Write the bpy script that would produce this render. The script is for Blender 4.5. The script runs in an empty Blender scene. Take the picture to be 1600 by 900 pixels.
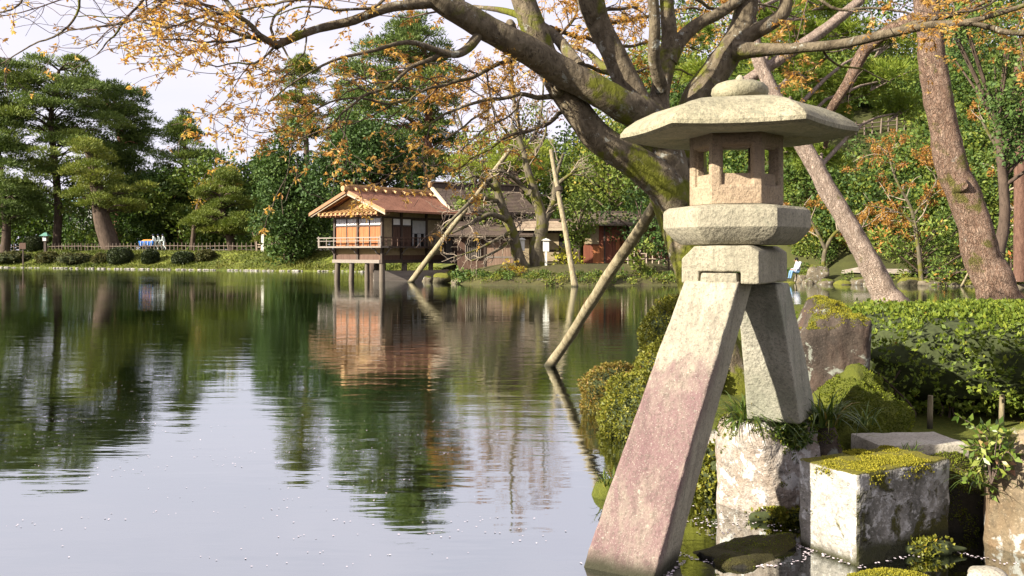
import bpy, bmesh, math
import numpy as np
from mathutils import Vector, Matrix

# ------------------------------------------------------------------ camera, sky, sun, exposure
scene = bpy.context.scene
COL = scene.collection
FPX, HOR, EYE = 1400.0, 395.0, 1.72        # focal length in 1600-px pixels, horizon row, eye height over the water

cam_data = bpy.data.cameras.new("camera")
cam_data.sensor_width = 36.0
cam_data.lens = FPX / 1600.0 * 36.0
cam_data.shift_y = -(450.0 - HOR) / 1600.0
cam_data.clip_start = 0.05
cam_data.clip_end = 3000.0
cam = bpy.data.objects.new("camera", cam_data)
COL.objects.link(cam)
cam.location = (0, 0, EYE)
cam.rotation_euler = (math.radians(90), 0, 0)
scene.camera = cam

SUN_EL = math.radians(26)
SUN_H = Vector((-0.89, -0.456)).normalized()          # horizontal direction towards the sun
to_sun = Vector((SUN_H.x * math.cos(SUN_EL), SUN_H.y * math.cos(SUN_EL), math.sin(SUN_EL)))

world = bpy.data.worlds.new("World")
scene.world = world
world.use_nodes = True
wn, wl = world.node_tree.nodes, world.node_tree.links
wn.clear()
w_out = wn.new("ShaderNodeOutputWorld")
w_bg = wn.new("ShaderNodeBackground")
sky = wn.new("ShaderNodeTexSky")
sky.sky_type = 'NISHITA'
sky.sun_disc = False
sky.sun_elevation = SUN_EL
sky.sun_rotation = math.atan2(to_sun.x, to_sun.y)
sky.air_density = 1.0
sky.dust_density = 2.0
sky.ozone_density = 1.5
# thin high cloud over the blue: procedural, in sky directions
w_tc = wn.new("ShaderNodeTexCoord")
w_map = wn.new("ShaderNodeMapping")
w_map.inputs["Scale"].default_value = (1.4, 1.4, 4.0)
w_noise = wn.new("ShaderNodeTexNoise")
w_noise.inputs["Scale"].default_value = 2.2
w_noise.inputs["Detail"].default_value = 7
w_noise.inputs["Roughness"].default_value = 0.55
w_noise.inputs["Distortion"].default_value = 0.6
w_ramp = wn.new("ShaderNodeValToRGB")
w_ramp.color_ramp.elements[0].position = 0.30
w_ramp.color_ramp.elements[0].color = (0.76, 0.76, 0.76, 1)
w_ramp.color_ramp.elements[1].position = 0.70
w_ramp.color_ramp.elements[1].color = (0.97, 0.97, 0.97, 1)
w_mix = wn.new("ShaderNodeMix")
w_mix.data_type = 'RGBA'
w_mix.inputs[7].default_value = (6.0, 5.72, 6.55, 1)   # cloud radiance before the 0.1 strength
wl.new(w_tc.outputs["Generated"], w_map.inputs["Vector"])
wl.new(w_map.outputs["Vector"], w_noise.inputs["Vector"])
wl.new(w_noise.outputs["Fac"], w_ramp.inputs["Fac"])
wl.new(w_ramp.outputs["Color"], w_mix.inputs[0])
wl.new(sky.outputs["Color"], w_mix.inputs[6])
wl.new(w_mix.outputs[2], w_bg.inputs["Color"])
w_bg.inputs["Strength"].default_value = 0.063
wl.new(w_bg.outputs["Background"], w_out.inputs["Surface"])

sun_data = bpy.data.lights.new("sun", 'SUN')
sun_data.energy = 5.0
sun_data.angle = math.radians(0.6)
sun_data.color = (1.0, 0.93, 0.80)
sun = bpy.data.objects.new("sun", sun_data)
COL.objects.link(sun)
sun.rotation_euler = to_sun.to_track_quat('Z', 'Y').to_euler()

scene.view_settings.view_transform = 'Standard'
scene.view_settings.look = 'None'
scene.view_settings.exposure = 1.50
scene.view_settings.gamma = 1.0
scene.view_settings.use_curve_mapping = False
scene.render.engine = 'CYCLES'
scene.cycles.use_denoising = True
scene.cycles.max_bounces = 8
scene.cycles.transparent_max_bounces = 12
scene.cycles.diffuse_bounces = 3
scene.cycles.glossy_bounces = 3
scene.cycles.caustics_reflective = False
scene.cycles.caustics_refractive = False
scene.cycles.sample_clamp_indirect = 6

# ------------------------------------------------------------------ helpers
def PX(x, y, Y):
    """world point seen at photo pixel (x, y) standing at distance Y"""
    return np.array(((x - 800.0) / FPX * Y, Y, EYE - (y - HOR) / FPX * Y))

def WY(y, z=0.0):
    """distance of a point of height z seen at photo row y"""
    return (EYE - z) * FPX / (y - HOR)

def _hash(ix, iy, iz, seed):
    h = (ix.astype(np.int64) * 374761393 + iy.astype(np.int64) * 668265263 + iz.astype(np.int64) * 1274126177 + seed * 974634777) & 0xffffffff
    h = ((h ^ (h >> 13)) * 1103515245) & 0xffffffff
    h = (h ^ (h >> 16)) & 0xffffff
    return h / float(0xffffff)

def vnoise(P, scale=1.0, seed=0, octaves=3):
    """value noise in -1..1 for an N x 3 array"""
    P = np.asarray(P, float) * scale
    out = np.zeros(len(P)); amp = 1.0; tot = 0.0
    for o in range(octaves):
        f = np.floor(P); t = P - f; t = t * t * (3 - 2 * t)
        ix, iy, iz = f[:, 0], f[:, 1], f[:, 2]
        r = 0
        for dx in (0, 1):
            for dy in (0, 1):
                for dz in (0, 1):
                    w = (t[:, 0] if dx else 1 - t[:, 0]) * (t[:, 1] if dy else 1 - t[:, 1]) * (t[:, 2] if dz else 1 - t[:, 2])
                    r = r + w * _hash(ix + dx, iy + dy, iz + dz, seed + o * 17)
        out += amp * (r * 2 - 1); tot += amp
        amp *= 0.5; P = P * 2.03 + 11.7
    return out / tot

def sstep(a, b, x):
    t = np.clip((x - a) / (b - a), 0, 1)
    return t * t * (3 - 2 * t)

def tag(o, label=None, cat=None, group=None, kind=None):
    if label: o["label"] = label
    if cat: o["category"] = cat
    if group: o["group"] = group
    if kind: o["kind"] = kind
    return o

def thing(name, label, cat, loc=(0, 0, 0), rz=0.0, group=None):
    o = bpy.data.objects.new(name, None)
    o.empty_display_size = 0.2
    COL.objects.link(o)
    o.location = tuple(float(v) for v in loc)
    o.rotation_euler = (0, 0, rz)
    return tag(o, label, cat, group)

def link_mesh(name, me, parent=None, loc=None):
    o = bpy.data.objects.new(name, me)
    COL.objects.link(o)
    if parent is not None: o.parent = parent
    if name in ("limbs", "branches", "twigs", "stems", "leaves", "crown") and parent is not None: o["kind"] = "stuff"
    if loc is not None: o.location = tuple(float(v) for v in loc)
    return o

def raw_mesh(name, verts, faces, mat, smooth=False, sharp=None, off=None, var=None, mat_idx=None):
    """verts N x 3; faces: M x k array or list of tuples"""
    V = np.asarray(verts, float).reshape(-1, 3)
    if off is not None: V = V - np.asarray(off, float)
    me = bpy.data.meshes.new(name)
    if isinstance(faces, np.ndarray):
        nf, k = faces.shape
        me.vertices.add(len(V)); me.vertices.foreach_set("co", V.astype(np.float32).ravel())
        me.loops.add(nf * k); me.loops.foreach_set("vertex_index", faces.astype(np.int32).ravel())
        me.polygons.add(nf)
        me.polygons.foreach_set("loop_start", np.arange(0, nf * k, k, dtype=np.int32))
        me.update(calc_edges=True)
        me.validate()
    else:
        me.from_pydata([tuple(v) for v in V], [], [tuple(int(i) for i in f) for f in faces])
        me.update()
    for m in (mat if isinstance(mat, (list, tuple)) else [mat]):
        me.materials.append(m)
    if mat_idx is not None:
        me.polygons.foreach_set("material_index", np.asarray(mat_idx, np.int32))
    if var is not None:
        a = me.attributes.new("var", 'FLOAT', 'FACE')
        a.data.foreach_set("value", np.asarray(var, np.float32))
    if smooth:
        me.shade_smooth()
        if sharp: me.set_sharp_from_angle(angle=math.radians(sharp))
    return me

def frames(P):
    """parallel transported frames along an N x 3 polyline"""
    P = np.asarray(P, float)
    T = np.gradient(P, axis=0)
    T /= np.linalg.norm(T, axis=1, keepdims=True) + 1e-9
    a = np.array((0, 0, 1.0)) if abs(T[0, 2]) < 0.9 else np.array((1.0, 0, 0))
    U = np.zeros_like(P)
    u = np.cross(T[0], a); u /= np.linalg.norm(u)
    for i in range(len(P)):
        u = u - T[i] * np.dot(u, T[i]); u /= np.linalg.norm(u) + 1e-9
        U[i] = u
    return T, U, np.cross(T, U)

def smooth_path(P, R, n):
    """Catmull-Rom resample of control points and radii"""
    P = np.asarray(P, float); R = np.asarray(R, float)
    if len(P) == 2:
        t = np.linspace(0, 1, n)[:, None]
        return P[0] * (1 - t) + P[1] * t, (R[0] * (1 - t) + R[1] * t).ravel()
    D = np.column_stack([P, R])
    E = np.vstack([2 * D[0] - D[1], D, 2 * D[-1] - D[-2]])
    s = np.linspace(0, len(P) - 1 - 1e-6, n); k = s.astype(int); t = (s - k)[:, None]
    p0, p1, p2, p3 = E[k], E[k + 1], E[k + 2], E[k + 3]
    Q = 0.5 * (2 * p1 + (p2 - p0) * t + (2 * p0 - 5 * p1 + 4 * p2 - p3) * t ** 2 + (3 * p1 - p0 - 3 * p2 + p3) * t ** 3)
    return Q[:, :3], np.maximum(Q[:, 3], 1e-4)

class MB:
    """collects shapes that become ONE mesh object"""
    def __init__(s): s.v = []; s.f = []; s.n = 0
    def add(s, V, F):
        V = np.asarray(V, float).reshape(-1, 3)
        s.v.append(V)
        s.f.extend([tuple(int(i) + s.n for i in f) for f in F])
        s.n += len(V); return s
    def box(s, a, b):
        x0, y0, z0 = a; x1, y1, z1 = b
        V = [(x0, y0, z0), (x1, y0, z0), (x1, y1, z0), (x0, y1, z0), (x0, y0, z1), (x1, y0, z1), (x1, y1, z1), (x0, y1, z1)]
        return s.add(V, [(0, 3, 2, 1), (4, 5, 6, 7), (0, 1, 5, 4), (1, 2, 6, 5), (2, 3, 7, 6), (3, 0, 4, 7)])
    def obox(s, c, ax, ay, az):
        c, ax, ay, az = (np.asarray(q, float) for q in (c, ax, ay, az))
        V = [c + i * ax + j * ay + k * az for k in (-1, 1) for i, j in ((-1, -1), (1, -1), (1, 1), (-1, 1))]
        return s.add(V, [(0, 3, 2, 1), (4, 5, 6, 7), (0, 1, 5, 4), (1, 2, 6, 5), (2, 3, 7, 6), (3, 0, 4, 7)])
    def prism(s, poly, d):
        P = np.asarray(poly, float); d = np.asarray(d, float); n = len(P)
        F = [tuple(range(n - 1, -1, -1)), tuple(range(n, 2 * n))]
        F += [(i, (i + 1) % n, n + (i + 1) % n, n + i) for i in range(n)]
        return s.add(np.vstack([P, P + d]), F)
    def tube(s, P, R, n=8, cap=True, rough=0.0, seed=0):
        P = np.asarray(P, float); R = np.broadcast_to(np.asarray(R, float), (len(P),))
        T, U, W = frames(P)
        a = np.linspace(0, 2 * math.pi, n, endpoint=False)
        ring = np.cos(a)[None, :, None] * U[:, None, :] + np.sin(a)[None, :, None] * W[:, None, :]
        rr = np.repeat(R[:, None], n, 1)
        if rough:
            Q = (P[:, None, :] + ring * rr[..., None]).reshape(-1, 3)
            rr = rr * (1 + rough * vnoise(Q / max(R.max(), 1e-3), 1.3, seed, 3).reshape(rr.shape))
        V = (P[:, None, :] + ring * rr[..., None]).reshape(-1, 3)
        F = []
        for i in range(len(P) - 1):
            for j in range(n):
                F.append((i * n + j, i * n + (j + 1) % n, (i + 1) * n + (j + 1) % n, (i + 1) * n + j))
        if cap:
            F.append(tuple(range(n - 1, -1, -1))); F.append(tuple((len(P) - 1) * n + j for j in range(n)))
        return s.add(V, F)
    def build(s, name, mat, parent=None, off=None, smooth=False, sharp=None):
        me = raw_mesh(name, np.vstack(s.v), s.f, mat, smooth, sharp, off)
        return link_mesh(name, me, parent)

def tubes_fast(paths, n=5):
    """many thin tubes -> verts, quads (numpy); paths: list of (P, R)"""
    VV, FF, base = [], [], 0
    a = np.linspace(0, 2 * math.pi, n, endpoint=False)
    for P, R in paths:
        T, U, W = frames(P)
        ring = np.cos(a)[None, :, None] * U[:, None, :] + np.sin(a)[None, :, None] * W[:, None, :]
        V = (np.asarray(P)[:, None, :] + ring * np.asarray(R)[:, None, None]).reshape(-1, 3)
        i = np.arange(len(P) - 1)[:, None] * n; j = np.arange(n)[None, :]; j2 = (j + 1) % n
        F = np.stack([i + j, i + j2, i + n + j2, i + n + j], -1).reshape(-1, 4) + base
        VV.append(V); FF.append(F); base += len(V)
    return np.vstack(VV), np.vstack(FF)

def unit(A):
    return A / (np.linalg.norm(A, axis=-1, keepdims=True) + 1e-9)

def leaf_quads(C, A, L, W, rng, fold=0.0):
    """rhombic leaves: base C, axis A (unit), length L, half width W"""
    N = len(C)
    L = np.broadcast_to(L, (N,))[:, None]; W = np.broadcast_to(W, (N,))[:, None]
    B = unit(np.cross(A, rng.normal(size=(N, 3))))
    NN = np.cross(A, B)
    m = C + A * L * 0.45
    V = np.stack([C, m + B * W + NN * fold * L, C + A * L, m - B * W + NN * fold * L], 1).reshape(-1, 3)
    F = np.arange(4 * N).reshape(-1, 4)
    return V, F

def blob_points(rng, c, r, n, shell=0.25, up=0.0, lump=0.25, seed=0):
    """n points through the outer part of an ellipsoid, lumpy; returns points and outward directions"""
    d = unit(rng.normal(size=(n, 3)))
    if up:
        d[:, 2] = np.where(d[:, 2] < -up, -d[:, 2], d[:, 2])
    rad = 1 - np.abs(rng.normal(size=n)) * shell
    rad = np.clip(rad, 0.05, 1.1)
    rad = rad * (1 + lump * vnoise(d * 2.3 + seed * 3.1, 1.0, seed, 2))
    return np.asarray(c) + d * rad[:, None] * np.asarray(r), d

def ico(sub):
    bm = bmesh.new(); bmesh.ops.create_icosphere(bm, subdivisions=sub, radius=1.0)
    V = np.array([v.co[:] for v in bm.verts]); F = np.array([[v.index for v in f.verts] for f in bm.faces])
    bm.free(); return V, F
ICO = {k: ico(k) for k in (2, 3, 4, 5)}

def rock_mesh(name, r, mat, seed=0, sub=4, box=2.6, rough=0.16, fine=0.03, rz=0.0, flat_top=None, cuts=5, smooth=True):
    """an angular weathered stone, centred, half-sizes r"""
    V, F = ICO[sub]
    p = V / (np.abs(V) ** box).sum(1, keepdims=True) ** (1.0 / box)
    rng = np.random.default_rng(seed + 1000)
    for _ in range(cuts):                                       # broken planes
        n = unit(rng.normal(size=3)); d = 0.72 + rng.random() * 0.25
        k = p @ n
        p = p - np.where(k > d, k - d, 0)[:, None] * n * 0.9
    dd = rough * vnoise(p, 1.3, seed, 3) + fine * vnoise(p, 6.0, seed + 5, 3)
    p = p * (1 + dd[:, None])
    if flat_top is not None:
        p[:, 2] = np.minimum(p[:, 2], flat_top + 0.03 * vnoise(p, 3, seed + 9, 2))
    p = p * np.asarray(r)
    c, s_ = math.cos(rz), math.sin(rz)
    p = np.column_stack([p[:, 0] * c - p[:, 1] * s_, p[:, 0] * s_ + p[:, 1] * c, p[:, 2]])
    return raw_mesh(name, p, F, mat, smooth, 50)

# ------------------------------------------------------------------ materials
class NT:
    def __init__(s, name):
        s.m = bpy.data.materials.new(name); s.m.use_nodes = True
        s.t = s.m.node_tree; s.t.nodes.clear()
        s.out = s.t.nodes.new("ShaderNodeOutputMaterial")
    def n(s, typ, **kw):
        nd = s.t.nodes.new(typ)
        for k, v in kw.items(): setattr(nd, k, v)
        return nd
    def set(s, nd, key, val):
        if hasattr(val, "is_output") or isinstance(val, bpy.types.NodeSocket): s.t.links.new(val, nd.inputs[key])
        else: nd.inputs[key].default_value = val
    def coord(s, which="Object", scale=(1, 1, 1), rot=(0, 0, 0)):
        tc = s.n("ShaderNodeTexCoord"); mp = s.n("ShaderNodeMapping")
        s.set(mp, "Vector", tc.outputs[which]); mp.inputs["Scale"].default_value = scale; mp.inputs["Rotation"].default_value = rot
        return mp.outputs["Vector"]
    def noise(s, vec, scale, detail=4, rough=0.55, dist=0.0):
        nd = s.n("ShaderNodeTexNoise"); s.set(nd, "Vector", vec)
        s.set(nd, "Scale", scale); s.set(nd, "Detail", detail); s.set(nd, "Roughness", rough); s.set(nd, "Distortion", dist)
        return nd.outputs["Fac"]
    def voro(s, vec, scale, feature='F1', out="Distance"):
        nd = s.n("ShaderNodeTexVoronoi", feature=feature); s.set(nd, "Vector", vec); s.set(nd, "Scale", scale)
        return nd.outputs[out]
    def ramp(s, fac, stops):
        nd = s.n("ShaderNodeValToRGB"); s.set(nd, "Fac", fac)
        e = nd.color_ramp.elements
        while len(e) < len(stops): e.new(0.5)
        for q, (p, c) in zip(e, stops):
            q.position = p; q.color = (*c, 1) if len(c) == 3 else c
        return nd.outputs["Color"]
    def mask(s, fac, a, b):
        nd = s.n("ShaderNodeMapRange", interpolation_type='SMOOTHSTEP'); s.set(nd, 0, fac); s.set(nd, 1, a); s.set(nd, 2, b)
        return nd.outputs[0]
    def math(s, op, a, b=0.0):
        nd = s.n("ShaderNodeMath", operation=op); s.set(nd, 0, a); s.set(nd, 1, b); return nd.outputs[0]
    def mix(s, fac, a, b, blend='MIX'):
        nd = s.n("ShaderNodeMix", data_type='RGBA', blend_type=blend); s.set(nd, 0, fac)
        for k, v in ((6, a), (7, b)):
            if isinstance(v, tuple): v = (*v, 1) if len(v) == 3 else v
            s.set(nd, k, v)
        return nd.outputs[2]
    def bump(s, h, strength=0.5, dist=0.01, normal=None):
        nd = s.n("ShaderNodeBump"); s.set(nd, "Height", h); s.set(nd, "Strength", strength); s.set(nd, "Distance", dist)
        if normal is not None: s.set(nd, "Normal", normal)
        return nd.outputs["Normal"]
    def upness(s):
        g = s.n("ShaderNodeNewGeometry"); sp = s.n("ShaderNodeSeparateXYZ"); s.set(sp, 0, g.outputs["Normal"]); return sp.outputs["Z"]
    def posz(s, which="Object"):
        tc = s.n("ShaderNodeTexCoord"); sp = s.n("ShaderNodeSeparateXYZ"); s.set(sp, 0, tc.outputs[which]); return sp.outputs["Z"]
    def rand(s):
        return s.n("ShaderNodeObjectInfo").outputs["Random"]
    def bsdf(s, col, rough=0.8, normal=None, spec=0.3, **kw):
        b = s.n("ShaderNodeBsdfPrincipled")
        s.set(b, "Base Color", (*col, 1) if isinstance(col, tuple) and len(col) == 3 else col); s.set(b, "Roughness", rough); s.set(b, "Specular IOR Level", spec)
        if normal is not None: s.set(b, "Normal", normal)
        for k, v in kw.items(): s.set(b, k, v)
        return b.outputs[0]
    def done(s, sh):
        s.t.links.new(sh, s.out.inputs["Surface"]); return s.m

def leaf_mat(name, stops, trans=0.35, rough=0.5, spec=0.35, objvar=0.25):
    m = NT(name)
    at = m.n("ShaderNodeAttribute", attribute_name="var")
    v = m.math('ADD', m.math('MULTIPLY', at.outputs["Fac"], 1 - objvar), m.math('MULTIPLY', m.rand(), objvar))
    col = m.ramp(v, stops)
    b = m.bsdf(col, rough, None, spec)
    tr = m.n("ShaderNodeBsdfTranslucent")
    m.set(tr, "Color", m.mix(0.5, col, (0.25, 0.30, 0.03), 'SOFT_LIGHT'))
    mx = m.n("ShaderNodeMixShader"); m.set(mx, 0, trans); m.set(mx, 1, b); m.set(mx, 2, tr.outputs[0])
    return m.done(mx.outputs[0])

def stone_mat(name, base, dark, moss=0.0, lichen=0.0, grain=60.0, bump=0.006, wet=None, moss_col=((0.05, 0.07, 0.01), (0.20, 0.21, 0.025)),
              stain=None, stain_amt=0.0, lichen_col=(0.50, 0.50, 0.46), moss_side=0.0, lich_scale=7.0, which="Object", streak=0.0):
    base = tuple(q * 0.64 for q in base); dark = tuple(q * 0.64 for q in dark); lichen_col = tuple(q * 0.72 for q in lichen_col)
    m = NT(name)
    c = m.coord(which)
    big = m.noise(c, 3.0, 5, 0.6)
    g1 = m.noise(c, grain, 3, 0.7)
    g2 = m.noise(c, grain * 2.7, 2, 0.7)
    col = m.mix(m.mask(big, 0.35, 0.65), dark, base)
    col = m.mix(m.math('MULTIPLY', m.mask(g1, 0.47, 0.64), 0.62), col, tuple(q * 0.34 for q in base))
    col = m.mix(m.math('MULTIPLY', m.mask(g2, 0.56, 0.70), 0.55), col, tuple(min(0.75, q * 1.6) for q in base))
    if stain is not None:
        col = m.mix(m.math('MULTIPLY', m.mask(m.noise(c, 2.2, 4, 0.6, 0.6), 0.40, 0.62), stain_amt), col, stain)
    if streak:                                                     # rain streaks running down the stone
        sk = m.noise(m.coord(which, (9, 9, 1.1)), 1.6, 5, 0.7)
        col = m.mix(m.math('MULTIPLY', m.mask(sk, 0.50, 0.68), streak), col, tuple(q * 0.42 for q in dark))
    if lichen:
        ln = m.noise(c, lich_scale, 6, 0.65, 0.3)
        col = m.mix(m.math('MULTIPLY', m.mask(ln, 0.62 - 0.25 * lichen, 0.68 - 0.22 * lichen), 0.9), col, lichen_col)
    h = m.math('ADD', m.math('MULTIPLY', g1, 0.6), m.math('MULTIPLY', m.noise(c, grain * 0.42, 4, 0.6), 1.0))
    if moss or moss_side:
        mn = m.noise(c, 4.0, 5, 0.65, 0.4)
        mk = m.math('ADD', m.math('MULTIPLY', m.upness(), 0.55), mn)
        mk = m.mask(mk, 1.25 - moss, 1.42 - moss)
        if moss_side:
            mk = m.math('MAXIMUM', mk, m.mask(mn, 0.75 - moss_side, 0.84 - moss_side))
        mc = m.mix(m.noise(c, 26, 4, 0.7), moss_col[0], moss_col[1])
        col = m.mix(mk, col, mc)
        h = m.math('ADD', h, m.math('MULTIPLY', mk, m.math('MULTIPLY', m.noise(c, 90, 3, 0.8), 2.2)))
    rough = 0.85
    if wet is not None:
        wz = m.mask(m.math('ADD', m.posz(which), m.math('MULTIPLY', big, 0.06)), wet + 0.07, wet + 0.0)
        col = m.mix(wz, col, m.mix(m.noise(c, 9, 4), (0.015, 0.014, 0.010), (0.05, 0.05, 0.015)))
    return m.done(m.bsdf(col, rough, m.bump(h, 0.9, bump), 0.25))

def wood_mat(name, a, b, axis='Z', scale=1.0, rough=0.75, bump=0.003, objvar=0.35):
    a = tuple(q * 0.85 for q in a); b = tuple(q * 0.85 for q in b)
    m = NT(name)
    st = {'X': (0.6, 9, 9), 'Y': (9, 0.6, 9), 'Z': (9, 9, 0.6)}[axis]
    c = m.coord("Object", tuple(q * scale for q in st))
    n1 = m.noise(c, 1.6, 5, 0.65, 0.4); n2 = m.noise(c, 7, 3, 0.6)
    col = m.mix(m.mask(n1, 0.3, 0.7), a, b)
    col = m.mix(m.math('MULTIPLY', m.mask(n2, 0.5, 0.75), 0.5), col, tuple(q * 0.45 for q in a))
    col = m.mix(m.math('MULTIPLY', m.rand(), objvar), col, tuple(q * 0.6 for q in a))
    return m.done(m.bsdf(col, rough, m.bump(n2, 0.6, bump), 0.25))

def plain_mat(name, c, rough=0.7, var=0.25, scale=6.0, spec=0.3, bump=0.003):
    m = NT(name); v = m.coord()
    n = m.noise(v, scale, 5, 0.65)
    col = m.mix(m.mask(n, 0.3, 0.72), tuple(q * (1 - var) for q in c), tuple(min(0.9, q * (1 + var * 0.5)) for q in c))
    return m.done(m.bsdf(col, rough, m.bump(m.noise(v, scale * 8, 3), 0.5, bump), spec))

def fuzz(obj, n, mat, seed, L=0.016, W=0.0035, zmin=0.15, thr=-0.1, name="moss", nscale=5.0):
    """short moss shoots standing on the upward faces of a stone"""
    rng = np.random.default_rng(seed); me = obj.data
    nv, nf = len(me.vertices), len(me.polygons)
    V = np.empty(nv * 3); me.vertices.foreach_get("co", V); V = V.reshape(-1, 3)
    me.calc_loop_triangles(); T = np.empty(len(me.loop_triangles) * 3, np.int32); me.loop_triangles.foreach_get("vertices", T); T = T.reshape(-1, 3)
    a, b_, c_ = V[T[:, 0]], V[T[:, 1]], V[T[:, 2]]; cr = np.cross(b_ - a, c_ - a); ar = np.linalg.norm(cr, axis=1) / 2; N = unit(cr)
    ar = ar * (N[:, 2] > zmin); k = rng.choice(len(T), size=n, p=ar / ar.sum())
    u, v = rng.random(n), rng.random(n); f = u + v > 1; u[f], v[f] = 1 - u[f], 1 - v[f]
    P = a[k] + (b_[k] - a[k]) * u[:, None] + (c_[k] - a[k]) * v[:, None]
    keep = vnoise(P + seed, nscale, seed, 3) > thr
    P, Nn = P[keep], N[k][keep]; n = len(P)
    lum = 0.5 + 0.5 * vnoise(P, 14, seed + 2, 2)
    A = unit(rng.normal(size=(n, 3)) * 0.6 + Nn + np.array((0, 0, 0.4)))
    Vq, Fq = leaf_quads(P - Nn * 0.002, A, L * (0.35 + 1.0 * lum) * rng.uniform(0.7, 1.3, n), W, rng)
    o = link_mesh(name, raw_mesh(name, Vq, Fq, mat, var=np.clip(0.6 * lum + 0.4 * rng.random(n), 0, 1)), obj)
    return tag(o, kind="stuff")
# ------------------------------------------------------------------ ground and water
def poly_sd(Q, poly):
    """signed distance of N x 2 points to a closed polygon, negative inside"""
    poly = np.asarray(poly, float); A = poly; B = np.roll(poly, -1, 0)
    best = np.full(len(Q), 1e9); inside = np.zeros(len(Q), bool)
    for a, b in zip(A, B):
        e = b - a; w = Q - a
        t = np.clip((w @ e) / (e @ e), 0, 1)
        d = np.linalg.norm(w - t[:, None] * e, axis=1)
        best = np.minimum(best, d)
        c = (a[1] > Q[:, 1]) != (b[1] > Q[:, 1])
        with np.errstate(divide='ignore', invalid='ignore'):
            xi = (b[0] - a[0]) * (Q[:, 1] - a[1]) / (b[1] - a[1]) + a[0]
        inside ^= c & (Q[:, 0] < xi)
    return np.where(inside, -best, best)

POND = [(-260, 112), (-90, 106), (-60, 104.5), (-46, 97), (-32, 89.5), (-24, 85.5), (-17, 83), (-11.5, 79), (-9.0, 72), (-7.0, 64), (-5.6, 58.5), (-4.4, 54.5),
        (-3.4, 50.5), (-1.4, 47.6), (1.0, 47.0), (3.6, 46.6), (6.5, 47.2), (9.3, 47.8), (12.2, 50.5), (14.2, 55.0), (16.4, 52.5), (18.0, 48.8), (22.0, 47.6), (26.0, 46.0),
        (32, 43), (46, 41), (46, -40), (-260, -40)]

def ground_h(x, y):
    Q = np.column_stack([x, y])
    d = poly_sd(Q, POND)
    P3 = np.column_stack([x, y, 0 * x])
    n = vnoise(P3, 0.35, 3, 3)
    left = sstep(-3, -14, x)                                       # the open lawn bank
    bank = left * (0.25 * sstep(0, 0.5, d) + 1.7 * sstep(0.3, 5.5, d)) + (1 - left) * (0.35 * sstep(0, 0.4, d) + 0.75 * sstep(0.3, 4.0, d))
    hill = 10.5 * sstep(50, 68, y) * sstep(5, 20, x) + 5.5 * sstep(62, 84, y) * sstep(-6, 8, x) + 7 * sstep(68, 130, y) * sstep(-10, 20, x)
    z = np.where(d > 0, bank + hill * sstep(0, 3, d) + n * 0.10 * sstep(0, 2, d), -0.9 * sstep(0, -3.0, d) - 0.02)
    return z

def grid_faces(nx, ny):
    i = np.arange(ny - 1)[:, None] * nx + np.arange(nx - 1)[None, :]
    return np.stack([i, i + 1, i + nx + 1, i + nx], -1).reshape(-1, 4)

m = NT("ground_soil_grass")
c = m.coord()
gcol = m.mix(m.mask(m.noise(c, 0.5, 5, 0.6), 0.35, 0.62), (0.055, 0.075, 0.014), (0.16, 0.18, 0.03))
gcol = m.mix(m.mask(m.noise(c, 2.3, 5, 0.65), 0.52, 0.68), gcol, (0.045, 0.032, 0.018))
gcol = m.mix(m.math('MULTIPLY', m.mask(m.noise(c, 9, 3, 0.7), 0.5, 0.7), 0.5), gcol, (0.22, 0.21, 0.05))
soil = m.mix(m.noise(c, 3, 4), (0.036, 0.027, 0.016), (0.085, 0.064, 0.040))
gx = m.n("ShaderNodeSeparateXYZ"); m.set(gx, 0, c)
gcol = m.mix(m.math('MULTIPLY', m.mask(gx.outputs["X"], -6, -2), 0.72), gcol, soil)
gcol = m.mix(m.math('MULTIPLY', m.mask(gx.outputs["X"], 10, 15), 0.85), gcol, m.mix(m.noise(c, 1.6, 5, 0.65), (0.022, 0.026, 0.010), (0.075, 0.080, 0.020)))
bed = m.mix(m.noise(c, 1.2, 4), (0.16, 0.22, 0.09), (0.22, 0.28, 0.115))
gcol = m.mix(m.mask(gx.outputs["Z"], 0.02, -0.06), gcol, bed)
M_GROUND = m.done(m.bsdf(gcol, 0.9, m.bump(m.noise(c, 14, 4, 0.7), 0.8, 0.05), 0.15))

xs = np.concatenate([np.linspace(-700, -110, 14)[:-1], np.linspace(-110, 50, 270), np.linspace(50, 700, 16)[1:]])
ys = np.concatenate([np.linspace(-60, 34, 24)[:-1], np.linspace(34, 120, 190), np.linspace(120, 180, 12)[1:], np.linspace(180, 1500, 12)[1:]])
GX, GY = np.meshgrid(xs, ys)
GZ = ground_h(GX.ravel(), GY.ravel())
me = raw_mesh("ground", np.column_stack([GX.ravel(), GY.ravel(), GZ]), grid_faces(len(xs), len(ys)), M_GROUND, True)
tag(link_mesh("ground", me), "grassy pond bank, bed and wooded slope", kind="structure")

# near mossy bank carrying the lantern's rear foot, the big tree and the pines
BANK = [(1.72, 6.02), (1.42, 6.6), (1.20, 7.3), (1.05, 8.3), (1.25, 9.6), (1.9, 11.2), (2.6, 13.0), (3.2, 15.2), (4.0, 17.6), (6.5, 18.6), (12, 19.5), (40, 21), (60, 21),
        (60, 3.0), (9, 3.8), (4.6, 4.9), (3.35, 5.35), (2.75, 5.62), (2.1, 5.75)]
def bank_h(x, y):
    d = -poly_sd(np.column_stack([x, y]), BANK)
    P3 = np.column_stack([x, y, 0 * x])
    n = vnoise(P3, 1.6, 8, 3)
    top = 0.30 + 0.42 * sstep(9.0, 14.5, y)
    return np.where(d > 0, top * sstep(-0.02, 0.55, d) + n * 0.05 * sstep(0, 0.4, d) + vnoise(P3, 9, 4, 2) * 0.012, -0.35 * sstep(0, -0.5, d) - 0.02)

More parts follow.
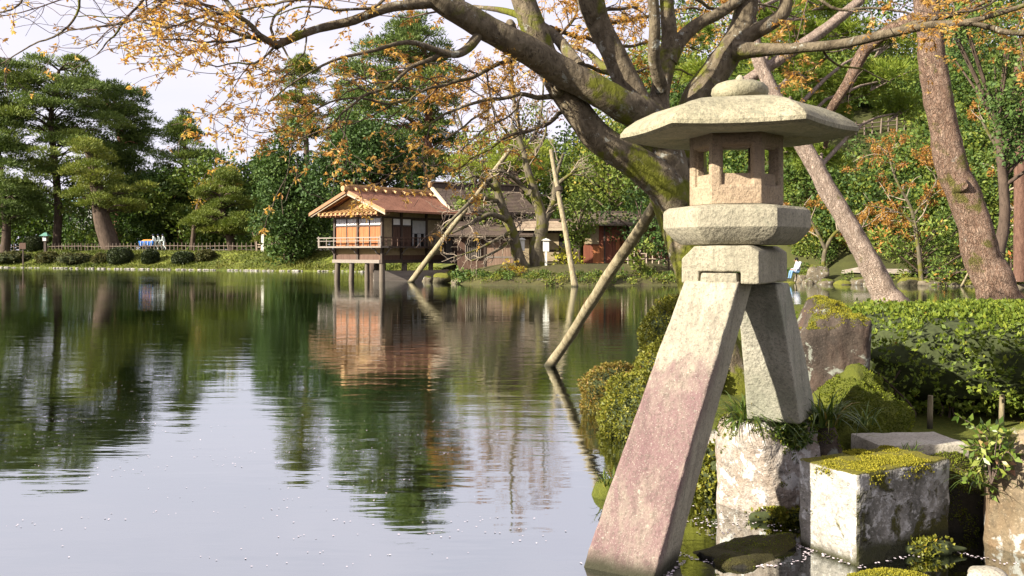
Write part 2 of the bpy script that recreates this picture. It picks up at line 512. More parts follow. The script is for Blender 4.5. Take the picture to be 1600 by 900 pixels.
m = NT("bank_moss")
c = m.coord()
mc = m.mix(m.noise(c, 2.0, 5, 0.65), (0.034, 0.050, 0.010), (0.115, 0.125, 0.020))
mc = m.mix(m.math('MULTIPLY', m.mask(m.noise(c, 40, 3, 0.7), 0.45, 0.7), 0.6), mc, (0.17, 0.16, 0.03))
mc = m.mix(m.mask(m.noise(c, 1.3, 6, 0.7, 0.5), 0.58, 0.68), mc, m.mix(m.noise(c, 12, 3), (0.05, 0.032, 0.018), (0.13, 0.085, 0.05)))
sx = m.n("ShaderNodeSeparateXYZ"); m.set(sx, 0, c)
mc = m.mix(m.mask(sx.outputs["Z"], 0.06, -0.03), mc, m.mix(m.noise(c, 8, 4), (0.020, 0.017, 0.010), (0.06, 0.045, 0.022)))
M_BANK = m.done(m.bsdf(mc, 0.95, m.bump(m.noise(c, 55, 4, 0.75), 0.9, 0.02), 0.12))
xs = np.concatenate([np.linspace(0.2, 6.5, 190), np.linspace(6.5, 60, 40)[1:]])
ys = np.concatenate([np.linspace(2.5, 10.5, 150), np.linspace(10.5, 22.5, 80)[1:]])
GX, GY = np.meshgrid(xs, ys)
me = raw_mesh("mossy_bank", np.column_stack([GX.ravel(), GY.ravel(), bank_h(GX.ravel(), GY.ravel())]), grid_faces(len(xs), len(ys)), M_BANK, True)
tag(link_mesh("mossy_bank", me), "mossy near bank under the hedge and pines", kind="structure")

def near_z(x, y):
    return float(bank_h(np.array([float(x)]), np.array([float(y)]))[0])
def far_z(x, y):
    return float(ground_h(np.array([float(x)]), np.array([float(y)]))[0])

# pond surface: one sheet, mirror over murky see-through water
m = NT("pond_water")
ca = m.coord("Object", (0.55, 1.9, 1)); cb = m.coord("Object", (2.2, 7.5, 1)); cc = m.coord("Object", (0.05, 0.09, 1))
calm = m.mask(m.noise(cc, 1.0, 3, 0.5), 0.35, 0.62)
hgt = m.math('ADD', m.math('MULTIPLY', m.noise(ca, 1.5, 2, 0.5, 0.3), 1.0), m.math('MULTIPLY', m.noise(cb, 1.5, 2, 0.5), 0.22))
hgt = m.math('MULTIPLY', hgt, m.math('ADD', m.math('MULTIPLY', calm, 0.7), 0.45))
nrm = m.bump(hgt, 1.0, 0.0060)
fr = m.n("ShaderNodeFresnel"); m.set(fr, "IOR", 1.33); m.set(fr, "Normal", nrm)
fac = m.math('ADD', m.math('MULTIPLY', fr.outputs[0], 0.38), 0.62)
gl = m.n("ShaderNodeBsdfGlossy"); m.set(gl, "Color", (0.90, 0.93, 0.92, 1)); m.set(gl, "Roughness", m.math('ADD', m.math('MULTIPLY', calm, 0.055), 0.02)); m.set(gl, "Normal", nrm)
tp = m.n("ShaderNodeBsdfTransparent"); m.set(tp, "Color", (0.55, 0.62, 0.44, 1))
mx = m.n("ShaderNodeMixShader"); m.set(mx, 0, fac); m.set(mx, 1, tp.outputs[0]); m.set(mx, 2, gl.outputs[0])
M_WATER = m.done(mx.outputs[0])
me = raw_mesh("pond_water", [(-270, -45, 0), (62, -45, 0), (62, 120, 0), (-270, 120, 0)], [(0, 1, 2, 3)], M_WATER)
tag(link_mesh("pond_water", me), "still green pond mirroring the sky and trees", kind="structure")

# pale gravel path behind the rustic fence on the far lawn, and sandy strip along the far shore
M_PATH = plain_mat("path_gravel", (0.28, 0.235, 0.19), 0.95, 0.3, 3.0)
def ribbon(name, pts, w, label, lift=0.05):
    P, R = smooth_path([(a, b, 0) for a, b in pts], [w] * len(pts), 60)
    T = unit(np.gradient(P, axis=0)); B = np.column_stack([-T[:, 1], T[:, 0], 0 * T[:, 0]])
    k = 5
    V = np.concatenate([P + B * w * s for s in np.linspace(-1, 1, k)])
    V[:, 2] = ground_h(V[:, 0], V[:, 1]) + lift
    n = len(P); F = [(j * n + i, j * n + i + 1, (j + 1) * n + i + 1, (j + 1) * n + i) for j in range(k - 1) for i in range(n - 1)]
    me = raw_mesh(name, V, np.array(F), M_PATH, True)
    return tag(link_mesh(name, me), label, kind="structure")
ribbon("path", [(-95, 117), (-60, 114.5), (-44, 106), (-30, 98.5), (-20, 93.5), (-8, 90)], 1.6, "pale gravel path behind the rustic fence", 0.10)
ribbon("shore_path", [(18.6, 50.6), (21, 49.6), (24, 48.7), (28, 47.0), (33, 44.8)], 0.42, "sandy path along the far shore", 0.12)

# ------------------------------------------------------------------ stone lantern
M_GRAN = stone_mat("granite_warm", streak=0.45, base=(0.50, 0.45, 0.325), dark=(0.38, 0.34, 0.245), lichen=0.06, lich_scale=16, lichen_col=(0.30, 0.28, 0.20), grain=60, bump=0.010, stain=(0.22, 0.20, 0.14), stain_amt=0.35)
M_GRAN_ROOF = stone_mat("granite_roof", streak=0.45, base=(0.52, 0.46, 0.31), dark=(0.38, 0.335, 0.22), lichen=0.08, lich_scale=14, lichen_col=(0.26, 0.25, 0.17), grain=50, bump=0.013, stain=(0.17, 0.16, 0.10), stain_amt=0.5)
M_GRAN_BOX = stone_mat("granite_firebox", (0.54, 0.42, 0.28), (0.41, 0.31, 0.20), grain=60, bump=0.012, stain=(0.24, 0.16, 0.11), stain_amt=0.35)
M_GRAN_REAR = stone_mat("granite_rear", streak=0.45, base=(0.56, 0.52, 0.41), dark=(0.44, 0.41, 0.31), grain=60, bump=0.010, stain=(0.16, 0.17, 0.12), stain_amt=0.5)
m = NT("granite_front_leg")                       # lower two thirds stained plum, cream above and along the outer edge
c = m.coord()
big = m.noise(c, 3.5, 5, 0.6); g1 = m.noise(c, 55, 3, 0.7); g2 = m.noise(c, 130, 2, 0.7)
col = m.mix(m.mask(big, 0.35, 0.65), (0.26, 0.235, 0.175), (0.345, 0.315, 0.23))
sp = m.n("ShaderNodeSeparateXYZ"); m.set(sp, 0, c)
zz = m.math('ADD', sp.outputs["Z"], m.math('MULTIPLY', m.math('SUBTRACT', m.noise(c, 5.5, 5, 0.65), 0.5), 0.9))
# stain edge runs along the leg: distance from the right arris in the leg's own width
wx = m.math('ADD', m.math('ADD', m.math('SUBTRACT', sp.outputs["X"], m.math('MULTIPLY', sp.outputs["Z"], 0.325)), 0.66), m.math('MULTIPLY', m.math('SUBTRACT', m.noise(c, 4, 4, 0.6), 0.5), 0.10))
pk = m.math('MULTIPLY', m.mask(zz, 1.30, 0.92), m.mask(wx, 0.145, 0.045))
pk = m.math('MULTIPLY', pk, m.math('ADD', m.math('MULTIPLY', m.mask(m.noise(m.coord("Object", (1, 1, 0.35)), 7, 7, 0.72, 0.3), 0.30, 0.60), 0.55), 0.45))
col = m.mix(m.math('MULTIPLY', pk, 0.92), col, m.mix(m.noise(c, 6, 5, 0.7), (0.095, 0.046, 0.052), (0.190, 0.112, 0.112)))
col = m.mix(m.math('MULTIPLY', m.mask(m.noise(m.coord("Object", (9, 9, 1.1)), 1.6, 5, 0.7), 0.50, 0.66), 0.40), col, (0.085, 0.062, 0.052))
col = m.mix(m.math('MULTIPLY', m.mask(m.noise(c, 15, 6, 0.7), 0.63, 0.69), 0.7), col, (0.33, 0.31, 0.25))
col = m.mix(m.math('MULTIPLY', m.mask(g1, 0.5, 0.66), 0.5), col, (0.08, 0.068, 0.052))
col = m.mix(m.math('MULTIPLY', m.mask(g2, 0.57, 0.7), 0.5), col, (0.42, 0.385, 0.31))
wz = m.mask(m.math('ADD', sp.outputs["Z"], m.math('MULTIPLY', big, 0.10)), 0.16, 0.06)
col = m.mix(wz, col, (0.03, 0.028, 0.015))
hh = m.math('ADD', m.math('MULTIPLY', g1, 0.6), m.noise(c, 26, 4, 0.6))
M_GRAN_FRONT = m.done(m.bsdf(col, 0.85, m.bump(hh, 0.9, 0.010), 0.25))

def hex_ring(R, rnd, k):
    """points of a hexagon of circumradius R with its corners on +-x, k per side, softened corners"""
    pts = []
    for i in range(6):
        a = np.array((math.cos(i * math.pi / 3), math.sin(i * math.pi / 3))); b = np.array((math.cos((i + 1) * math.pi / 3), math.sin((i + 1) * math.pi / 3)))
        for j in range(k):
            t = j / k
            p = (a * (1 - t) + b * t)
            e = min(t, 1 - t) * 2
            n = np.linalg.norm(p)
            soft = 1 - rnd * max(0, 1 - e / 0.10) ** 2
            pts.append(p * R * soft)
    return np.array(pts)

def hex_solid(name, prof, mat, parent, rz=0.0, k=14, rough=0.004, seed=0, rnd=0.02, sub=3, sharp=32, loc=(0, 0, 0), droop=0.0):
    """stack of hexagon rings; prof = [(R, z, roundness)]"""
    rows = []
    for (a, b) in zip(prof[:-1], prof[1:]):
        for t in np.linspace(0, 1, sub, endpoint=False):
            rows.append([a[q] * (1 - t) + b[q] * t for q in range(3)])
    rows.append(list(prof[-1])); rmax = max(r_[0] for r_ in rows)
    V = []
    for R, z, s in rows:
        h = hex_ring(max(R, 0.002), rnd, k)
        l = np.linalg.norm(h, axis=1, keepdims=True)
        h = h * (1 - s) + s * h / l * R * 0.93
        tt = (np.arange(6 * k) % k) / k
        V.append(np.column_stack([h, z - droop * (4 * tt * (1 - tt)) * (R / rmax) ** 2]))
    n = 6 * k; V = np.vstack(V)
    F = [(i * n + j, i * n + (j + 1) % n, (i + 1) * n + (j + 1) % n, (i + 1) * n + j) for i in range(len(rows) - 1) for j in range(n)]
    F.append(tuple(range(n - 1, -1, -1))); F.append(tuple((len(rows) - 1) * n + j for j in range(n)))
    V = V + unit(V - V.mean(0)) * (rough * vnoise(V, 9, seed, 3) + rough * 0.7 * vnoise(V, 3, seed + 3, 2))[:, None]
    cs, sn = math.cos(rz), math.sin(rz)
    V = np.column_stack([V[:, 0] * cs - V[:, 1] * sn, V[:, 0] * sn + V[:, 1] * cs, V[:, 2]]) + np.asarray(loc)
    return link_mesh(name, raw_mesh(name, V, F, mat, True, sharp), parent)

LY = 5.35
LC = np.array(((1150 - 800) / FPX * LY, LY, 0.0))
lantern = thing("stone_lantern", "tall two-legged granite lantern with one foot in the pond", "stone lantern", LC)
def LZ(y): return EYE + (HOR - y) / FPX * LY
HR = math.radians(-13.0)
# roof: six-sided cap with a swelling top
rt = LZ(158)
hex_solid("roof", [(0.22, LZ(214), 0.3), (0.50, LZ(217), 0.05), (0.665, LZ(215), 0.0), (0.698, LZ(211), 0.0), (0.700, LZ(205), 0.0), (0.67, LZ(196), 0.0), (0.60, LZ(184), 0.0),
                    (0.50, LZ(173), 0.0), (0.40, LZ(165.5), 0.06), (0.30, LZ(161), 0.15), (0.20, LZ(160), 0.4), (0.10, LZ(158), 0.8)], M_GRAN_ROOF, lantern, HR, 18, 0.005, 3, 0.012, 3, 24, droop=0.012)
# finial: flattened bun with a small nub
fin = MB(); a = np.linspace(0, 2 * math.pi, 40, endpoint=False)
prof = [(0.02, 158.5), (0.125, 158.5), (0.152, 153), (0.163, 146), (0.157, 138), (0.135, 132), (0.10, 128.5), (0.055, 127), (0.026, 125.5), (0.022, 122), (0.012, 118.5), (0.001, 117)]
V = np.vstack([np.column_stack([np.cos(a) * r, np.sin(a) * r, np.full(40, LZ(y))]) for r, y in prof])
V = V * np.array((1.03, 1, 1)) + np.array((0.022, 0, 0)) + 0.004 * vnoise(V, 9, 2, 3)[:, None]
fin.add(V, [(i * 40 + j, i * 40 + (j + 1) % 40, (i + 1) * 40 + (j + 1) % 40, (i + 1) * 40 + j) for i in range(len(prof) - 1) for j in range(40)])
fin.build("finial", M_GRAN_ROOF, lantern, None, True, 60)
# firebox: six wall slabs, each pierced by a framed square window
fb0, fb1 = LZ(321), LZ(211.5); RB = 0.272; ap = RB * math.cos(math.pi / 6)
for i in range(6):
    ang = math.radians(60 * i + 30) + HR
    nx = np.array((math.cos(ang), math.sin(ang), 0)); tx = np.array((-nx[1], nx[0], 0)); up = np.array((0, 0, 1.0))
    def loop(w, za, zb, d, skew=1.0):
        return [nx * (ap - d) + tx * (s * w) + up * z for s, z in ((-1, za), (1, za), (1, zb), (-1, zb))]
    w0 = RB / 2 * 0.998; H = fb1 - fb0
    z0, z1 = fb0, fb1
    r0, r1, rw = fb0 + 0.26 * H, fb1 - 0.20 * H, w0 * 0.62
    o0, o1, ow = fb0 + 0.42 * H, fb1 - 0.235 * H, w0 * 0.56
    if nx[1] > 0.2: o0, o1, ow = fb0 + 0.42 * H, fb1 - 0.14 * H, w0 * 0.56; r1 = fb1 - 0.12 * H; rw = w0 * 0.62
    wi = (ap - 0.065) * math.tan(math.pi / 6)
    L = [loop(w0, z0, z1, 0), loop(rw + 0.012, r0 - 0.012, r1 + 0.012, 0), loop(rw, r0, r1, 0.007), loop(rw - 0.004, r0 + 0.005, r1 - 0.004, 0.022), loop(ow, o0, o1, 0.024), loop(ow, o0, o1, 0.062), loop(wi, z0, z1, 0.065)]
    V = np.array(sum(L, [])); F = []
    for q in range(len(L) - 1):
        for j in range(4):
            F.append((q * 4 + j, q * 4 + (j + 1) % 4, (q + 1) * 4 + (j + 1) % 4, (q + 1) * 4 + j))
    q = (len(L) - 1) * 4
    F += [(j + q, (j + 1) % 4 + q, (j + 1) % 4, j) for j in range(4)]
    me = raw_mesh("firebox_wall", V, F, M_GRAN_BOX)
    bm = bmesh.new(); bm.from_mesh(me); bmesh.ops.recalc_face_normals(bm, faces=bm.faces); bm.to_mesh(me); bm.free()
    o = link_mesh("firebox_wall", me, lantern)
    bv = o.modifiers.new("edge_wear", 'BEVEL'); bv.width = 0.0035; bv.segments = 2; bv.limit_method = 'ANGLE'
# tray under the firebox
hex_solid("tray", [(0.30, LZ(383), 0.1), (0.335, LZ(382), 0.05), (0.37, LZ(375.5), 0.0), (0.405, LZ(366), 0.0), (0.428, LZ(358.5), 0.0), (0.433, LZ(356.5), 0.0), (0.432, LZ(333), 0.0), (0.426, LZ(329.5), 0.0), (0.40, LZ(325), 0.0), (0.27, LZ(321.5), 0.0)],
          M_GRAN, lantern, HR, 14, 0.004, 9, 0.012, 3, 24)
# saddle: notched block turned towards the front leg
fn = unit(np.array((-0.50, -0.866, 0))); sd = np.array((-fn[1], fn[0], 0))       # front normal, across (to the right)
ZU = np.array((0, 0, 1.0))
def bevel_build(mb, name, mat, parent, width=0.012, seg=3, sub=0, rough=0.003, seed=0):
    V = np.vstack(mb.v); me = raw_mesh(name, V, mb.f, mat)
    bm = bmesh.new(); bm.from_mesh(me)
    bmesh.ops.recalc_face_normals(bm, faces=bm.faces)
    bmesh.ops.bevel(bm, geom=[e for e in bm.edges if e.calc_face_angle(0) > 0.4], offset=width, segments=seg, profile=0.6, affect='EDGES')
    if sub:
        bmesh.ops.triangulate(bm, faces=[f for f in bm.faces if len(f.verts) > 4])
        for _ in range(4):
            es = [e for e in bm.edges if e.calc_length() > sub]
            if not es: break
            bmesh.ops.subdivide_edges(bm, edges=es, cuts=1, use_grid_fill=True)
        bmesh.ops.triangulate(bm, faces=bm.faces)
        bm.normal_update()
        P = np.array([v.co[:] for v in bm.verts]); N = np.array([v.normal[:] for v in bm.verts])
        P = P + N * (rough * vnoise(P, 12, seed, 3) + rough * vnoise(P, 4, seed + 2, 2) - rough * 2.2 * np.clip(vnoise(P, 20, seed + 7, 2) - 0.42, 0, 1))[:, None]
        for v, p in zip(bm.verts, P): v.co = p
    bm.to_mesh(me); bm.free()
    me.shade_smooth(); me.set_sharp_from_angle(angle=math.radians(38))
    return link_mesh(name, me, parent)
s0, s1 = LZ(441), LZ(384)
hw, nw, nh, dp = 0.225, 0.118, 0.068, 0.335
poly = [(-hw, s0), (-nw, s0), (-nw, s0 + nh), (nw, s0 + nh), (nw, s0), (hw, s0), (hw, s1 - 0.035), (hw - 0.055, s1), (-hw + 0.075, s1), (-hw, s1 - 0.075)]
mb = MB(); mb.prism([sd * u + ZU * z + fn * dp for u, z in poly], -fn * 2 * dp)
bevel_build(mb, "saddle", M_GRAN, lantern, 0.014, 3, 0.06, 0.004, 4)

def leg(name, base, top, wb, db, wt, dt, mat, bow, seed, tenon=True):
    """slab leg swept from base to top, width across `sd`, depth along `fn`"""
    mb = MB(); n = 15; t = np.linspace(0, 1, n)
    C = base[None] * (1 - t)[:, None] + top[None] * t[:, None] + fn[None] * (bow * np.sin(t * math.pi))[:, None]
    V = []
    for q in range(n):
        w = wb * (1 - t[q]) + wt * t[q]; d = db * (1 - t[q]) + dt * t[q]
        for a_, b_ in ((-1, 1), (1, 1), (1, -1), (-1, -1)):
            V.append(C[q] + sd * w * a_ + fn * d * b_)
    F = [(q * 4 + j, q * 4 + (j + 1) % 4, (q + 1) * 4 + (j + 1) % 4, (q + 1) * 4 + j) for q in range(n - 1) for j in range(4)]
    F += [(3, 2, 1, 0), tuple((n - 1) * 4 + j for j in range(4))]
    mb.add(V, F)
    return bevel_build(mb, name, mat, lantern, 0.016, 3, 0.07, 0.005, seed)
B1 = PX(988, 884, 4.98) - LC; B1[2] = 0.0; T1 = PX(1123, 441, 5.20) - LC
d1 = (T1 - B1)
leg("front_leg", B1 - d1 * 0.20, T1 + d1 * 0.008, 0.215, 0.20, 0.160, 0.15, M_GRAN_FRONT, 0.035, 2)
# shoulder tenon rising into the saddle's notch
mb = MB(); mb.prism([fn * 0.345 + sd * u + ZU * z for u, z in ((-0.125, T1[2] - 0.05), (0.112, T1[2] - 0.05), (0.104, T1[2] + 0.0), (0.100, s0 + nh - 0.006), (-0.105, s0 + nh - 0.006), (-0.112, T1[2] + 0.0))], -fn * 0.16)
bevel_build(mb, "leg_tenon", M_GRAN, lantern, 0.010, 2, 0.06, 0.003, 14)
B2 = PX(1222, 650, 5.98) - LC; T2 = PX(1192, 442, 5.60) - LC
leg("rear_leg", B2, T2, 0.172, 0.24, 0.122, 0.17, M_GRAN_REAR, -0.02, 6)

# ------------------------------------------------------------------ stones round the lantern
M_WHITE = stone_mat("lichen_white_stone", (0.58, 0.53, 0.47), (0.36, 0.30, 0.24), moss=0.30, lichen=0.35, grain=26, bump=0.035, wet=-0.20, moss_side=0.12, lich_scale=9, lichen_col=(0.74, 0.71, 0.66), stain=(0.22, 0.12, 0.06), stain_amt=0.30)
M_BLOCK = stone_mat("whitewashed_block_stone", (0.64, 0.60, 0.54), (0.46, 0.42, 0.36), moss=0.50, lichen=0.30, grain=26, bump=0.030, wet=0.03, moss_side=0.17, stain=(0.10, 0.09, 0.06), stain_amt=0.55, lich_scale=10, lichen_col=(0.80, 0.78, 0.74), moss_col=((0.08, 0.075, 0.012), (0.33, 0.29, 0.03)))
M_BOULD = stone_mat("brown_boulder", (0.115, 0.085, 0.062), (0.055, 0.042, 0.032), moss=0.36, lichen=0.20, grain=28, bump=0.016, moss_side=0.02, stain=(0.10, 0.055, 0.038), stain_amt=0.4, lichen_col=(0.30, 0.31, 0.25))
M_BOULD2 = stone_mat("tan_boulder", (0.33, 0.26, 0.17), (0.20, 0.15, 0.09), moss=0.50, lichen=0.22, grain=30, bump=0.016, moss_side=0.04, stain=(0.20, 0.11, 0.05), stain_amt=0.4)
M_MOSSY = stone_mat("moss_covered_stone", (0.12, 0.10, 0.07), (0.06, 0.05, 0.03), moss=1.0, lichen=0.0, grain=30, bump=0.018, moss_side=0.16)
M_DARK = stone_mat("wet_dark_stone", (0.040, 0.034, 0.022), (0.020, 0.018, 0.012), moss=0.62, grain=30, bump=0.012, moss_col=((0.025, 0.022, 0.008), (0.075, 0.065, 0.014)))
M_SLAB = stone_mat("grey_slab_stone", (0.62, 0.56, 0.45), (0.46, 0.41, 0.32), moss=0.12, grain=60, bump=0.006)

def stone(name, label, cat, loc, r, mat, seed, group=None, **kw):
    o = link_mesh(name, rock_mesh(name, r, mat, seed, **kw), None, loc)
    return tag(o, label, cat, group)

S_PED = stone("pedestal_stone", "rough white-faced stone in the water carrying the lantern's rear leg", "rock", (1.735, 6.06, 0.18), (0.285, 0.29, 0.455), M_WHITE, 21, box=4.0, rough=0.14, fine=0.06, flat_top=0.97, rz=0.35, sub=5, cuts=3)
S_TALL = stone("boulder", "tall brown boulder with a mossy crown behind the lantern's rear leg", "rock", (2.45, 7.10, 0.60), (0.275, 0.34, 0.86), M_BOULD, 38, box=5.0, rough=0.12, fine=0.05, rz=0.20, sub=5, cuts=5, flat_top=0.88)
S_HUMP = stone("mossy_stone", "moss-covered hump between the tall boulder and the white stone block", "rock", (2.57, 6.62, 0.20), (0.38, 0.32, 0.62), M_MOSSY, 12, box=2.8, rough=0.46, fine=0.10, sub=5, cuts=9)
S_RED = stone("mossy_stone", "low reddish mossy stone under the sedge beside the lantern's rear foot", "rock", (2.06, 6.02, 0.28), (0.16, 0.16, 0.33), M_BOULD, 15, box=2.6, rough=0.2, sub=4)
S_TAN = stone("boulder", "big tan boulder at the picture's edge beside the small leafy plant", "rock", (3.26, 5.36, 0.22), (0.46, 0.42, 0.56), M_BOULD2, 27, box=2.7, rough=0.16, sub=5, rz=0.8)
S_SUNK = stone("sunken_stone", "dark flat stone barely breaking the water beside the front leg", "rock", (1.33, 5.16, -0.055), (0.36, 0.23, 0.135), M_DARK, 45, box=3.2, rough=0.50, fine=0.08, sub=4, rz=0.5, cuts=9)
S_LOW = stone("mossy_stone", "low yellow-mossed stone awash in front of the white block", "rock", (1.97, 4.68, -0.085), (0.33, 0.17, 0.12), M_MOSSY, 44, box=2.3, rough=0.18, sub=4)
stone("pebble", "small pale stone awash beside the low yellow-mossed stone", "rock", (2.53, 4.80, -0.05), (0.12, 0.09, 0.09), M_SLAB, 46, rough=0.15, sub=4)
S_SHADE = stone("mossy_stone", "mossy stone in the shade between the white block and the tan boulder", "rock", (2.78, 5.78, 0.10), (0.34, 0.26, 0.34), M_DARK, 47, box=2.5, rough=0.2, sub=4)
stone("shore_stone", "small pale stone under the yellow-green plant beside the front leg", "rock", (1.62, 6.75, 0.16), (0.26, 0.22, 0.24), M_WHITE, 49, rough=0.2, sub=4)
stone("submerged_rock", "pale tan rock lying under the clear shallow water", "rock", (0.06, 4.98, -0.36), (0.62, 0.38, 0.32), stone_mat("submerged_tan", (0.90, 0.68, 0.46), (0.70, 0.52, 0.34), grain=12), 52, rough=0.2, sub=4)

# white block: squared stone with a moss top
e1 = unit(np.array((-0.47, 0.883, 0))); e2 = unit(np.array((0.883, 0.47, 0)))
bc = np.array((1.894, 4.91, 0)) ; ctr = bc + e1 * 0.215 + e2 * 0.385
blk = thing("stone_block", "squared white stone block with a yellow moss top standing in the water", "stone block", ctr)
mb = MB(); mb.obox(np.array((0, 0, 0.12)), e1 * 0.215, e2 * 0.385, ZU * 0.385)
bo = bevel_build(mb, "block_body", M_BLOCK, blk, 0.022, 3, 0.040, 0.010, 61)
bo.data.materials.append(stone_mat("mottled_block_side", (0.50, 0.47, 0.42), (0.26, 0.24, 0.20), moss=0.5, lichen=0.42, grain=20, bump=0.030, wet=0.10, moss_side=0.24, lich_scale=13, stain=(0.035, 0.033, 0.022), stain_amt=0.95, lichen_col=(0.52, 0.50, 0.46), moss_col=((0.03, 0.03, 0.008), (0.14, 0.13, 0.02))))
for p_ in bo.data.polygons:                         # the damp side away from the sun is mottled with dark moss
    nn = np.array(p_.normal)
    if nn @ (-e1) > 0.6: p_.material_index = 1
slab = thing("stone_slab", "grey cut stone slab lying behind the white block", "stone slab", (2.62, 5.92, 0.44))
mb = MB(); mb.obox(np.zeros(3), unit(np.array((0.95, 0.1, 0))) * 0.30, unit(np.array((-0.1, 0.95, 0))) * 0.20, ZU * 0.055)
bevel_build(mb, "slab_body", M_SLAB, slab, 0.012, 2, 0.07, 0.005, 66)
# moss cap: cushion plus tiny shoots
M_MOSSLEAF = leaf_mat("moss_shoots", [(0.0, (0.09, 0.09, 0.012)), (0.5, (0.24, 0.22, 0.025)), (1.0, (0.42, 0.36, 0.04))], 0.25, 0.8, 0.1, 0.0)
def moss_mat_pts(rng, n, fn_pts, name, parent, off, L=0.018, W=0.004):
    C = fn_pts(n)
    A = unit(rng.normal(size=(n, 3)) * 0.55 + np.array((0, 0, 1.0)))
    V, F = leaf_quads(C, A, L * (0.6 + 0.8 * rng.random(n)), W, rng)
    o = link_mesh(name, raw_mesh(name, V, F, M_MOSSLEAF, var=rng.random(n), off=off), parent)
    return tag(o, kind="stuff")
rng = np.random.default_rng(7)
def top_pts(n):
    a = rng.uniform(-1.05, 1.05, n); b = rng.uniform(-1.03, 1.03, n)
    C = ctr + e1 * (a * 0.212)[:, None] + e2 * (b * 0.383)[:, None]
    edge = np.maximum(np.abs(a), np.abs(b)); q = vnoise(C, 8, 3, 3)
    C[:, 2] = 0.500 + 0.014 * vnoise(C, 9, 3, 2) - np.clip(edge - 0.95, 0, 1) * (0.25 + 0.6 * rng.random(n))
    bad = q < -0.18 + 0.30 * np.clip((edge - 0.8) / 0.2, 0, 1)
    C[bad] = C[~bad][rng.integers(0, (~bad).sum(), bad.sum())] + rng.normal(size=(bad.sum(), 3)) * np.array((0.004, 0.004, 0.001))
    return C
moss_mat_pts(rng, 14000, top_pts, "moss_cap", blk, ctr, 0.013, 0.004)
M_MOSSD = leaf_mat("moss_shoots_deep", [(0.0, (0.035, 0.05, 0.008)), (0.5, (0.11, 0.135, 0.016)), (1.0, (0.26, 0.27, 0.03))], 0.25, 0.8, 0.1, 0.0)
fuzz(S_HUMP, 36000, M_MOSSD, 1, 0.018, 0.005, -0.4, -0.22)
fuzz(S_TALL, 4000, M_MOSSLEAF, 2, 0.014, 0.004, 0.62, -0.2)
fuzz(S_LOW, 7000, M_MOSSLEAF, 3, 0.013, 0.004, 0.1, -0.35)
fuzz(S_SUNK, 3500, M_MOSSD, 4, 0.008, 0.003, 0.6, 0.05)
fuzz(S_TAN, 5000, M_MOSSLEAF, 5, 0.012, 0.004, 0.35, 0.05)
fuzz(S_PED, 6000, M_MOSSD, 6, 0.022, 0.004, 0.3, -0.3)
fuzz(S_RED, 2500, M_MOSSD, 7, 0.018, 0.004, 0.2, -0.1)
fuzz(S_SHADE, 6000, M_MOSSD, 8, 0.018, 0.004, 0.1, -0.3)
# ------------------------------------------------------------------ buildings
M_ORANGE = wood_mat("cedar_orange", (0.34, 0.115, 0.042), (0.50, 0.20, 0.08), 'Z', 1.0)
M_BROWNW = wood_mat("board_brown", (0.10, 0.055, 0.038), (0.17, 0.10, 0.07), 'Z', 1.0)
M_DARKW = wood_mat("timber_dark", (0.060, 0.042, 0.034), (0.115, 0.085, 0.065), 'Z', 0.8)
M_GREYW = wood_mat("timber_grey", (0.24, 0.20, 0.165), (0.36, 0.31, 0.26), 'X', 0.8)
M_PILE = wood_mat("pile_timber", (0.115, 0.09, 0.068), (0.21, 0.17, 0.125), 'Z', 0.8)
M_REDW = wood_mat("red_ochre_board", (0.20, 0.062, 0.035), (0.30, 0.11, 0.06), 'Z', 1.0)
M_TAN = plain_mat("plaster_ochre", (0.40, 0.28, 0.12), 0.9, 0.18, 4.0)
M_BUFF = plain_mat("plaster_buff", (0.32, 0.25, 0.15), 0.9, 0.2, 4.0)
M_PAPER = plain_mat("shoji_paper", (0.84, 0.84, 0.84), 0.6, 0.12, 3.0)
M_PALEP = plain_mat("pale_panel", (0.44, 0.44, 0.43), 0.7, 0.15, 3.0)
M_VOID = plain_mat("dark_interior", (0.012, 0.010, 0.009), 0.9, 0.2)
M_TILE = plain_mat("ochre_ridge_tile", (0.52, 0.32, 0.14), 0.6, 0.3, 5.0)
M_BARGE = wood_mat("bargeboard", (0.34, 0.17, 0.085), (0.46, 0.26, 0.14), 'X', 0.7)
M_PALEB = wood_mat("bargeboard_pale", (0.50, 0.40, 0.28), (0.62, 0.52, 0.38), 'X', 0.7)
def shingle_mat(name, a, b, moss=0.0):
    a = tuple(q * 0.85 for q in a); b = tuple(q * 0.85 for q in b)
    m = NT(name); c = m.coord("Object", (1, 1, 1))
    br = m.n("ShaderNodeTexBrick"); m.set(br, "Vector", c); m.set(br, "Scale", 5.0); br.inputs["Mortar Size"].default_value = 0.012
    m.set(br, "Color1", (*a, 1)); m.set(br, "Color2", (*b, 1)); m.set(br, "Mortar", (*[q * 0.5 for q in a], 1))
    col = m.mix(m.math('MULTIPLY', m.mask(m.noise(c, 14, 4, 0.7), 0.42, 0.7), 0.7), br.outputs["Color"], tuple(q * 0.45 for q in a))
    col = m.mix(m.math('MULTIPLY', m.mask(m.noise(c, 0.8, 4), 0.4, 0.7), 0.4), col, tuple(q * 1.25 for q in b))
    if moss: col = m.mix(m.math('MULTIPLY', m.mask(m.noise(c, 1.7, 5, 0.6), 0.5, 0.65), moss), col, (0.13, 0.14, 0.03))
    return m.done(m.bsdf(col, 0.85, m.bump(m.noise(c, 24, 3), 0.7, 0.02), 0.2))
M_SHING = shingle_mat("shingle_russet", (0.31, 0.14, 0.085), (0.42, 0.205, 0.13))
M_SHINGD = shingle_mat("shingle_dark", (0.10, 0.072, 0.055), (0.145, 0.105, 0.082), 0.3)
M_SHINGL = shingle_mat("shingle_pale", (0.36, 0.27, 0.19), (0.46, 0.36, 0.26), 0.15)
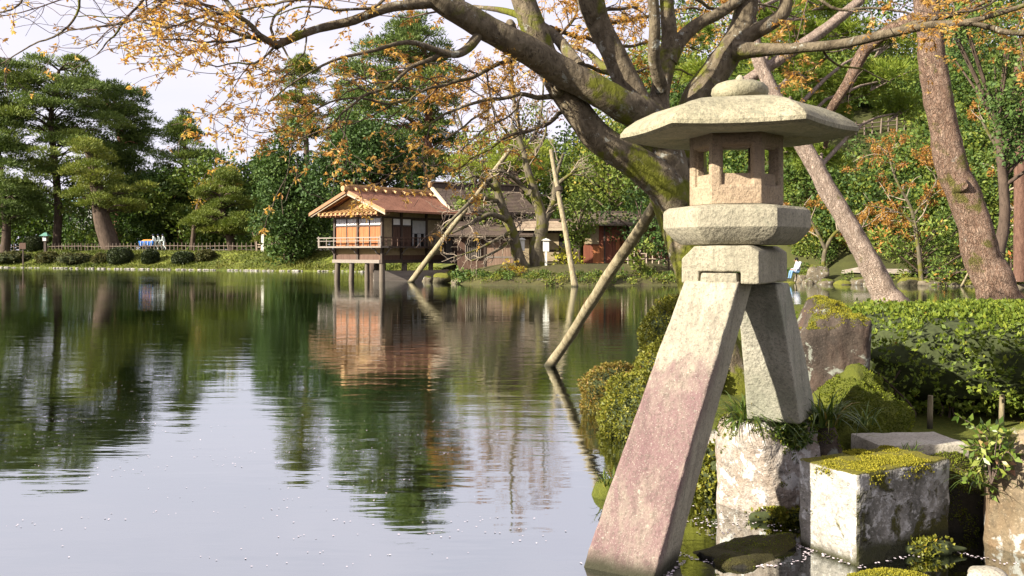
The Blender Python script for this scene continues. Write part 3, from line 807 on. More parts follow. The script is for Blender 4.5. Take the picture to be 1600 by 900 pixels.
M_SHINGM = shingle_mat("shingle_mossy", (0.13, 0.10, 0.075), (0.18, 0.14, 0.10), 0.8)

def roof_slope(name, mat, parent, x0, x1, y_ridge, z_ridge, y_eave, z_eave, courses=14, th=0.10):
    """one pitch of a shingled roof as overlapping courses along x"""
    mb = MB()
    for k in range(courses):
        t0 = k / courses; t1 = (k + 1) / courses + 0.015
        ya, za = y_ridge + (y_eave - y_ridge) * t0, z_ridge + (z_eave - z_ridge) * t0
        yb, zb = y_ridge + (y_eave - y_ridge) * t1, z_ridge + (z_eave - z_ridge) * t1
        mb.prism([(x0, ya, za), (x0, yb, zb + 0.035), (x0, yb, zb - th + 0.035), (x0, ya, za - th)], (x1 - x0, 0, 0))
    me_o = mb.build(name, mat, parent)
    bm = bmesh.new(); bm.from_mesh(me_o.data); bmesh.ops.recalc_face_normals(bm, faces=bm.faces); bm.to_mesh(me_o.data); bm.free()
    return me_o

def part(name, mat, parent, a, b):
    return MB().box(a, b).build(name, mat, parent)

TY = 53.4
THO = np.array(((597 - 800) / FPX * TY, TY, 0.0)); TROT = math.atan2(0.79, 0.613)
tea = thing("teahouse", "teahouse on stilts over the pond with russet shingle roof and orange boarded wall", "teahouse", THO, TROT)
LX, LW = 5.6, 4.2           # local x runs away along the ridge, local y along the gable wall
# stilts
for (x, y, w, tilt) in ((0.12, 0.12, 0.17, 0), (0.1, 2.75, 0.16, 0.10), (0.1, 4.05, 0.18, 0.12), (1.35, 1.95, 0.13, 0.1), (0.15, 1.45, 0.15, 0.0), (2.0, 0.12, 0.17, 0), (2.6, 2.6, 0.13, 0), (4.4, 0.15, 0.16, 0), (3.9, 3.9, 0.15, 0)):
    mb = MB(); mb.tube([(x, y + tilt, -0.9), (x, y + tilt * 0.4, 0.2), (x, y, 1.13)], [w * 1.1, w * 1.05, w * 0.95], 10, True, 0.06, int(x * 10 + y))
    mb.build("stilt", M_PILE, tea, None, True, 50)
part("sill_beam", M_DARKW, tea, (-0.10, -0.10, 1.10), (LX, 0.12, 1.30))
part("sill_beam", M_GREYW, tea, (-0.12, 0.12, 1.10), (0.10, LW + 0.12, 1.30))
part("sill_beam", M_DARKW, tea, (-0.02, LW - 0.1, 1.10), (LX, LW + 0.1, 1.29))
part("floor", M_DARKW, tea, (0.10, 0.12, 1.14), (LX - 0.02, LW - 0.1, 1.26))
# lower skirt: brown boards below, ochre plaster above
for y0, y1 in ((0.08, 2.02), (2.16, LW - 0.05)):
    part("skirt_board", M_BROWNW, tea, (0.02, y0, 1.30), (0.09, y1, 1.62)); part("plaster_panel", M_TAN, tea, (0.03, y0, 1.62), (0.10, y1, 2.02))
for x0, x1 in ((0.12, 1.55), (1.68, 3.75), (3.9, LX - 0.1)):
    part("skirt_board", M_BROWNW, tea, (x0, 0.02, 1.30), (x1, 0.09, 1.58)); part("plaster_panel", M_BUFF, tea, (x0, 0.03, 1.58), (x1, 0.10, 2.02))
# posts
for (x, y) in ((0.0, 0.0), (0.0, LW), (0.0, 2.09), (1.6, 0.0), (3.82, 0.0), (LX - 0.1, 0.0), (LX - 0.1, LW), (2.8, LW)):
    part("post", M_DARKW, tea, (x - 0.075, y - 0.075, 1.305), (x + 0.075, y + 0.075, 4.30))
# veranda deck with rail on two sides
part("veranda_deck", M_GREYW, tea, (-0.72, -0.62, 2.02), (-0.08, LW + 0.75, 2.12))
part("veranda_deck", M_DARKW, tea, (-0.08, -0.62, 2.02), (4.1, -0.08, 2.12))
def rail(z, h, d):
    part("rail", M_GREYW, tea, (-0.70 - d, -0.60 - d, z), (-0.64 + d, LW + 0.86, z + h)); part("rail", M_BROWNW, tea, (-0.64 + d, -0.60 - d, z), (4.05, -0.54 + d, z + h))
rail(2.60, 0.06, 0.015); rail(2.42, 0.035, 0.0)
for y in np.linspace(-0.40, LW + 0.66, 9): part("baluster", M_GREYW, tea, (-0.69, y - 0.02, 2.12), (-0.65, y + 0.02, 2.60))
for x in np.linspace(-0.2, 4.0, 10): part("baluster", M_BROWNW, tea, (x - 0.02, -0.59, 2.12), (x + 0.02, -0.55, 2.60))
for (x, y) in ((-0.67, -0.57), (-0.67, LW + 0.72), (4.02, -0.57)): part("rail_post", M_GREYW, tea, (x - 0.045, y - 0.045, 2.12), (x + 0.045, y + 0.045, 2.72))
for y in (0.25, 2.09, LW - 0.1):
    MB().tube(*smooth_path([(0.0, y, 1.64), (-0.22, y, 1.74), (-0.36, y, 1.92), (-0.62, y, 2.0)], [0.045, 0.045, 0.045, 0.05], 9), n=6).build("bracket", M_GREYW, tea, None, True)
for x in (0.25, 1.6, 3.82):
    MB().tube(*smooth_path([(x, 0.0, 1.64), (x, -0.2, 1.74), (x, -0.34, 1.92), (x, -0.56, 2.0)], [0.045, 0.045, 0.045, 0.05], 9), n=6).build("bracket", M_GREYW, tea, None, True)
# gable wall: four sliding panels of orange boards with paper lights above
part("wall_core", M_VOID, tea, (0.10, 0.10, 2.1), (LX - 0.06, LW - 0.06, 4.25))
part("lintel", M_DARKW, tea, (-0.05, 0.08, 3.80), (0.08, LW - 0.08, 3.92)); part("lintel", M_DARKW, tea, (-0.04, 0.08, 3.32), (0.07, LW - 0.08, 3.40))
part("plaster_panel", M_TAN, tea, (0.02, 0.08, 3.92), (0.09, LW - 0.08, 4.28))
pw = (LW - 0.16) / 4
for k in range(4):
    y0 = 0.08 + k * pw
    part("panel_stile", M_DARKW, tea, (-0.03, y0 - 0.03, 2.12), (0.07, y0 + 0.03, 3.80))
    w = part("paper_window", M_PAPER, tea, (0.02, y0 + 0.05, 3.42), (0.05, y0 + pw - 0.04, 3.79))
    for q in range(1, 6): part("window_bar", M_PALEB, w, (0.004, y0 + 0.05 + (pw - 0.09) * q / 6 - 0.006, 3.425), (0.019, y0 + 0.05 + (pw - 0.09) * q / 6 + 0.006, 3.785))
    for q in range(4):
        b0 = y0 + 0.045 + (pw - 0.08) * q / 4; b1 = y0 + 0.045 + (pw - 0.08) * (q + 1) / 4 - 0.012
        part("plank", M_ORANGE, tea, (0.0 + 0.008 * (q % 2), b0, 2.14), (0.05, b1, 3.31))
# long wall in shade: plaster, board doors with lights, pale slatted screens
part("plaster_panel", M_BUFF, tea, (0.12, 0.03, 2.12), (0.84, 0.10, 3.80))
part("lintel", M_DARKW, tea, (0.09, -0.05, 3.80), (LX - 0.12, 0.08, 3.90)); part("plaster_panel", M_BUFF, tea, (0.12, 0.03, 3.90), (LX - 0.12, 0.10, 4.28))
for x0 in (0.92, 1.72):
    for q in range(4): part("plank", M_BROWNW, tea, (x0 + q * 0.19, 0.0 + 0.006 * (q % 2), 2.13), (x0 + q * 0.19 + 0.178, 0.06, 3.30))
    part("paper_window", M_PAPER, tea, (x0 + 0.02, 0.02, 3.42), (x0 + 0.74, 0.06, 3.78))
    part("panel_stile", M_DARKW, tea, (x0 - 0.05, -0.03, 2.12), (x0 - 0.01, 0.08, 3.80))
part("lintel", M_DARKW, tea, (0.87, -0.04, 3.31), (2.5, 0.07, 3.40))
for q in range(8): part("screen_slat", M_PALEP, tea, (2.62 + q * 0.148, 0.0, 2.92), (2.62 + q * 0.148 + 0.126, 0.05, 3.72))
for q in (0, 3, 4, 7): part("screen_slat", M_PALEP, tea, (2.62 + q * 0.148, 0.01, 2.13), (2.62 + q * 0.148 + 0.126, 0.05, 2.90))
part("lintel", M_DARKW, tea, (2.55, -0.02, 3.72), (3.82, 0.07, 3.80))
part("plaster_panel", M_BUFF, tea, (3.92, 0.03, 2.12), (LX - 0.2, 0.10, 3.80))
for y0 in (0.4, 1.9): part("plaster_panel", M_BUFF, tea, (0.3 + y0, LW - 0.04, 1.3), (1.6 + y0, LW + 0.03, 4.2))
# roof
YC = LW / 2; RX0, RX1 = -0.95, 6.9; ZR, ZE = 5.52, 4.22; EY = 3.34
roof_slope("roof_slope", M_SHING, tea, RX0, RX1, YC, ZR, YC - EY, ZE, 16, 0.13)
roof_slope("roof_slope", M_SHING, tea, RX0, RX1, YC, ZR - 0.004, YC + EY, ZE, 16, 0.13)
for s in (-1, 1):      # bargeboards on the gable
    d = unit(np.array((0, s * EY, ZE - ZR))); nrm_ = np.array((0, d[2] * s, abs(d[1])))
    L = math.hypot(EY, ZR - ZE)
    c0 = np.array((RX0 - 0.03, YC, ZR - 0.09))
    MB().obox(c0 + d * (L / 2 + 0.02) + np.array((0, 0, -0.02 * s)), np.array((0.035, 0, 0)), d * (L / 2 + 0.03), np.array((0, 0, 0.10))).build("bargeboard", M_BARGE, tea)
    MB().obox(c0 + d * (L / 2) + np.array((0.10, 0, -0.16)), np.array((0.05, 0, 0)), d * (L / 2 - 0.05), np.array((0, 0, 0.055))).build("bargeboard", M_PALEB, tea)
    MB().obox(c0 + d * (L / 2) + np.array((0.45, 0, -0.13)), np.array((0.06, 0, 0)), d * (L / 2 - 0.1), np.array((0, 0, 0.05))).build("purlin", M_BARGE, tea)
mb = MB(); mb.prism([(-0.02, YC - 2.3, 4.36), (-0.02, YC + 2.3, 4.36), (-0.02, YC, 5.30)], (0.06, 0, 0)); mb.build("gable_wall", M_TAN, tea)
part("gable_post", M_BARGE, tea, (-0.06, YC - 0.05, 4.30), (-0.022, YC + 0.05, 5.25)); part("gable_beam", M_BARGE, tea, (-0.08, YC - 2.2, 4.30), (-0.022, YC + 2.2, 4.40))
# ridge box and its tile stubs
part("ridge", M_BARGE, tea, (RX0 + 0.15, YC - 0.20, ZR - 0.05), (RX1 - 0.5, YC + 0.20, ZR + 0.22))
part("ridge_cap", M_TILE, tea, (RX0 - 0.05, YC - 0.14, ZR + 0.22), (RX1 - 0.55, YC + 0.14, ZR + 0.34))
for x in np.linspace(RX0 + 0.45, RX1 - 0.85, 9):
    MB().tube([(x, YC - 0.52, ZR - 0.02), (x, YC - 0.16, ZR + 0.12)], [0.085, 0.085], 8).build("ridge_tile", M_TILE, tea, None, True, 40)
MB().tube([(RX0 - 0.28, YC, ZR + 0.06), (RX0 + 0.3, YC, ZR + 0.08)], [0.17, 0.17], 10).build("ridge_end", M_TILE, tea, None, True, 40)
# pent roof under the gable with a row of pale tiles
mb = MB(); mb.prism([(-0.86, -0.5, 3.98), (-0.86, LW + 0.55, 3.98), (-0.0, LW + 0.55, 4.26), (-0.0, -0.5, 4.26)], (0, 0, 0.07)); mb.build("pent_roof", M_BARGE, tea)
for y in np.linspace(-0.42, LW + 0.46, 14):
    MB().tube([(-0.92, y, 4.075), (-0.02, y, 4.37)], [0.085, 0.085], 8).build("pent_tile", M_TILE, tea, None, True, 40)
for y in np.linspace(-0.4, LW + 0.4, 12): part("rafter", M_BARGE, tea, (-0.80, y - 0.03, 3.90), (-0.05, y + 0.03, 3.985))
for x in np.linspace(-0.5, RX1 - 0.6, 18): part("rafter", M_DARKW, tea, (x - 0.035, -0.88, 4.17), (x + 0.035, -0.04, 4.262))

# second house behind it, darker roof
h2 = thing("house", "brown house behind the teahouse with dark shingle roof and pale bargeboard", "house", THO + np.array((0.613, 0.79, 0)) * 6.2 + np.array((0, 0, 1.0)), TROT - math.radians(24))
h2o = h2
part("wall", M_DARKW, h2, (0.1, 0.15, 0.0), (5.6, 4.6, 3.35))
for q in range(4): part("plaster_panel", M_BUFF if q % 2 else M_BROWNW, h2, (0.2 + q * 1.3, 0.08, 0.4 + 0.6 * (q % 2)), (1.38 + q * 1.3, 0.16, 2.9))
roof_slope("roof_slope", M_SHINGD, h2, -0.35, 6.1, 2.3, 5.15, -0.85, 3.42, 16, 0.16)
roof_slope("roof_slope", M_SHINGD, h2, -0.35, 6.1, 2.3, 5.145, 5.4, 3.42, 16, 0.16)
d = unit(np.array((0, -3.15, -1.73))); L = math.hypot(3.15, 1.73)
MB().obox(np.array((-0.42, 2.3, 5.1)) + d * L / 2, np.array((0.07, 0, 0)), d * (L / 2 + 0.1), np.array((0, 0, 0.13))).build("bargeboard", M_PALEB, h2)
mb = MB(); mb.prism([(-0.1, -0.6, 3.36), (-0.1, 5.2, 3.36), (-0.1, 2.3, 5.0)], (0.15, 0, 0)); mb.build("gable_wall", M_BUFF, h2)
part("ridge", M_DARKW, h2, (-0.45, 2.1, 5.08), (6.2, 2.5, 5.36)); part("ridge_cap", M_SHINGL, h2, (-0.6, 2.0, 5.42), (6.3, 2.6, 5.50)); part("ridge_cap", M_DARKW, h2, (-0.55, 2.15, 5.36), (6.25, 2.45, 5.42))
MB().tube([(-0.62, 2.3, 5.30), (-0.3, 2.3, 5.32)], [0.2, 0.2], 10).build("ridge_end", M_TILE, h2, None, True, 40)

def gate_hut(label, name, x, y, w, dpt, hgt, rz, roofm, wallm, panels, z=None, rise=0.9, over=0.5, cat="house"):
    z0 = far_z(x, y) - 0.1 if z is None else z
    h = thing(name, label, cat, (x, y, z0), rz)
    part("wall", wallm, h, (0, 0.12, 0), (w, dpt, hgt))
    roof_slope("roof_slope", roofm, h, -over, w + over, dpt / 2, hgt + rise, -over, hgt - 0.02, 10, 0.10)
    roof_slope("roof_slope", roofm, h, -over, w + over, dpt / 2, hgt + rise - 0.004, dpt + over, hgt - 0.02, 10, 0.10)
    part("ridge", M_DARKW, h, (-over, dpt / 2 - 0.12, hgt + rise - 0.04), (w + over, dpt / 2 + 0.12, hgt + rise + 0.12))
    part("eave_board", M_PALEB, h, (-over, -over - 0.03, hgt - 0.10), (w + over, -over + 0.02, hgt - 0.01))
    for kind, x0, x1, za, zb in panels:
        if kind == 'door':
            dd = part("door", M_PALEW, h, (x0, 0.04, za), (x1, 0.10, zb))
            n = max(3, int((x1 - x0) / 0.16))
            for q in range(n): part("plank", M_PALEW, dd, (x0 + (x1 - x0) * q / n, 0.015 + 0.006 * (q % 2), za + 0.02), (x0 + (x1 - x0) * (q + 1) / n - 0.012, 0.039, zb - 0.02))
            part("door_rail", M_GREYW, dd, (x0, -0.005, (za + zb) / 2 - 0.04), (x1, 0.014, (za + zb) / 2 + 0.04))
        elif kind == 'lattice':
            dd = part("window", M_VOID, h, (x0, 0.06, za), (x1, 0.11, zb)); n = int((x1 - x0) / 0.11)
            for q in range(n + 1): part("window_bar", M_GREYW, dd, (x0 + (x1 - x0) * q / n - 0.02, 0.02, za), (x0 + (x1 - x0) * q / n + 0.02, 0.058, zb))
        elif kind == 'void': part("opening", M_VOID, h, (x0, 0.06, za), (x1, 0.117, zb))
        elif kind == 'post': part("post", M_DARKW, h, (x0, -0.02, za), (x1, 0.115, zb))
        elif kind == 'red':
            n = max(2, int((x1 - x0) / 0.2))
            for q in range(n): part("plank", M_REDW, h, (x0 + (x1 - x0) * q / n, 0.03 + 0.008 * (q % 2), za), (x0 + (x1 - x0) * (q + 1) / n - 0.012, 0.113, zb))
        elif kind == 'orange': part("panel", M_ORANGE, h, (x0, 0.03, za), (x1, 0.113, zb))
        elif kind == 'tan': part("plaster_panel", M_BUFF, h, (x0, 0.05, za), (x1, 0.113, zb))
    return h
M_PALEW = wood_mat("plank_pale", (0.26, 0.165, 0.115), (0.36, 0.24, 0.17), 'Z', 1.0)
gate_hut("low annex with pale plank door behind the bare mossy trees", "annex", -3.3, 54.0, 4.4, 3.0, 2.45, 0.06, M_SHINGD, M_BROWNW,
         [('lattice', 0.5, 1.4, 1.0, 2.1), ('door', 1.75, 3.4, 0.2, 2.05), ('post', 1.6, 1.72, 0, 2.4), ('post', 3.45, 3.58, 0, 2.4), ('tan', 3.65, 4.35, 0.2, 2.2)], rise=0.75)
gate_hut("entrance lodge with pale sunlit shingle eave behind the white signpost", "lodge", 0.35, 54.6, 3.6, 2.6, 2.15, -0.05, M_SHINGL, M_DARKW,
         [('tan', 0.2, 1.1, 0.3, 1.9), ('void', 2.55, 3.3, 0.3, 1.7), ('tan', 1.5, 2.5, 0.9, 1.9), ('post', 1.2, 1.35, 0, 2.1), ('tan', 1.5, 2.5, 0.2, 0.75)], rise=0.55, over=0.6)
gate_hut("red-boarded hut with a mossy shingle roof at the foot of the hill", "hut", 4.35, 54.2, 5.5, 3.0, 2.45, -0.03, M_SHINGM, M_REDW,
         [('tan', 0.05, 0.9, 1.25, 2.4), ('orange', 0.55, 1.2, 0.1, 1.15), ('red', 1.3, 2.6, 0.1, 2.2), ('orange', 1.9, 2.5, 0.9, 1.5), ('red', 2.7, 4.3, 0.1, 2.1), ('post', 1.2, 1.3, 0, 2.45), ('post', 2.62, 2.72, 0, 2.45), ('red', 4.4, 5.45, 0.1, 2.2)], rise=0.75, over=0.55)
# glimpse of a far pale building with a blue-grey roof between the pines
fb = thing("far_building", "far white building with a pale blue roof glimpsed between the pines", "building", (PX(118, 300, 135)[0], 135, 0))
part("wall", M_PALEP, fb, (-2.4, 0, 0), (2.4, 6, 9.4)); mb = MB(); mb.prism([(-2.8, -0.6, 9.4), (2.8, -0.6, 9.4), (1.6, 3, 11.4), (-1.6, 3, 11.4)], (0, 0.4, 0.05)); mb.build("roof", plain_mat("blue_roof", (0.30, 0.42, 0.48)), fb)
for q in range(2): part("window", M_VOID, fb, (-1.7 + q * 2.2, -0.05, 7.0), (-0.5 + q * 2.2, 0.02, 8.6))

# moored punt under the teahouse
bt = thing("wooden_boat", "grey flat-bottomed boat moored under the teahouse", "boat", PX(640, 436, 55.2) * np.array((1, 1, 0)), math.radians(12))
xs_ = np.linspace(-2.2, 2.4, 13); V = []; 
for x in xs_:
    t = (x + 2.2) / 4.6; w = 0.62 * (1 - 0.55 * max(0, t - 0.6) / 0.4); s = 0.02 + 0.55 * max(0, t - 0.62) ** 1.6 + 0.25 * max(0, 0.2 - t)
    for yy, zz in ((-w, 0.62 + s * 0.5), (-w * 0.8, s - 0.1), (w * 0.8, s - 0.1), (w, 0.62 + s * 0.5), (w * 0.9, 0.60 + s * 0.5), (w * 0.7, s), (-w * 0.7, s), (-w * 0.9, 0.60 + s * 0.5)): V.append((x, yy, zz))
F = [(i * 8 + j, i * 8 + (j + 1) % 8, (i + 1) * 8 + (j + 1) % 8, (i + 1) * 8 + j) for i in range(12) for j in range(8)] + [tuple(range(8)), tuple(96 + j for j in range(7, -1, -1))]
link_mesh("hull", raw_mesh("hull", V, F, M_GREYW), bt)
for x in (-1.2, 0.2, 1.2): part("thwart", M_GREYW, bt, (x - 0.12, -0.5, 0.45), (x + 0.12, 0.5, 0.5))

# ------------------------------------------------------------------ fences, posts, lamp, signs
M_PICK = wood_mat("fence_timber", (0.36, 0.27, 0.20), (0.52, 0.42, 0.32), 'Z', 0.8)
M_PICKD = wood_mat("fence_timber_dark", (0.17, 0.125, 0.095), (0.27, 0.21, 0.16), 'Z', 0.8)
def fence(label, pts, spacing, hgt, w, mat, railz=(0.45,), group=None, zig=0.0, name="fence", ground=far_z):
    P, _ = smooth_path([(a, b, 0) for a, b in pts], [1] * len(pts), 200)
    seg = np.linalg.norm(np.diff(P, axis=0), axis=1); S = np.concatenate([[0], np.cumsum(seg)])
    n = int(S[-1] / spacing)
    s = np.linspace(0, S[-1], n + 1)
    X = np.interp(s, S, P[:, 0]); Y = np.interp(s, S, P[:, 1]); Z = ground_h(X, Y)
    base = np.array((X[0], Y[0], Z[0]))
    f = thing(name, label, "fence", base)
    rngf = np.random.default_rng(n)
    mesh = None
    for k in range(n + 1):
        hh = hgt * (1 if k % 2 or not zig else 1.12)
        if mesh is None:
            mesh = MB().tube([(0, 0, -0.3), (0, 0, 0.5), (0, 0, 1)], [w, w, w * 0.85], 6).build("picket", mat, f).data
            o = f.children[0]
        else: o = link_mesh("picket", mesh, f)
        o.location = (X[k] - base[0], Y[k] - base[1] + (0.05 if k % 2 else -0.05), Z[k] - base[2]); o.scale = (1, 1, hh)
        o.rotation_euler = (rngf.normal() * 0.03, rngf.normal() * 0.03 + (zig if k % 2 else -zig), 0)
    for rz_ in railz:
        MB().tube(np.column_stack([X, Y, Z + rz_]) - base, np.full(n + 1, w * 0.8), 6).build("rail", mat, f, None, True)
    return f
def shore(px_, dY):
    """a point on the far lawn behind the water's edge in the direction of photo column px_"""
    best = None
    for Yq in np.arange(70, 125, 0.25):
        x = (px_ - 800) / FPX * Yq
        d = poly_sd(np.array([[x, Yq]]), POND)[0]
        if d > dY: return (x, Yq)
    return (x, Yq)
fence("rustic picket fence along the lawn below the tall pines", [shore(q, 5.6) for q in (-40, 60, 160, 260, 335, 400)], 0.62, 0.88, 0.05, M_PICKD, (0.52,))
fence("pale zigzag picket fence beside the teahouse", [shore(q, 5.2) for q in (402, 440, 480, 515)], 0.42, 0.90, 0.06, M_PICK, (0.40, 0.66), zig=0.10)
fence("small rail fence high on the wooded hillside", [(PX(q, 215, 63)[0], 63 + 0.4 * k) for k, q in enumerate((1300, 1340, 1380, 1425))], 0.62, 1.0, 0.06, M_PICKD, (0.45, 0.75))
fence("low fence with pale pickets in front of the red hut", [(PX(q, 420, 51.5)[0], 51.5) for q in (972, 1000, 1030, 1058)], 0.32, 0.75, 0.05, M_PICK, (0.25, 0.55))

M_COPPER = plain_mat("verdigris_copper", (0.12, 0.26, 0.20), 0.6, 0.25)
lp = PX(71, 392, 103.5); lz = far_z(lp[0], lp[1])
lamp = thing("garden_lamp", "wooden garden lamp post with a green copper roof beside the fence", "lamp post", (lp[0], lp[1], lz))
part("post", M_DARKW, lamp, (-0.13, -0.13, -0.2), (0.13, 0.13, 2.35)); part("lamp_box", M_GREYW, lamp, (-0.24, -0.24, 2.35), (0.24, 0.24, 2.95))
for sx_ in (-1, 1): part("pane", M_PAPER, lamp, (-0.18, sx_ * 0.245 - 0.008, 2.42), (0.18, sx_ * 0.245 + 0.008, 2.88))
mb = MB(); mb.add([(-0.5, -0.5, 2.95), (0.5, -0.5, 2.95), (0.5, 0.5, 2.95), (-0.5, 0.5, 2.95), (-0.12, 0, 3.35), (0.12, 0, 3.35)], [(3, 2, 1, 0), (0, 1, 5, 4), (1, 2, 5), (2, 3, 4, 5), (3, 0, 4)]); mb.build("lamp_roof", M_COPPER, lamp)
sp_ = PX(36, 392, 103); sg = thing("notice_board", "small brown notice board on a post beside the garden lamp", "sign", (sp_[0], sp_[1], far_z(sp_[0], sp_[1])))
part("post", M_DARKW, sg, (-0.06, -0.05, -0.2), (0.06, 0.05, 2.0)); part("board", M_BROWNW, sg, (-0.35, -0.09, 1.9), (0.35, -0.052, 2.6))
M_WPAINT = plain_mat("white_painted_wood", (0.72, 0.69, 0.60), 0.6, 0.12)
for (qx, yb, yt, lab) in ((853, 421, 372, "white roofed signpost standing before the entrance lodge"), (815, 424, 371, "pale signpost half hidden behind the bare mossy trunk")):
    b0 = PX(qx, yb, 50.2); gz = far_z(b0[0], 50.2); tz = PX(qx, yt, 50.2)[2]
    s_ = thing("signpost", lab, "signpost", (b0[0], 50.2, gz)); H = tz - gz
    part("post", M_WPAINT, s_, (-0.06, -0.06, -0.1), (0.06, 0.06, H - 0.6)); part("panel", M_WPAINT, s_, (-0.17, -0.075, H - 0.75), (0.17, -0.062, H - 0.06))
    mb = MB(); mb.prism([(-0.27, -0.16, H - 0.14), (0.27, -0.16, H - 0.14), (0, -0.16, H)], (0, 0.3, 0)); mb.build("cap", M_WPAINT, s_)
wp = PX(404, 390, 90); s_ = thing("marker_post", "short white marker post by the zigzag fence", "post", (wp[0], 91.5, far_z(wp[0], 91.5)))
part("post", M_WPAINT, s_, (-0.13, -0.1, -0.1), (0.13, 0.1, 1.7)); part("cap", M_WPAINT, s_, (-0.17, -0.14, 1.7), (0.17, 0.14, 1.78))

# timber props under the trees, standing in the water
m = NT("peeled_pole"); vz = m.coord("Object", (5, 5, 0.9)); vc = m.coord()
pc = m.mix(m.mask(m.noise(vz, 2.2, 6, 0.7, 0.4), 0.34, 0.66), (0.17, 0.135, 0.075), (0.33, 0.28, 0.175))
pc = m.mix(m.math('MULTIPLY', m.mask(m.noise(vz, 9, 4, 0.7), 0.52, 0.66), 0.7), pc, (0.07, 0.055, 0.032))
pc = m.mix(m.math('MULTIPLY', m.mask(m.noise(vc, 3.5, 4, 0.6), 0.62, 0.70), 0.8), pc, (0.10, 0.075, 0.04))
pc = m.mix(m.mask(m.math('ADD', m.posz(), m.math('MULTIPLY', m.noise(vc, 5, 3), 0.15)), 0.22, 0.08), pc, (0.035, 0.032, 0.018))
M_POLE = m.done(m.bsdf(pc, 0.8, m.bump(m.noise(vz, 7, 5, 0.7), 0.9, 0.02), 0.2))
M_BIND = plain_mat("rope_binding", (0.06, 0.045, 0.03), 0.9)
def prop(label, a, b, ra, rb, bind=None):
    a, b = np.asarray(a, float), np.asarray(b, float)
    d = b - a
    base = a.copy(); ext = a - d / np.linalg.norm(d) * (0.5 + max(0, a[2]))
    p = thing("timber_prop", label, "prop", base)
    t = np.linspace(0, 1, 14)[:, None]; rngp = np.random.default_rng(int(abs(a[0]) * 100))
    P = ext * (1 - t) + b * t + np.cumsum(rngp.normal(size=(14, 3)) * 0.004, 0) * np.linalg.norm(d) / 3
    MB().tube(P - base, np.linspace(ra, rb, 14) * (1 + rngp.normal(size=14) * 0.03), 12, True, 0.13, 3).build("pole", M_POLE, p, None, True, 50)
    if bind is not None:
        q = ext * (1 - bind) + b * bind
        MB().tube(np.array([q - d / np.linalg.norm(d) * ra * 0.7, q + d / np.linalg.norm(d) * ra * 0.7]) - base, [ra * 1.25] * 2, 10).build("rope_binding", M_BIND, p, None, True, 40)
    return p
prop("thick peeled pole slanting from the water up to the big tree's trunk", (PX(857, 571, WY(571))), PX(1040, 300, 9.5), 0.078, 0.062)
prop("long slanting pole rising from the water in front of the teahouse", PX(642, 441, WY(441)), PX(797, 236, 50.0), 0.165, 0.125, 0.80)
prop("near-upright pole standing in the water before the bare mossy trees", PX(899, 448, WY(448)), PX(863, 234, 47.6), 0.165, 0.105, 0.72)
prop("thin short pole leaning at the far shore behind the big pine trunk", PX(1501, 449, 45.0), PX(1521, 412, 45.5), 0.055, 0.045)

# ------------------------------------------------------------------ people
M_SKIN = plain_mat("skin", (0.50, 0.30, 0.22), 0.6, 0.1); M_HAIR = plain_mat("dark_hair", (0.015, 0.012, 0.012), 0.5)
M_JACKET = plain_mat("white_jacket", (0.50, 0.50, 0.56), 0.8, 0.1); M_JEANS = plain_mat("pale_jeans", (0.14, 0.25, 0.38), 0.85, 0.15)
M_SUIT = plain_mat("white_workwear", (0.60, 0.65, 0.62), 0.8, 0.1); M_SHOE = plain_mat("dark_shoe", (0.03, 0.03, 0.035), 0.6)
M_NAVY = plain_mat("navy_cap", (0.03, 0.035, 0.08), 0.7)
def person(label, loc, rz, joints, edges, pick, hair_mat, group=None, scale=1.0):
    """joints: name -> (x, y, z, r); one skinned, continuous body; faces coloured by nearest joint"""
    root = thing("person", label, "person", loc, rz, group)
    names = list(joints); me = bpy.data.meshes.new("body")
    me.from_pydata([tuple(q * scale for q in joints[n][:3]) for n in names], [(names.index(a), names.index(b)) for a, b in edges], [])
    ob = bpy.data.objects.new("tmp_body", me); COL.objects.link(ob)
    sk = ob.modifiers.new("skin", 'SKIN'); sk.use_smooth_shade = True
    for i, n in enumerate(names):
        r = joints[n][3] * scale; me.skin_vertices[0].data[i].radius = (r, r); me.skin_vertices[0].data[i].use_root = (n == "pelvis")
    ss = ob.modifiers.new("sub", 'SUBSURF'); ss.levels = 2; ss.render_levels = 2
    dg = bpy.context.evaluated_depsgraph_get()
    body = bpy.data.meshes.new_from_object(ob.evaluated_get(dg)); body.name = "body"
    bpy.data.objects.remove(ob); 
    mats = list({id(v): v for v in pick.values()}.values()); body.materials.clear()
    for m_ in mats: body.materials.append(m_)
    J = np.array([[q * scale for q in joints[n][:3]] for n in names])
    for p in body.polygons:
        c_ = np.array(p.center); k = names[int(np.argmin(((J - c_) ** 2).sum(1)))]
        p.material_index = mats.index(pick[k]); p.use_smooth = True
    link_mesh("body", body, root)
    hx, hy, hz, hr = (q * scale for q in joints["head"])
    V, F = ICO[3]
    p = V * np.array((hr * 1.10, hr * 1.10, hr * 1.18)) + np.array((hx + 0.012, hy, hz + 0.03))
    keep = [f for f in F if not ((V[f][:, 0].mean() < -0.25) and (V[f][:, 2].mean() < 0.42))]
    link_mesh("hair", raw_mesh("hair", p, [tuple(f) for f in keep], hair_mat, True), root)
    for s in (-1, 1):
        link_mesh("eye", raw_mesh("eye", V * 0.014 * scale + np.array((hx - hr * 0.93, s * 0.036 * scale, hz + 0.01)), F, M_HAIR, True), root)
    nose = MB().tube([(hx - hr * 0.9, 0 + hy, hz + 0.0), (hx - hr * 1.16, 0 + hy, hz - 0.035)], [0.012, 0.02], 6); nose.build("nose", M_SKIN, root, None, True)
    MB().obox((hx - hr * 0.95, hy, hz - 0.075), (0.006, 0, 0), (0, 0.028, 0), (0, 0, 0.006)).build("mouth", plain_mat("lips", (0.35, 0.12, 0.10)), root)
    return root
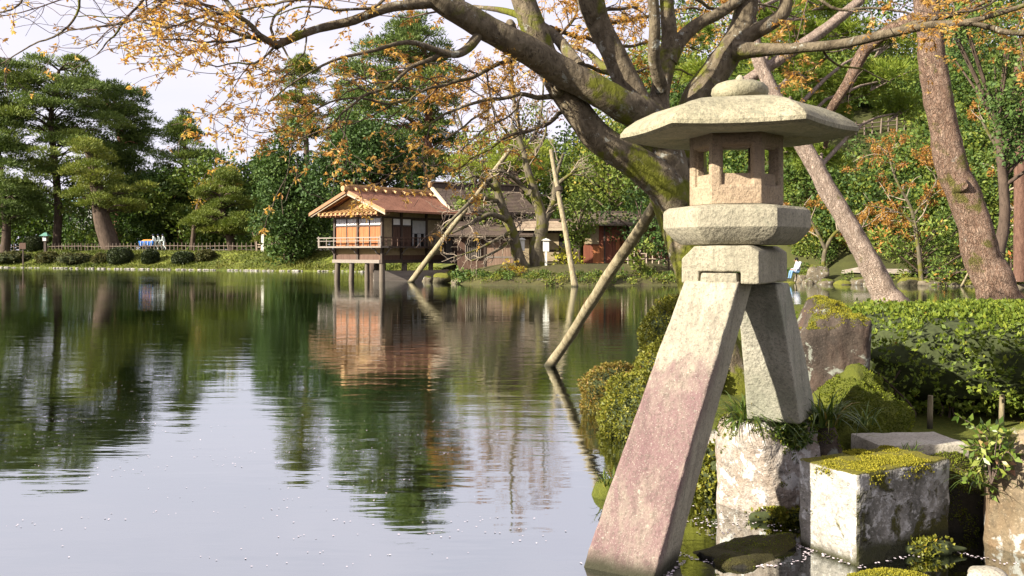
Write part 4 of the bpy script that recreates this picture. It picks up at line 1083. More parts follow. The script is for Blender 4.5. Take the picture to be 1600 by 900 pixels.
def limbs(sfx, chain): return [(a + sfx, b + sfx) for a, b in zip(chain[:-1], chain[1:])]
# faces -x in local space
def sitting():
    J = {"pelvis": (0, 0, 0.10, 0.155), "waist": (-0.02, 0, 0.28, 0.14), "chest": (-0.06, 0, 0.48, 0.165), "neck": (-0.10, 0, 0.64, 0.07), "head": (-0.15, 0, 0.80, 0.105)}
    E = [("pelvis", "waist"), ("waist", "chest"), ("chest", "neck"), ("neck", "head")]
    for s, y in (("_a", 1), ("_b", -1)):
        J.update({"hip" + s: (-0.10, 0.10 * y, 0.10, 0.10), "knee" + s: (-0.46, 0.12 * y, 0.17, 0.075), "ankle" + s: (-0.54, 0.11 * y, -0.22, 0.05), "toe" + s: (-0.68, 0.11 * y, -0.27, 0.042),
                  "shoulder" + s: (-0.07, 0.19 * y, 0.55, 0.075), "elbow" + s: (-0.14, 0.22 * y, 0.30, 0.058), "wrist" + s: (-0.36, 0.14 * y, 0.27, 0.042), "hand" + s: (-0.44, 0.12 * y, 0.25, 0.036)})
        E += [("pelvis", "hip" + s), ("hip" + s, "knee" + s), ("knee" + s, "ankle" + s), ("ankle" + s, "toe" + s), ("chest", "shoulder" + s), ("shoulder" + s, "elbow" + s), ("elbow" + s, "wrist" + s), ("wrist" + s, "hand" + s)]
    pick = {k: M_JACKET for k in J}
    for s in ("_a", "_b"): pick.update({"hip" + s: M_JEANS, "knee" + s: M_JEANS, "ankle" + s: M_JEANS, "toe" + s: M_SHOE, "hand" + s: M_SKIN})
    pick.update({"head": M_SKIN, "neck": M_JACKET})
    return J, E, pick
SITY = 51.0; SIT = PX(1248, 428, SITY)
J, E, pick = sitting()
sitter = person("person in a white hooded jacket and pale jeans sitting on a shore rock", SIT, math.radians(10), J, E, pick, M_HAIR)
V, F = ICO[3]
link_mesh("hood", raw_mesh("hood", V * np.array((0.12, 0.15, 0.09)) + np.array((0.06, 0, 0.63)), F, M_JACKET, True), sitter)
def walking(ph, lean=0.22, arm=-0.42):
    J = {"pelvis": (0, 0, 0.92, 0.15), "waist": (-0.03, 0, 1.08, 0.14), "chest": (-0.03 - lean * 0.6, 0, 1.30, 0.165), "neck": (-0.05 - lean, 0, 1.47, 0.065), "head": (-0.09 - lean, 0, 1.62, 0.105)}
    E = [("pelvis", "waist"), ("waist", "chest"), ("chest", "neck"), ("neck", "head")]
    for s, y in (("_a", 1), ("_b", -1)):
        k = ph * y
        J.update({"hip" + s: (0, 0.10 * y, 0.86, 0.10), "knee" + s: (-0.10 * k - 0.06, 0.10 * y, 0.48, 0.075), "ankle" + s: (-0.26 * k + 0.06, 0.10 * y, 0.10, 0.05), "toe" + s: (-0.26 * k - 0.08, 0.10 * y, 0.045, 0.042),
                  "shoulder" + s: (-0.05 - lean * 0.6, 0.19 * y, 1.38, 0.07), "elbow" + s: (-0.10 - lean * 0.5, 0.23 * y, 1.10, 0.055), "wrist" + s: (arm, 0.2 * y, 0.98, 0.042), "hand" + s: (arm - 0.08, 0.2 * y, 0.96, 0.036)})
        E += [("pelvis", "hip" + s), ("hip" + s, "knee" + s), ("knee" + s, "ankle" + s), ("ankle" + s, "toe" + s), ("chest", "shoulder" + s), ("shoulder" + s, "elbow" + s), ("elbow" + s, "wrist" + s), ("wrist" + s, "hand" + s)]
    pick = {k: M_SUIT for k in J}
    for s in ("_a", "_b"): pick.update({"toe" + s: M_SHOE, "hand" + s: M_SKIN})
    pick.update({"head": M_SKIN})
    return J, E, pick
PY = 101.5
for (qx, ph, ln, dy, lab) in ((243.0, 1.0, 0.20, 0.0, "worker in white with hands on the blue cart, foremost of three"), (249.5, -0.7, 0.12, 0.5, "worker in white walking between two others behind the blue cart"), (256.5, 0.8, 0.10, 0.1, "worker in white walking last behind the blue cart")):
    p = PX(qx, 395, PY + dy); gz = far_z(p[0], p[1])
    J, E, pick = walking(ph, ln)
    person(lab, (p[0], p[1], gz + 0.1), 0.0, J, E, pick, M_NAVY)
p = PX(230.5, 395, PY); gz = far_z(p[0], p[1]) + 0.1
M_BLUE = plain_mat("blue_cart_tub", (0.05, 0.20, 0.62), 0.5, 0.15); M_LOAD = plain_mat("orange_load", (0.75, 0.27, 0.05), 0.8, 0.2)
ct = thing("hand_cart", "blue hand cart with an orange load pushed along the path", "cart", (p[0], p[1], gz))
mb = MB(); mb.add([(-0.72, -0.38, 0.45), (0.72, -0.38, 0.45), (0.72, 0.38, 0.45), (-0.72, 0.38, 0.45), (-0.86, -0.46, 1.0), (0.80, -0.46, 1.0), (0.80, 0.46, 1.0), (-0.86, 0.46, 1.0)], [(3, 2, 1, 0), (4, 5, 6, 7), (0, 1, 5, 4), (1, 2, 6, 5), (2, 3, 7, 6), (3, 0, 4, 7)]); mb.build("tub", M_BLUE, ct)
for q in range(4): part("rib", M_WPAINT, ct, (-0.6 + q * 0.4 - 0.02, -0.475, 0.5), (-0.6 + q * 0.4 + 0.02, -0.425, 0.98))
link_mesh("load", rock_mesh("load", (0.66, 0.36, 0.16), M_LOAD, 4, 3, rough=0.35), ct, (0, 0, 1.03))
for s in (-1, 1):
    w = MB().tube([(0.1, s * 0.44 - 0.04, 0.28), (0.1, s * 0.44 + 0.04, 0.28)], [0.27, 0.27], 16).build("wheel", M_SHOE, ct, None, True, 40)
    MB().tube([(0.8, s * 0.36, 0.9), (1.0, s * 0.3, 0.98), (1.15, s * 0.24, 1.0)], [0.025] * 3, 6).build("handle", M_GREYW, ct, None, True)
# ------------------------------------------------------------------ vegetation helpers
def bark_mat(name, a, b, crack=(0.03, 0.022, 0.016), scale=9.0, moss=0.0, moss_col=(0.13, 0.14, 0.02), lichen=0.0, bump=0.02, plates=False, stretch=0.35, low_moss=None):
    m = NT(name); c = m.coord("Object", (1, 1, stretch))
    n1 = m.noise(c, scale, 6, 0.65, 0.5); n2 = m.noise(c, scale * 0.3, 4, 0.6)
    col = m.mix(m.mask(n1, 0.32, 0.68), a, b)
    h = n1
    if plates:
        nz = m.n("ShaderNodeTexNoise"); m.set(nz, "Vector", c); m.set(nz, "Scale", scale * 0.55); m.set(nz, "Detail", 4.0)
        va = m.n("ShaderNodeVectorMath", operation='MULTIPLY_ADD'); m.set(va, 0, nz.outputs["Color"]); va.inputs[1].default_value = (0.16, 0.16, 0.16); m.set(va, 2, c)
        v = m.voro(va.outputs[0], scale * 0.9, 'DISTANCE_TO_EDGE'); v2 = m.voro(va.outputs[0], scale * 2.3, 'DISTANCE_TO_EDGE')
        k = m.math('MULTIPLY', m.mask(v, 0.12, 0.0), m.mask(m.noise(c, scale * 0.4, 4, 0.7), 0.30, 0.62))
        col = m.mix(m.math('MULTIPLY', m.mask(m.noise(c, scale * 1.8, 5, 0.75), 0.48, 0.66), 0.55), col, crack)
        col = m.mix(m.math('MULTIPLY', k, 0.75), col, crack)
        col = m.mix(m.math('MULTIPLY', m.mask(n2, 0.42, 0.62), 0.45), col, tuple(q * 0.6 for q in a))
        h = m.math('ADD', m.math('MULTIPLY', n1, 0.9), m.math('ADD', m.mask(v, 0.0, 0.16), m.math('MULTIPLY', m.mask(v2, 0.0, 0.2), 0.4)))
    else:
        col = m.mix(m.mask(m.noise(c, scale * 2.6, 4, 0.7), 0.55, 0.72), col, crack)
    cu = m.coord()
    if lichen:
        col = m.mix(m.math('MULTIPLY', m.mask(m.noise(cu, 7.5, 5, 0.7, 0.3), 0.66 - lichen * 0.1, 0.72 - lichen * 0.1), 0.7), col, (0.33, 0.33, 0.28))
    if moss:
        mn_ = m.noise(cu, 1.6, 5, 0.65, 0.3)
        if low_moss: mn_ = m.math('ADD', mn_, m.math('MULTIPLY', m.mask(m.posz(), low_moss + 0.8, low_moss - 0.6), 0.12))
        col = m.mix(m.mask(mn_, 0.66 - moss * 0.22, 0.74 - moss * 0.20), col, m.mix(m.noise(cu, 30, 3, 0.7), tuple(q * 0.5 for q in moss_col), moss_col))
    return m.done(m.bsdf(col, 0.9, m.bump(h, 1.0, bump), 0.15))

M_BARKM = bark_mat("bark_maple", (0.078, 0.060, 0.038), (0.175, 0.140, 0.092), scale=11, moss=0.62, low_moss=1.9, lichen=0.75, bump=0.05, moss_col=(0.15, 0.155, 0.02), stretch=0.6)
M_BARKR = bark_mat("bark_red_pine", (0.26, 0.155, 0.105), (0.41, 0.295, 0.22), crack=(0.11, 0.065, 0.045), scale=26, moss=0.42, lichen=0.25, bump=0.03, plates=True, moss_col=(0.20, 0.18, 0.05))
M_BARKP = bark_mat("bark_pale_pine", (0.46, 0.34, 0.265), (0.62, 0.50, 0.41), crack=(0.24, 0.16, 0.12), scale=28, moss=0.15, lichen=0.2, bump=0.03, plates=True, moss_col=(0.22, 0.20, 0.05))
M_BARKD = bark_mat("bark_dark", (0.055, 0.038, 0.028), (0.105, 0.075, 0.055), scale=4, bump=0.03)
M_BARKRED = bark_mat("bark_far_red", (0.15, 0.07, 0.045), (0.25, 0.125, 0.085), scale=4, bump=0.03)
M_BARKG = bark_mat("bark_mossy_old", (0.070, 0.058, 0.038), (0.155, 0.130, 0.085), scale=5, moss=0.75, bump=0.03, moss_col=(0.13, 0.125, 0.025))
M_TWIG = bark_mat("bark_twig", (0.085, 0.060, 0.050), (0.15, 0.11, 0.085), scale=6, bump=0.004)
M_TWIGP = bark_mat("bark_pale_twig", (0.22, 0.17, 0.125), (0.33, 0.27, 0.20), scale=6, bump=0.004)

G = lambda *s: [(p, c) for p, c in s]
M_PINE = leaf_mat("pine_needles_dark", G((0, (0.052, 0.085, 0.022)), (0.5, (0.119, 0.168, 0.034)), (1, (0.247, 0.277, 0.050))), 0.22, 0.6, 0.25)
M_PINEL = leaf_mat("pine_needles_light", G((0, (0.072, 0.107, 0.019)), (0.5, (0.151, 0.183, 0.029)), (1, (0.277, 0.259, 0.042))), 0.30, 0.6, 0.25)
M_PINEY = leaf_mat("pine_needles_feathery", G((0, (0.085, 0.14, 0.02)), (0.5, (0.20, 0.26, 0.034)), (1, (0.38, 0.38, 0.055))), 0.45, 0.6, 0.25)
M_EVER = leaf_mat("evergreen_leaves", G((0, (0.028, 0.055, 0.015)), (0.5, (0.062, 0.110, 0.024)), (1, (0.147, 0.192, 0.039))), 0.22, 0.55, 0.22)
M_EVERL = leaf_mat("evergreen_leaves_light", G((0, (0.047, 0.085, 0.016)), (0.5, (0.115, 0.159, 0.025)), (1, (0.243, 0.256, 0.040))), 0.30, 0.55, 0.22)
M_HILL = leaf_mat("hillside_leaves", G((0, (0.033, 0.065, 0.015)), (0.35, (0.074, 0.123, 0.024)), (0.7, (0.173, 0.209, 0.031)), (0.9, (0.314, 0.274, 0.039)), (1, (0.428, 0.216, 0.039))), 0.30, 0.55, 0.22, 0.0)
M_YELLOW = leaf_mat("turning_leaves", G((0, (0.15, 0.16, 0.02)), (0.5, (0.34, 0.26, 0.03)), (1, (0.50, 0.26, 0.05))), 0.4, 0.5, 0.3)
M_ORANGEL = leaf_mat("young_maple_leaves", G((0, (0.38, 0.17, 0.05)), (0.35, (0.58, 0.31, 0.08)), (0.7, (0.70, 0.46, 0.12)), (1, (0.74, 0.58, 0.22))), 0.60, 0.45, 0.3, 0.0)
M_RUST = leaf_mat("rust_leaves", G((0, (0.20, 0.08, 0.025)), (0.5, (0.36, 0.17, 0.035)), (1, (0.42, 0.27, 0.05))), 0.4, 0.5, 0.3)
M_HEDGE = leaf_mat("hedge_leaves", G((0, (0.054, 0.087, 0.011)), (0.5, (0.124, 0.169, 0.020)), (0.93, (0.227, 0.256, 0.032)), (1, (0.281, 0.102, 0.032))), 0.28, 0.55, 0.22, 0.0)
M_AZAL = leaf_mat("azalea_leaves", G((0, (0.075, 0.085, 0.012)), (0.5, (0.17, 0.175, 0.020)), (0.85, (0.29, 0.27, 0.030)), (1, (0.34, 0.16, 0.035))), 0.28, 0.5, 0.35, 0.0)
M_AZALR = leaf_mat("azalea_leaves_reddish", G((0, (0.11, 0.095, 0.018)), (0.45, (0.20, 0.17, 0.03)), (0.7, (0.27, 0.19, 0.04)), (1, (0.34, 0.16, 0.06))), 0.28, 0.5, 0.35, 0.0)
M_PIERIS = leaf_mat("pieris_leaves", G((0, (0.050, 0.093, 0.020)), (0.45, (0.123, 0.179, 0.033)), (0.80, (0.248, 0.288, 0.050)), (0.86, (0.692, 0.216, 0.066)), (1, (0.824, 0.274, 0.099))), 0.30, 0.55, 0.22, 0.0)
M_CLIP = leaf_mat("clipped_bush_leaves", G((0, (0.018, 0.028, 0.010)), (0.5, (0.035, 0.050, 0.015)), (1, (0.070, 0.080, 0.022))), 0.2, 0.5, 0.3)
M_GRASS = leaf_mat("bank_grass_blades", G((0, (0.044, 0.062, 0.011)), (0.5, (0.104, 0.125, 0.020)), (1, (0.208, 0.195, 0.041))), 0.35, 0.6, 0.2, 0.0)
M_SEDGE = leaf_mat("sedge_blades", G((0, (0.035, 0.065, 0.012)), (0.6, (0.095, 0.145, 0.022)), (0.92, (0.22, 0.24, 0.04)), (1, (0.36, 0.22, 0.07))), 0.3, 0.4, 0.45, 0.0)
M_YPLANT = leaf_mat("yellow_green_leaves", G((0, (0.16, 0.16, 0.015)), (0.5, (0.33, 0.31, 0.020)), (1, (0.50, 0.45, 0.05))), 0.35, 0.45, 0.35, 0.0)
M_NAND = leaf_mat("leafy_plant_leaves", G((0, (0.060, 0.11, 0.016)), (0.6, (0.16, 0.22, 0.03)), (0.85, (0.27, 0.30, 0.06)), (1, (0.46, 0.23, 0.15))), 0.35, 0.4, 0.45, 0.0)
M_TWIGCORE = plain_mat("twiggy_core", (0.042, 0.052, 0.017), 0.95, 0.4, 20)

def leaf_obj(name, mat, parent, V, F, var, off=None, kind=None):
    o = link_mesh(name, raw_mesh(name, V, F, mat, var=var, off=off), parent)
    if kind: tag(o, kind=kind)
    return o

def trunk_at(tr, y):
    P = np.array(tr, float); order = np.argsort(P[:, 1])
    return np.interp(y, P[order, 1], P[order, 0])

def outline_blobs(rng, outline, Y, n, rpx, flat, depth=0.8, tr=None, xbias=0.0):
    """ellipsoid lumps filling a silhouette given as rows (y, x_left, x_right) in photo pixels at distance Y"""
    O = np.array(sorted(outline), float); ppm = FPX / Y
    ygrid = np.linspace(O[0, 0], O[-1, 0], 60); xl = np.interp(ygrid, O[:, 0], O[:, 1]); xr = np.interp(ygrid, O[:, 0], O[:, 2])
    w = np.maximum(xr - xl, 8); p = w / w.sum(); out = []
    for k in range(n):
        i = rng.choice(60, p=p)
        r = rng.uniform(*rpx)
        r = min(r, w[i] * 0.42)
        lo, hi = xl[i] + r * 0.85, xr[i] - r * 0.85
        x = rng.uniform(lo, hi) if hi > lo else (xl[i] + xr[i]) / 2
        half = w[i] / 2; u = (x - (xl[i] + xr[i]) / 2) / half
        dY = rng.uniform(-1, 1) * math.sqrt(max(0.05, 1 - u * u)) * half / ppm * depth
        y = ygrid[i] + r * flat * 0.5
        c = PX(x, y, Y); c[1] += dY
        c[0] = (x - 800) / FPX * Y
        out.append((c, np.array((r / ppm, r / ppm, r * flat / ppm)), (x, y)))
    return out

def tree_base(tr, Y, z=None):
    b = PX(tr[0][0], tr[0][1], Y); g = far_z(b[0], Y) if z is None else z
    return np.array((b[0], Y, g))

def px_trunk(tr, Y, radii, base, n=22):
    P = np.array([PX(x, y, Y) for x, y in tr]); P[0] = base + np.array((0, 0, -0.25))
    R = np.interp(np.linspace(0, 1, len(tr)), np.linspace(0, 1, len(radii)), radii) * Y / FPX
    return smooth_path(P, R, n)

def pine(label, tr, Y, radii, outline, n, rpx, seed, mat=None, bark=None, flat=0.46, dens=175, L=(0.30, 0.52), name="pine_tree", depth=0.8, wfac=0.10, z=None, extra=None, cat="pine tree", limb_r=0.10):
    rng = np.random.default_rng(seed); mat = mat or M_PINE; bark = bark or M_BARKD
    base = tree_base(tr, Y, z); root = thing(name, label, cat, base)
    P, R = px_trunk(tr, Y, radii, base)
    blobs = outline_blobs(rng, outline, Y, int(n * 2.1), rpx, flat, depth)
    if extra: blobs += [(PX(x, y, Y + dy), np.array((rx, rx, ry)) * Y / FPX, (x, y)) for x, y, rx, ry, dy in extra]
    mb = MB(); mb.tube(P, R, 10, True, 0.10, seed)
    mb.build("trunk", bark, root, base, True, 60)
    paths = []
    for c, r, (x, y) in blobs:                                      # limb from the trunk out to each pad
        k = np.argmin(np.abs(P[:, 2] - (c[2] - 0.35 * abs(c[0] - np.interp(c[2], P[:, 2], P[:, 0])))))
        a = P[k]; mid = (a + c) / 2 + np.array((0, 0, 0.12 * np.linalg.norm(c - a)))
        q, _ = smooth_path([a, mid, c - np.array((0, 0, r[2] * 0.4))], [1, 1, 1], 7)
        paths.append((q, np.linspace(min(R[k] * 0.6, limb_r), 0.03, 7)))
    V, F = tubes_fast(paths, 5)
    link_mesh("limbs", raw_mesh("limbs", V, F, bark, True, off=base), root)
    VV, CC, var = [], [], []
    for i, (c, r, _) in enumerate(blobs):
        cnt = int(dens * max(r[0], 0.4) ** 1.7)
        pts, d = blob_points(rng, c, r, cnt, 0.30, 0.25, 0.35, seed + i)
        A = unit(d * np.array((1, 1, 0.5)) + rng.normal(size=(cnt, 3)) * 0.55 + np.array((0, 0, 0.55)))
        VV.append(pts); CC.append(A); var.append(np.clip(rng.random() * 0.45 + rng.random(cnt) * 0.55, 0, 1))
    C = np.vstack(VV); A = np.vstack(CC); N = len(C)
    ll = rng.uniform(L[0], L[1], N)
    V, F = leaf_quads(C, A, ll, ll * wfac * rng.uniform(0.7, 1.5, N), rng)
    leaf_obj("crown", mat, root, V, F, np.concatenate(var), base)
    return root

def broadleaf(label, tr, Y, radii, outline, n, rpx, seed, mat=None, bark=None, flat=0.8, dens=150, L=(0.20, 0.36), name="evergreen_tree", depth=0.8, wfac=0.30, z=None, cat="tree", shell=0.3):
    rng = np.random.default_rng(seed); mat = mat or M_EVER; bark = bark or M_BARKD
    base = tree_base(tr, Y, z); root = thing(name, label, cat, base)
    P, R = px_trunk(tr, Y, radii, base)
    mb = MB(); mb.tube(P, R, 9, True, 0.10, seed); mb.build("trunk", bark, root, base, True, 60)
    blobs = outline_blobs(rng, outline, Y, n, rpx, flat, depth)
    paths = []
    for c, r, _ in blobs:
        k = np.argmin(np.abs(P[:, 2] - (c[2] - 0.8 * abs(c[0] - np.interp(c[2], P[:, 2], P[:, 0]))))); a = P[k]
        q, _r = smooth_path([a, (a + c) / 2 + np.array((0, 0, 0.1)), c], [1, 1, 1], 6); paths.append((q, np.linspace(R[k] * 0.5, 0.03, 6)))
    V, F = tubes_fast(paths, 5); link_mesh("limbs", raw_mesh("limbs", V, F, bark, True, off=base), root)
    VV, CC, var = [], [], []
    for i, (c, r, _) in enumerate(blobs):
        cnt = int(dens * max(r[0], 0.4) ** 2)
        pts, d = blob_points(rng, c, r, cnt, shell, 0.0, 0.4, seed + i)
        A = unit(d * 0.7 + rng.normal(size=(cnt, 3)) * 0.8 + np.array((0, 0, 0.1)))
        VV.append(pts); CC.append(A); var.append(np.clip(rng.random() * 0.5 + rng.random(cnt) * 0.5, 0, 1))
    C = np.vstack(VV); A = np.vstack(CC); N = len(C); ll = rng.uniform(L[0] * 0.6, L[1] * 1.2, N)
    V, F = leaf_quads(C, A, ll, ll * wfac, rng)
    leaf_obj("crown", mat, root, V, F, np.concatenate(var), base)
    return root

def grow(parents, rng, per_m, length, rfac, tmin=0.2, bias=(0, 0, 0.15), perp=1.0, wander=0.25, curve=(0, 0, 0), minr=0.002, npt=6, rmax=1.0):
    out = []
    for P, R in parents:
        seg = np.linalg.norm(np.diff(P, axis=0), axis=1); Lt = seg.sum(); S = np.concatenate([[0], np.cumsum(seg)])
        n = rng.poisson(per_m * Lt * (1 - tmin))
        for _ in range(n):
            s = rng.uniform(tmin, 1.0) * Lt
            o = np.array([np.interp(s, S, P[:, k]) for k in range(3)]); r0 = min(np.interp(s, S, R) * rfac, rmax)
            i = min(np.searchsorted(S, s), len(P) - 1); t = unit(P[i] - P[i - 1])
            v = rng.normal(size=3); v = unit(v - t * np.dot(v, t))
            d = unit(t * 0.75 + v * perp + np.asarray(bias)); Ln = rng.uniform(*length)
            q = [o]
            for k in range(npt - 1):
                d = unit(d + rng.normal(size=3) * wander + np.asarray(curve) * (1.0 / npt)); q.append(q[-1] + d * Ln / (npt - 1))
            out.append((np.array(q), np.linspace(max(r0, minr), minr, npt)))
    return out

# ------------------------------------------------------------------ trees across the pond
pine("tall spreading pine with sky gaps in its crown above the lawn", [(88, 392), (91, 320), (84, 240), (80, 180), (92, 110)], 113, (6.5, 5, 2.5),
     [(88, 55, 130), (105, 8, 158), (140, 0, 190), (180, -10, 200), (230, 0, 185), (280, 10, 150), (310, 20, 120)], 46, (15, 30), 1, L=(0.32, 0.6))
pine("pine with a heavy crown behind the leaning trunk", [(186, 392), (184, 330), (188, 250), (185, 180)], 121, (6, 5, 2.5),
     [(125, 105, 175), (150, 110, 245), (190, 130, 252), (235, 150, 240), (280, 160, 250), (330, 170, 240)], 40, (15, 29), 2, bark=M_BARKRED, L=(0.32, 0.6))
pine("pine with a thick leaning trunk and pale green pads in front", [(176, 391), (160, 345), (152, 300), (146, 262), (135, 232)], 105, (15, 10, 4),
     [(222, 115, 170), (245, 85, 195), (275, 78, 200), (300, 90, 240), (325, 150, 230)], 20, (15, 26), 3, M_PINEL, L=(0.28, 0.5), extra=[(215, 300, 22, 8, 1), (205, 318, 20, 7, -1), (228, 292, 20, 7, 0)])
pine("dark pine at the picture's edge spreading low boughs", [(8, 392), (10, 350), (2, 280), (-10, 190), (-15, 130)], 109, (7.5, 5, 3),
     [(95, -50, 40), (140, -60, 45), (200, -60, 40), (260, -60, 55), (310, -50, 75), (345, -50, 60)], 34, (15, 30), 4, L=(0.32, 0.6))
pine("slender pine with a pointed top and reddish trunk", [(283, 391), (284, 330), (289, 250), (287, 185)], 117, (6, 4, 1.5),
     [(174, 280, 296), (200, 258, 318), (235, 240, 345), (265, 235, 372), (300, 236, 372), (335, 245, 360), (365, 260, 350)], 52, (11, 24), 5, bark=M_BARKRED, L=(0.30, 0.55))
pine("low pale green pine with layered pads beside the lawn fence", [(364, 392), (356, 360), (347, 325), (345, 290), (350, 268)], 97, (7, 4, 1.5),
     [(262, 335, 365), (285, 310, 385), (310, 292, 405), (335, 284, 410), (362, 300, 402)], 34, (11, 21), 6, M_PINEL, dens=330, L=(0.22, 0.42), flat=0.36)
broadleaf("small yellow-leaved maple behind the low pale pine", [(300, 390), (305, 340), (315, 300)], 100, (4, 2), [(255, 335, 385), (275, 300, 400), (300, 282, 400), (330, 280, 330)], 11, (10, 18), 7, M_YELLOW, L=(0.16, 0.3), dens=75, name="maple_tree", shell=0.5)
pine("little crooked pine next to the white marker post", [(404, 391), (399, 372), (392, 355)], 94, (3.5, 1.5), [(338, 388, 425), (355, 380, 442), (375, 390, 440)], 11, (9, 15), 8, M_PINEL, dens=300, L=(0.2, 0.38))
broadleaf("dark glossy evergreen filling the bank beside the teahouse", [(450, 391), (452, 330), (455, 260)], 88, (8, 4),
          [(195, 425, 470), (225, 400, 500), (270, 392, 520), (320, 390, 520), (365, 400, 515), (385, 410, 510)], 72, (15, 28), 9, dens=170)
broadleaf("broad mid-green evergreen rising behind the teahouse roof", [(585, 345), (585, 300), (580, 240)], 76, (9, 4),
          [(170, 545, 610), (200, 495, 655), (240, 478, 680), (280, 475, 690), (320, 480, 690)], 66, (17, 32), 10, dens=170)
pine("very tall pine towering behind the teahouse", [(668, 345), (666, 280), (669, 200), (672, 120), (655, 55)], 86, (10, 7, 2),
     [(18, 625, 670), (45, 600, 690), (75, 560, 715), (110, 520, 740), (150, 500, 745), (190, 510, 735), (230, 530, 735), (270, 540, 730)], 92, (14, 30), 11, bark=M_BARKRED, L=(0.28, 0.5))
pine("thin wispy pine standing apart against the sky", [(480, 230), (477, 190), (470, 140), (474, 100)], 118, (5, 3, 1), [(88, 462, 485), (110, 440, 505), (140, 428, 512), (180, 430, 515), (215, 435, 515)], 32, (10, 20), 12, M_PINEL, L=(0.3, 0.55), z=10)
broadleaf("yellow-green shrubby tree behind the dark house roof", [(745, 330), (745, 300), (740, 270)], 72, (4, 2), [(205, 710, 790), (235, 675, 860), (265, 690, 870), (300, 690, 860)], 40, (14, 26), 13, M_EVERL, dens=130, L=(0.16, 0.3))
pine("clipped pine with yellow-green cloud pads behind the bare trees", [(820, 340), (815, 300), (800, 260), (790, 235)], 64, (5, 3, 1.5), [(222, 770, 870), (245, 700, 860), (275, 720, 860)], 15, (13, 24), 14, M_PINEY, dens=420, L=(0.16, 0.3))

broadleaf("soft yellow-green tree rising behind the tall bare-twigged tree", [(840, 340), (838, 280), (835, 220)], 84, (4, 2), [(150, 800, 860), (190, 770, 890), (235, 750, 900), (280, 745, 900), (325, 750, 890)], 34, (14, 26), 104, M_EVERL, dens=130, L=(0.2, 0.36), shell=0.4)
# tall bare trees against the sky behind the clipped pine
def bare_tree(label, trunks, Y, seed, bark, twig, levels, name="bare_tree", z=None, leaves=None, cat="tree"):
    rng = np.random.default_rng(seed)
    b = trunks[0][0][0]; g = far_z(PX(b[0], b[1], Y)[0], Y) if z is None else z
    base = np.array((PX(b[0], b[1], Y)[0], Y, g)); root = thing(name, label, cat, base)
    mains = []
    for k, (pts, radii) in enumerate(trunks):
        P = np.array([PX(x, y, Y + (q[0] if q else 0)) for x, y, *q in pts])
        if k == 0 or pts[0][1] > 415: P[0][2] = min(P[0][2], g - 0.2)
        R = np.interp(np.linspace(0, 1, len(P)), np.linspace(0, 1, len(radii)), radii) * Y / FPX
        mains.append(smooth_path(P, R, 22))
    mb = MB()
    for k, (P, R) in enumerate(mains): mb.tube(P, R, 9, True, 0.14, seed + k)
    mb.build("trunk", bark, root, base, True, 60)
    cur = mains; allp = []
    for lv in levels:
        cur = grow(cur, rng, *lv["a"], **{k: v for k, v in lv.items() if k != "a"}); allp += cur
    V, F = tubes_fast(allp, 4); link_mesh("branches", raw_mesh("branches", V, F, twig, True, off=base), root)
    if leaves:
        mat, n, L, W = leaves
        last = [p for p in cur] ; idx = rng.integers(0, len(last), n)
        C = np.array([last[i][0][rng.integers(2, len(last[i][0]))] for i in idx]) + rng.normal(size=(n, 3)) * L * 0.5
        A = unit(rng.normal(size=(n, 3)) + np.array((0, 0, -0.4)))
        V, F = leaf_quads(C, A, L * rng.uniform(0.6, 1.3, n), W, rng); leaf_obj("leaves", mat, root, V, F, rng.random(n), base)
    return root
LV = lambda n, l, r, **k: dict(a=(n, l, r), **k)
bare_tree("tall bare-twigged tree against the sky beyond the houses", [([(828, 330), (822, 250), (805, 170), (798, 90), (800, 40)], (6, 3, 1)), ([(820, 240), (775, 180), (760, 110)], (3, 1)), ([(822, 250), (845, 180), (850, 100)], (3, 1))], 76, 31, M_BARKG, M_TWIGP,
          [LV(1.3, (1.5, 4), 0.5, bias=(0, 0, 0.5), minr=0.02), LV(1.6, (0.7, 1.8), 0.6, bias=(0, 0, 0.3), minr=0.013), LV(1.5, (0.4, 0.9), 0.6, minr=0.01)], leaves=(M_RUST, 2600, 0.24, 0.06))
bare_tree("thin bare tree with rust leaf tips next to the very tall pine", [([(742, 330), (735, 250), (715, 180), (700, 130)], (4, 2, 1)), ([(738, 270), (760, 200), (765, 150)], (3, 1))], 74, 32, M_BARKG, M_TWIGP,
          [LV(1.5, (1.2, 3), 0.5, bias=(0, 0, 0.5), minr=0.018), LV(1.8, (0.6, 1.4), 0.6, bias=(0, 0, 0.3), minr=0.012), LV(1.5, (0.3, 0.8), 0.6, minr=0.01)], leaves=(M_RUST, 2600, 0.24, 0.06))
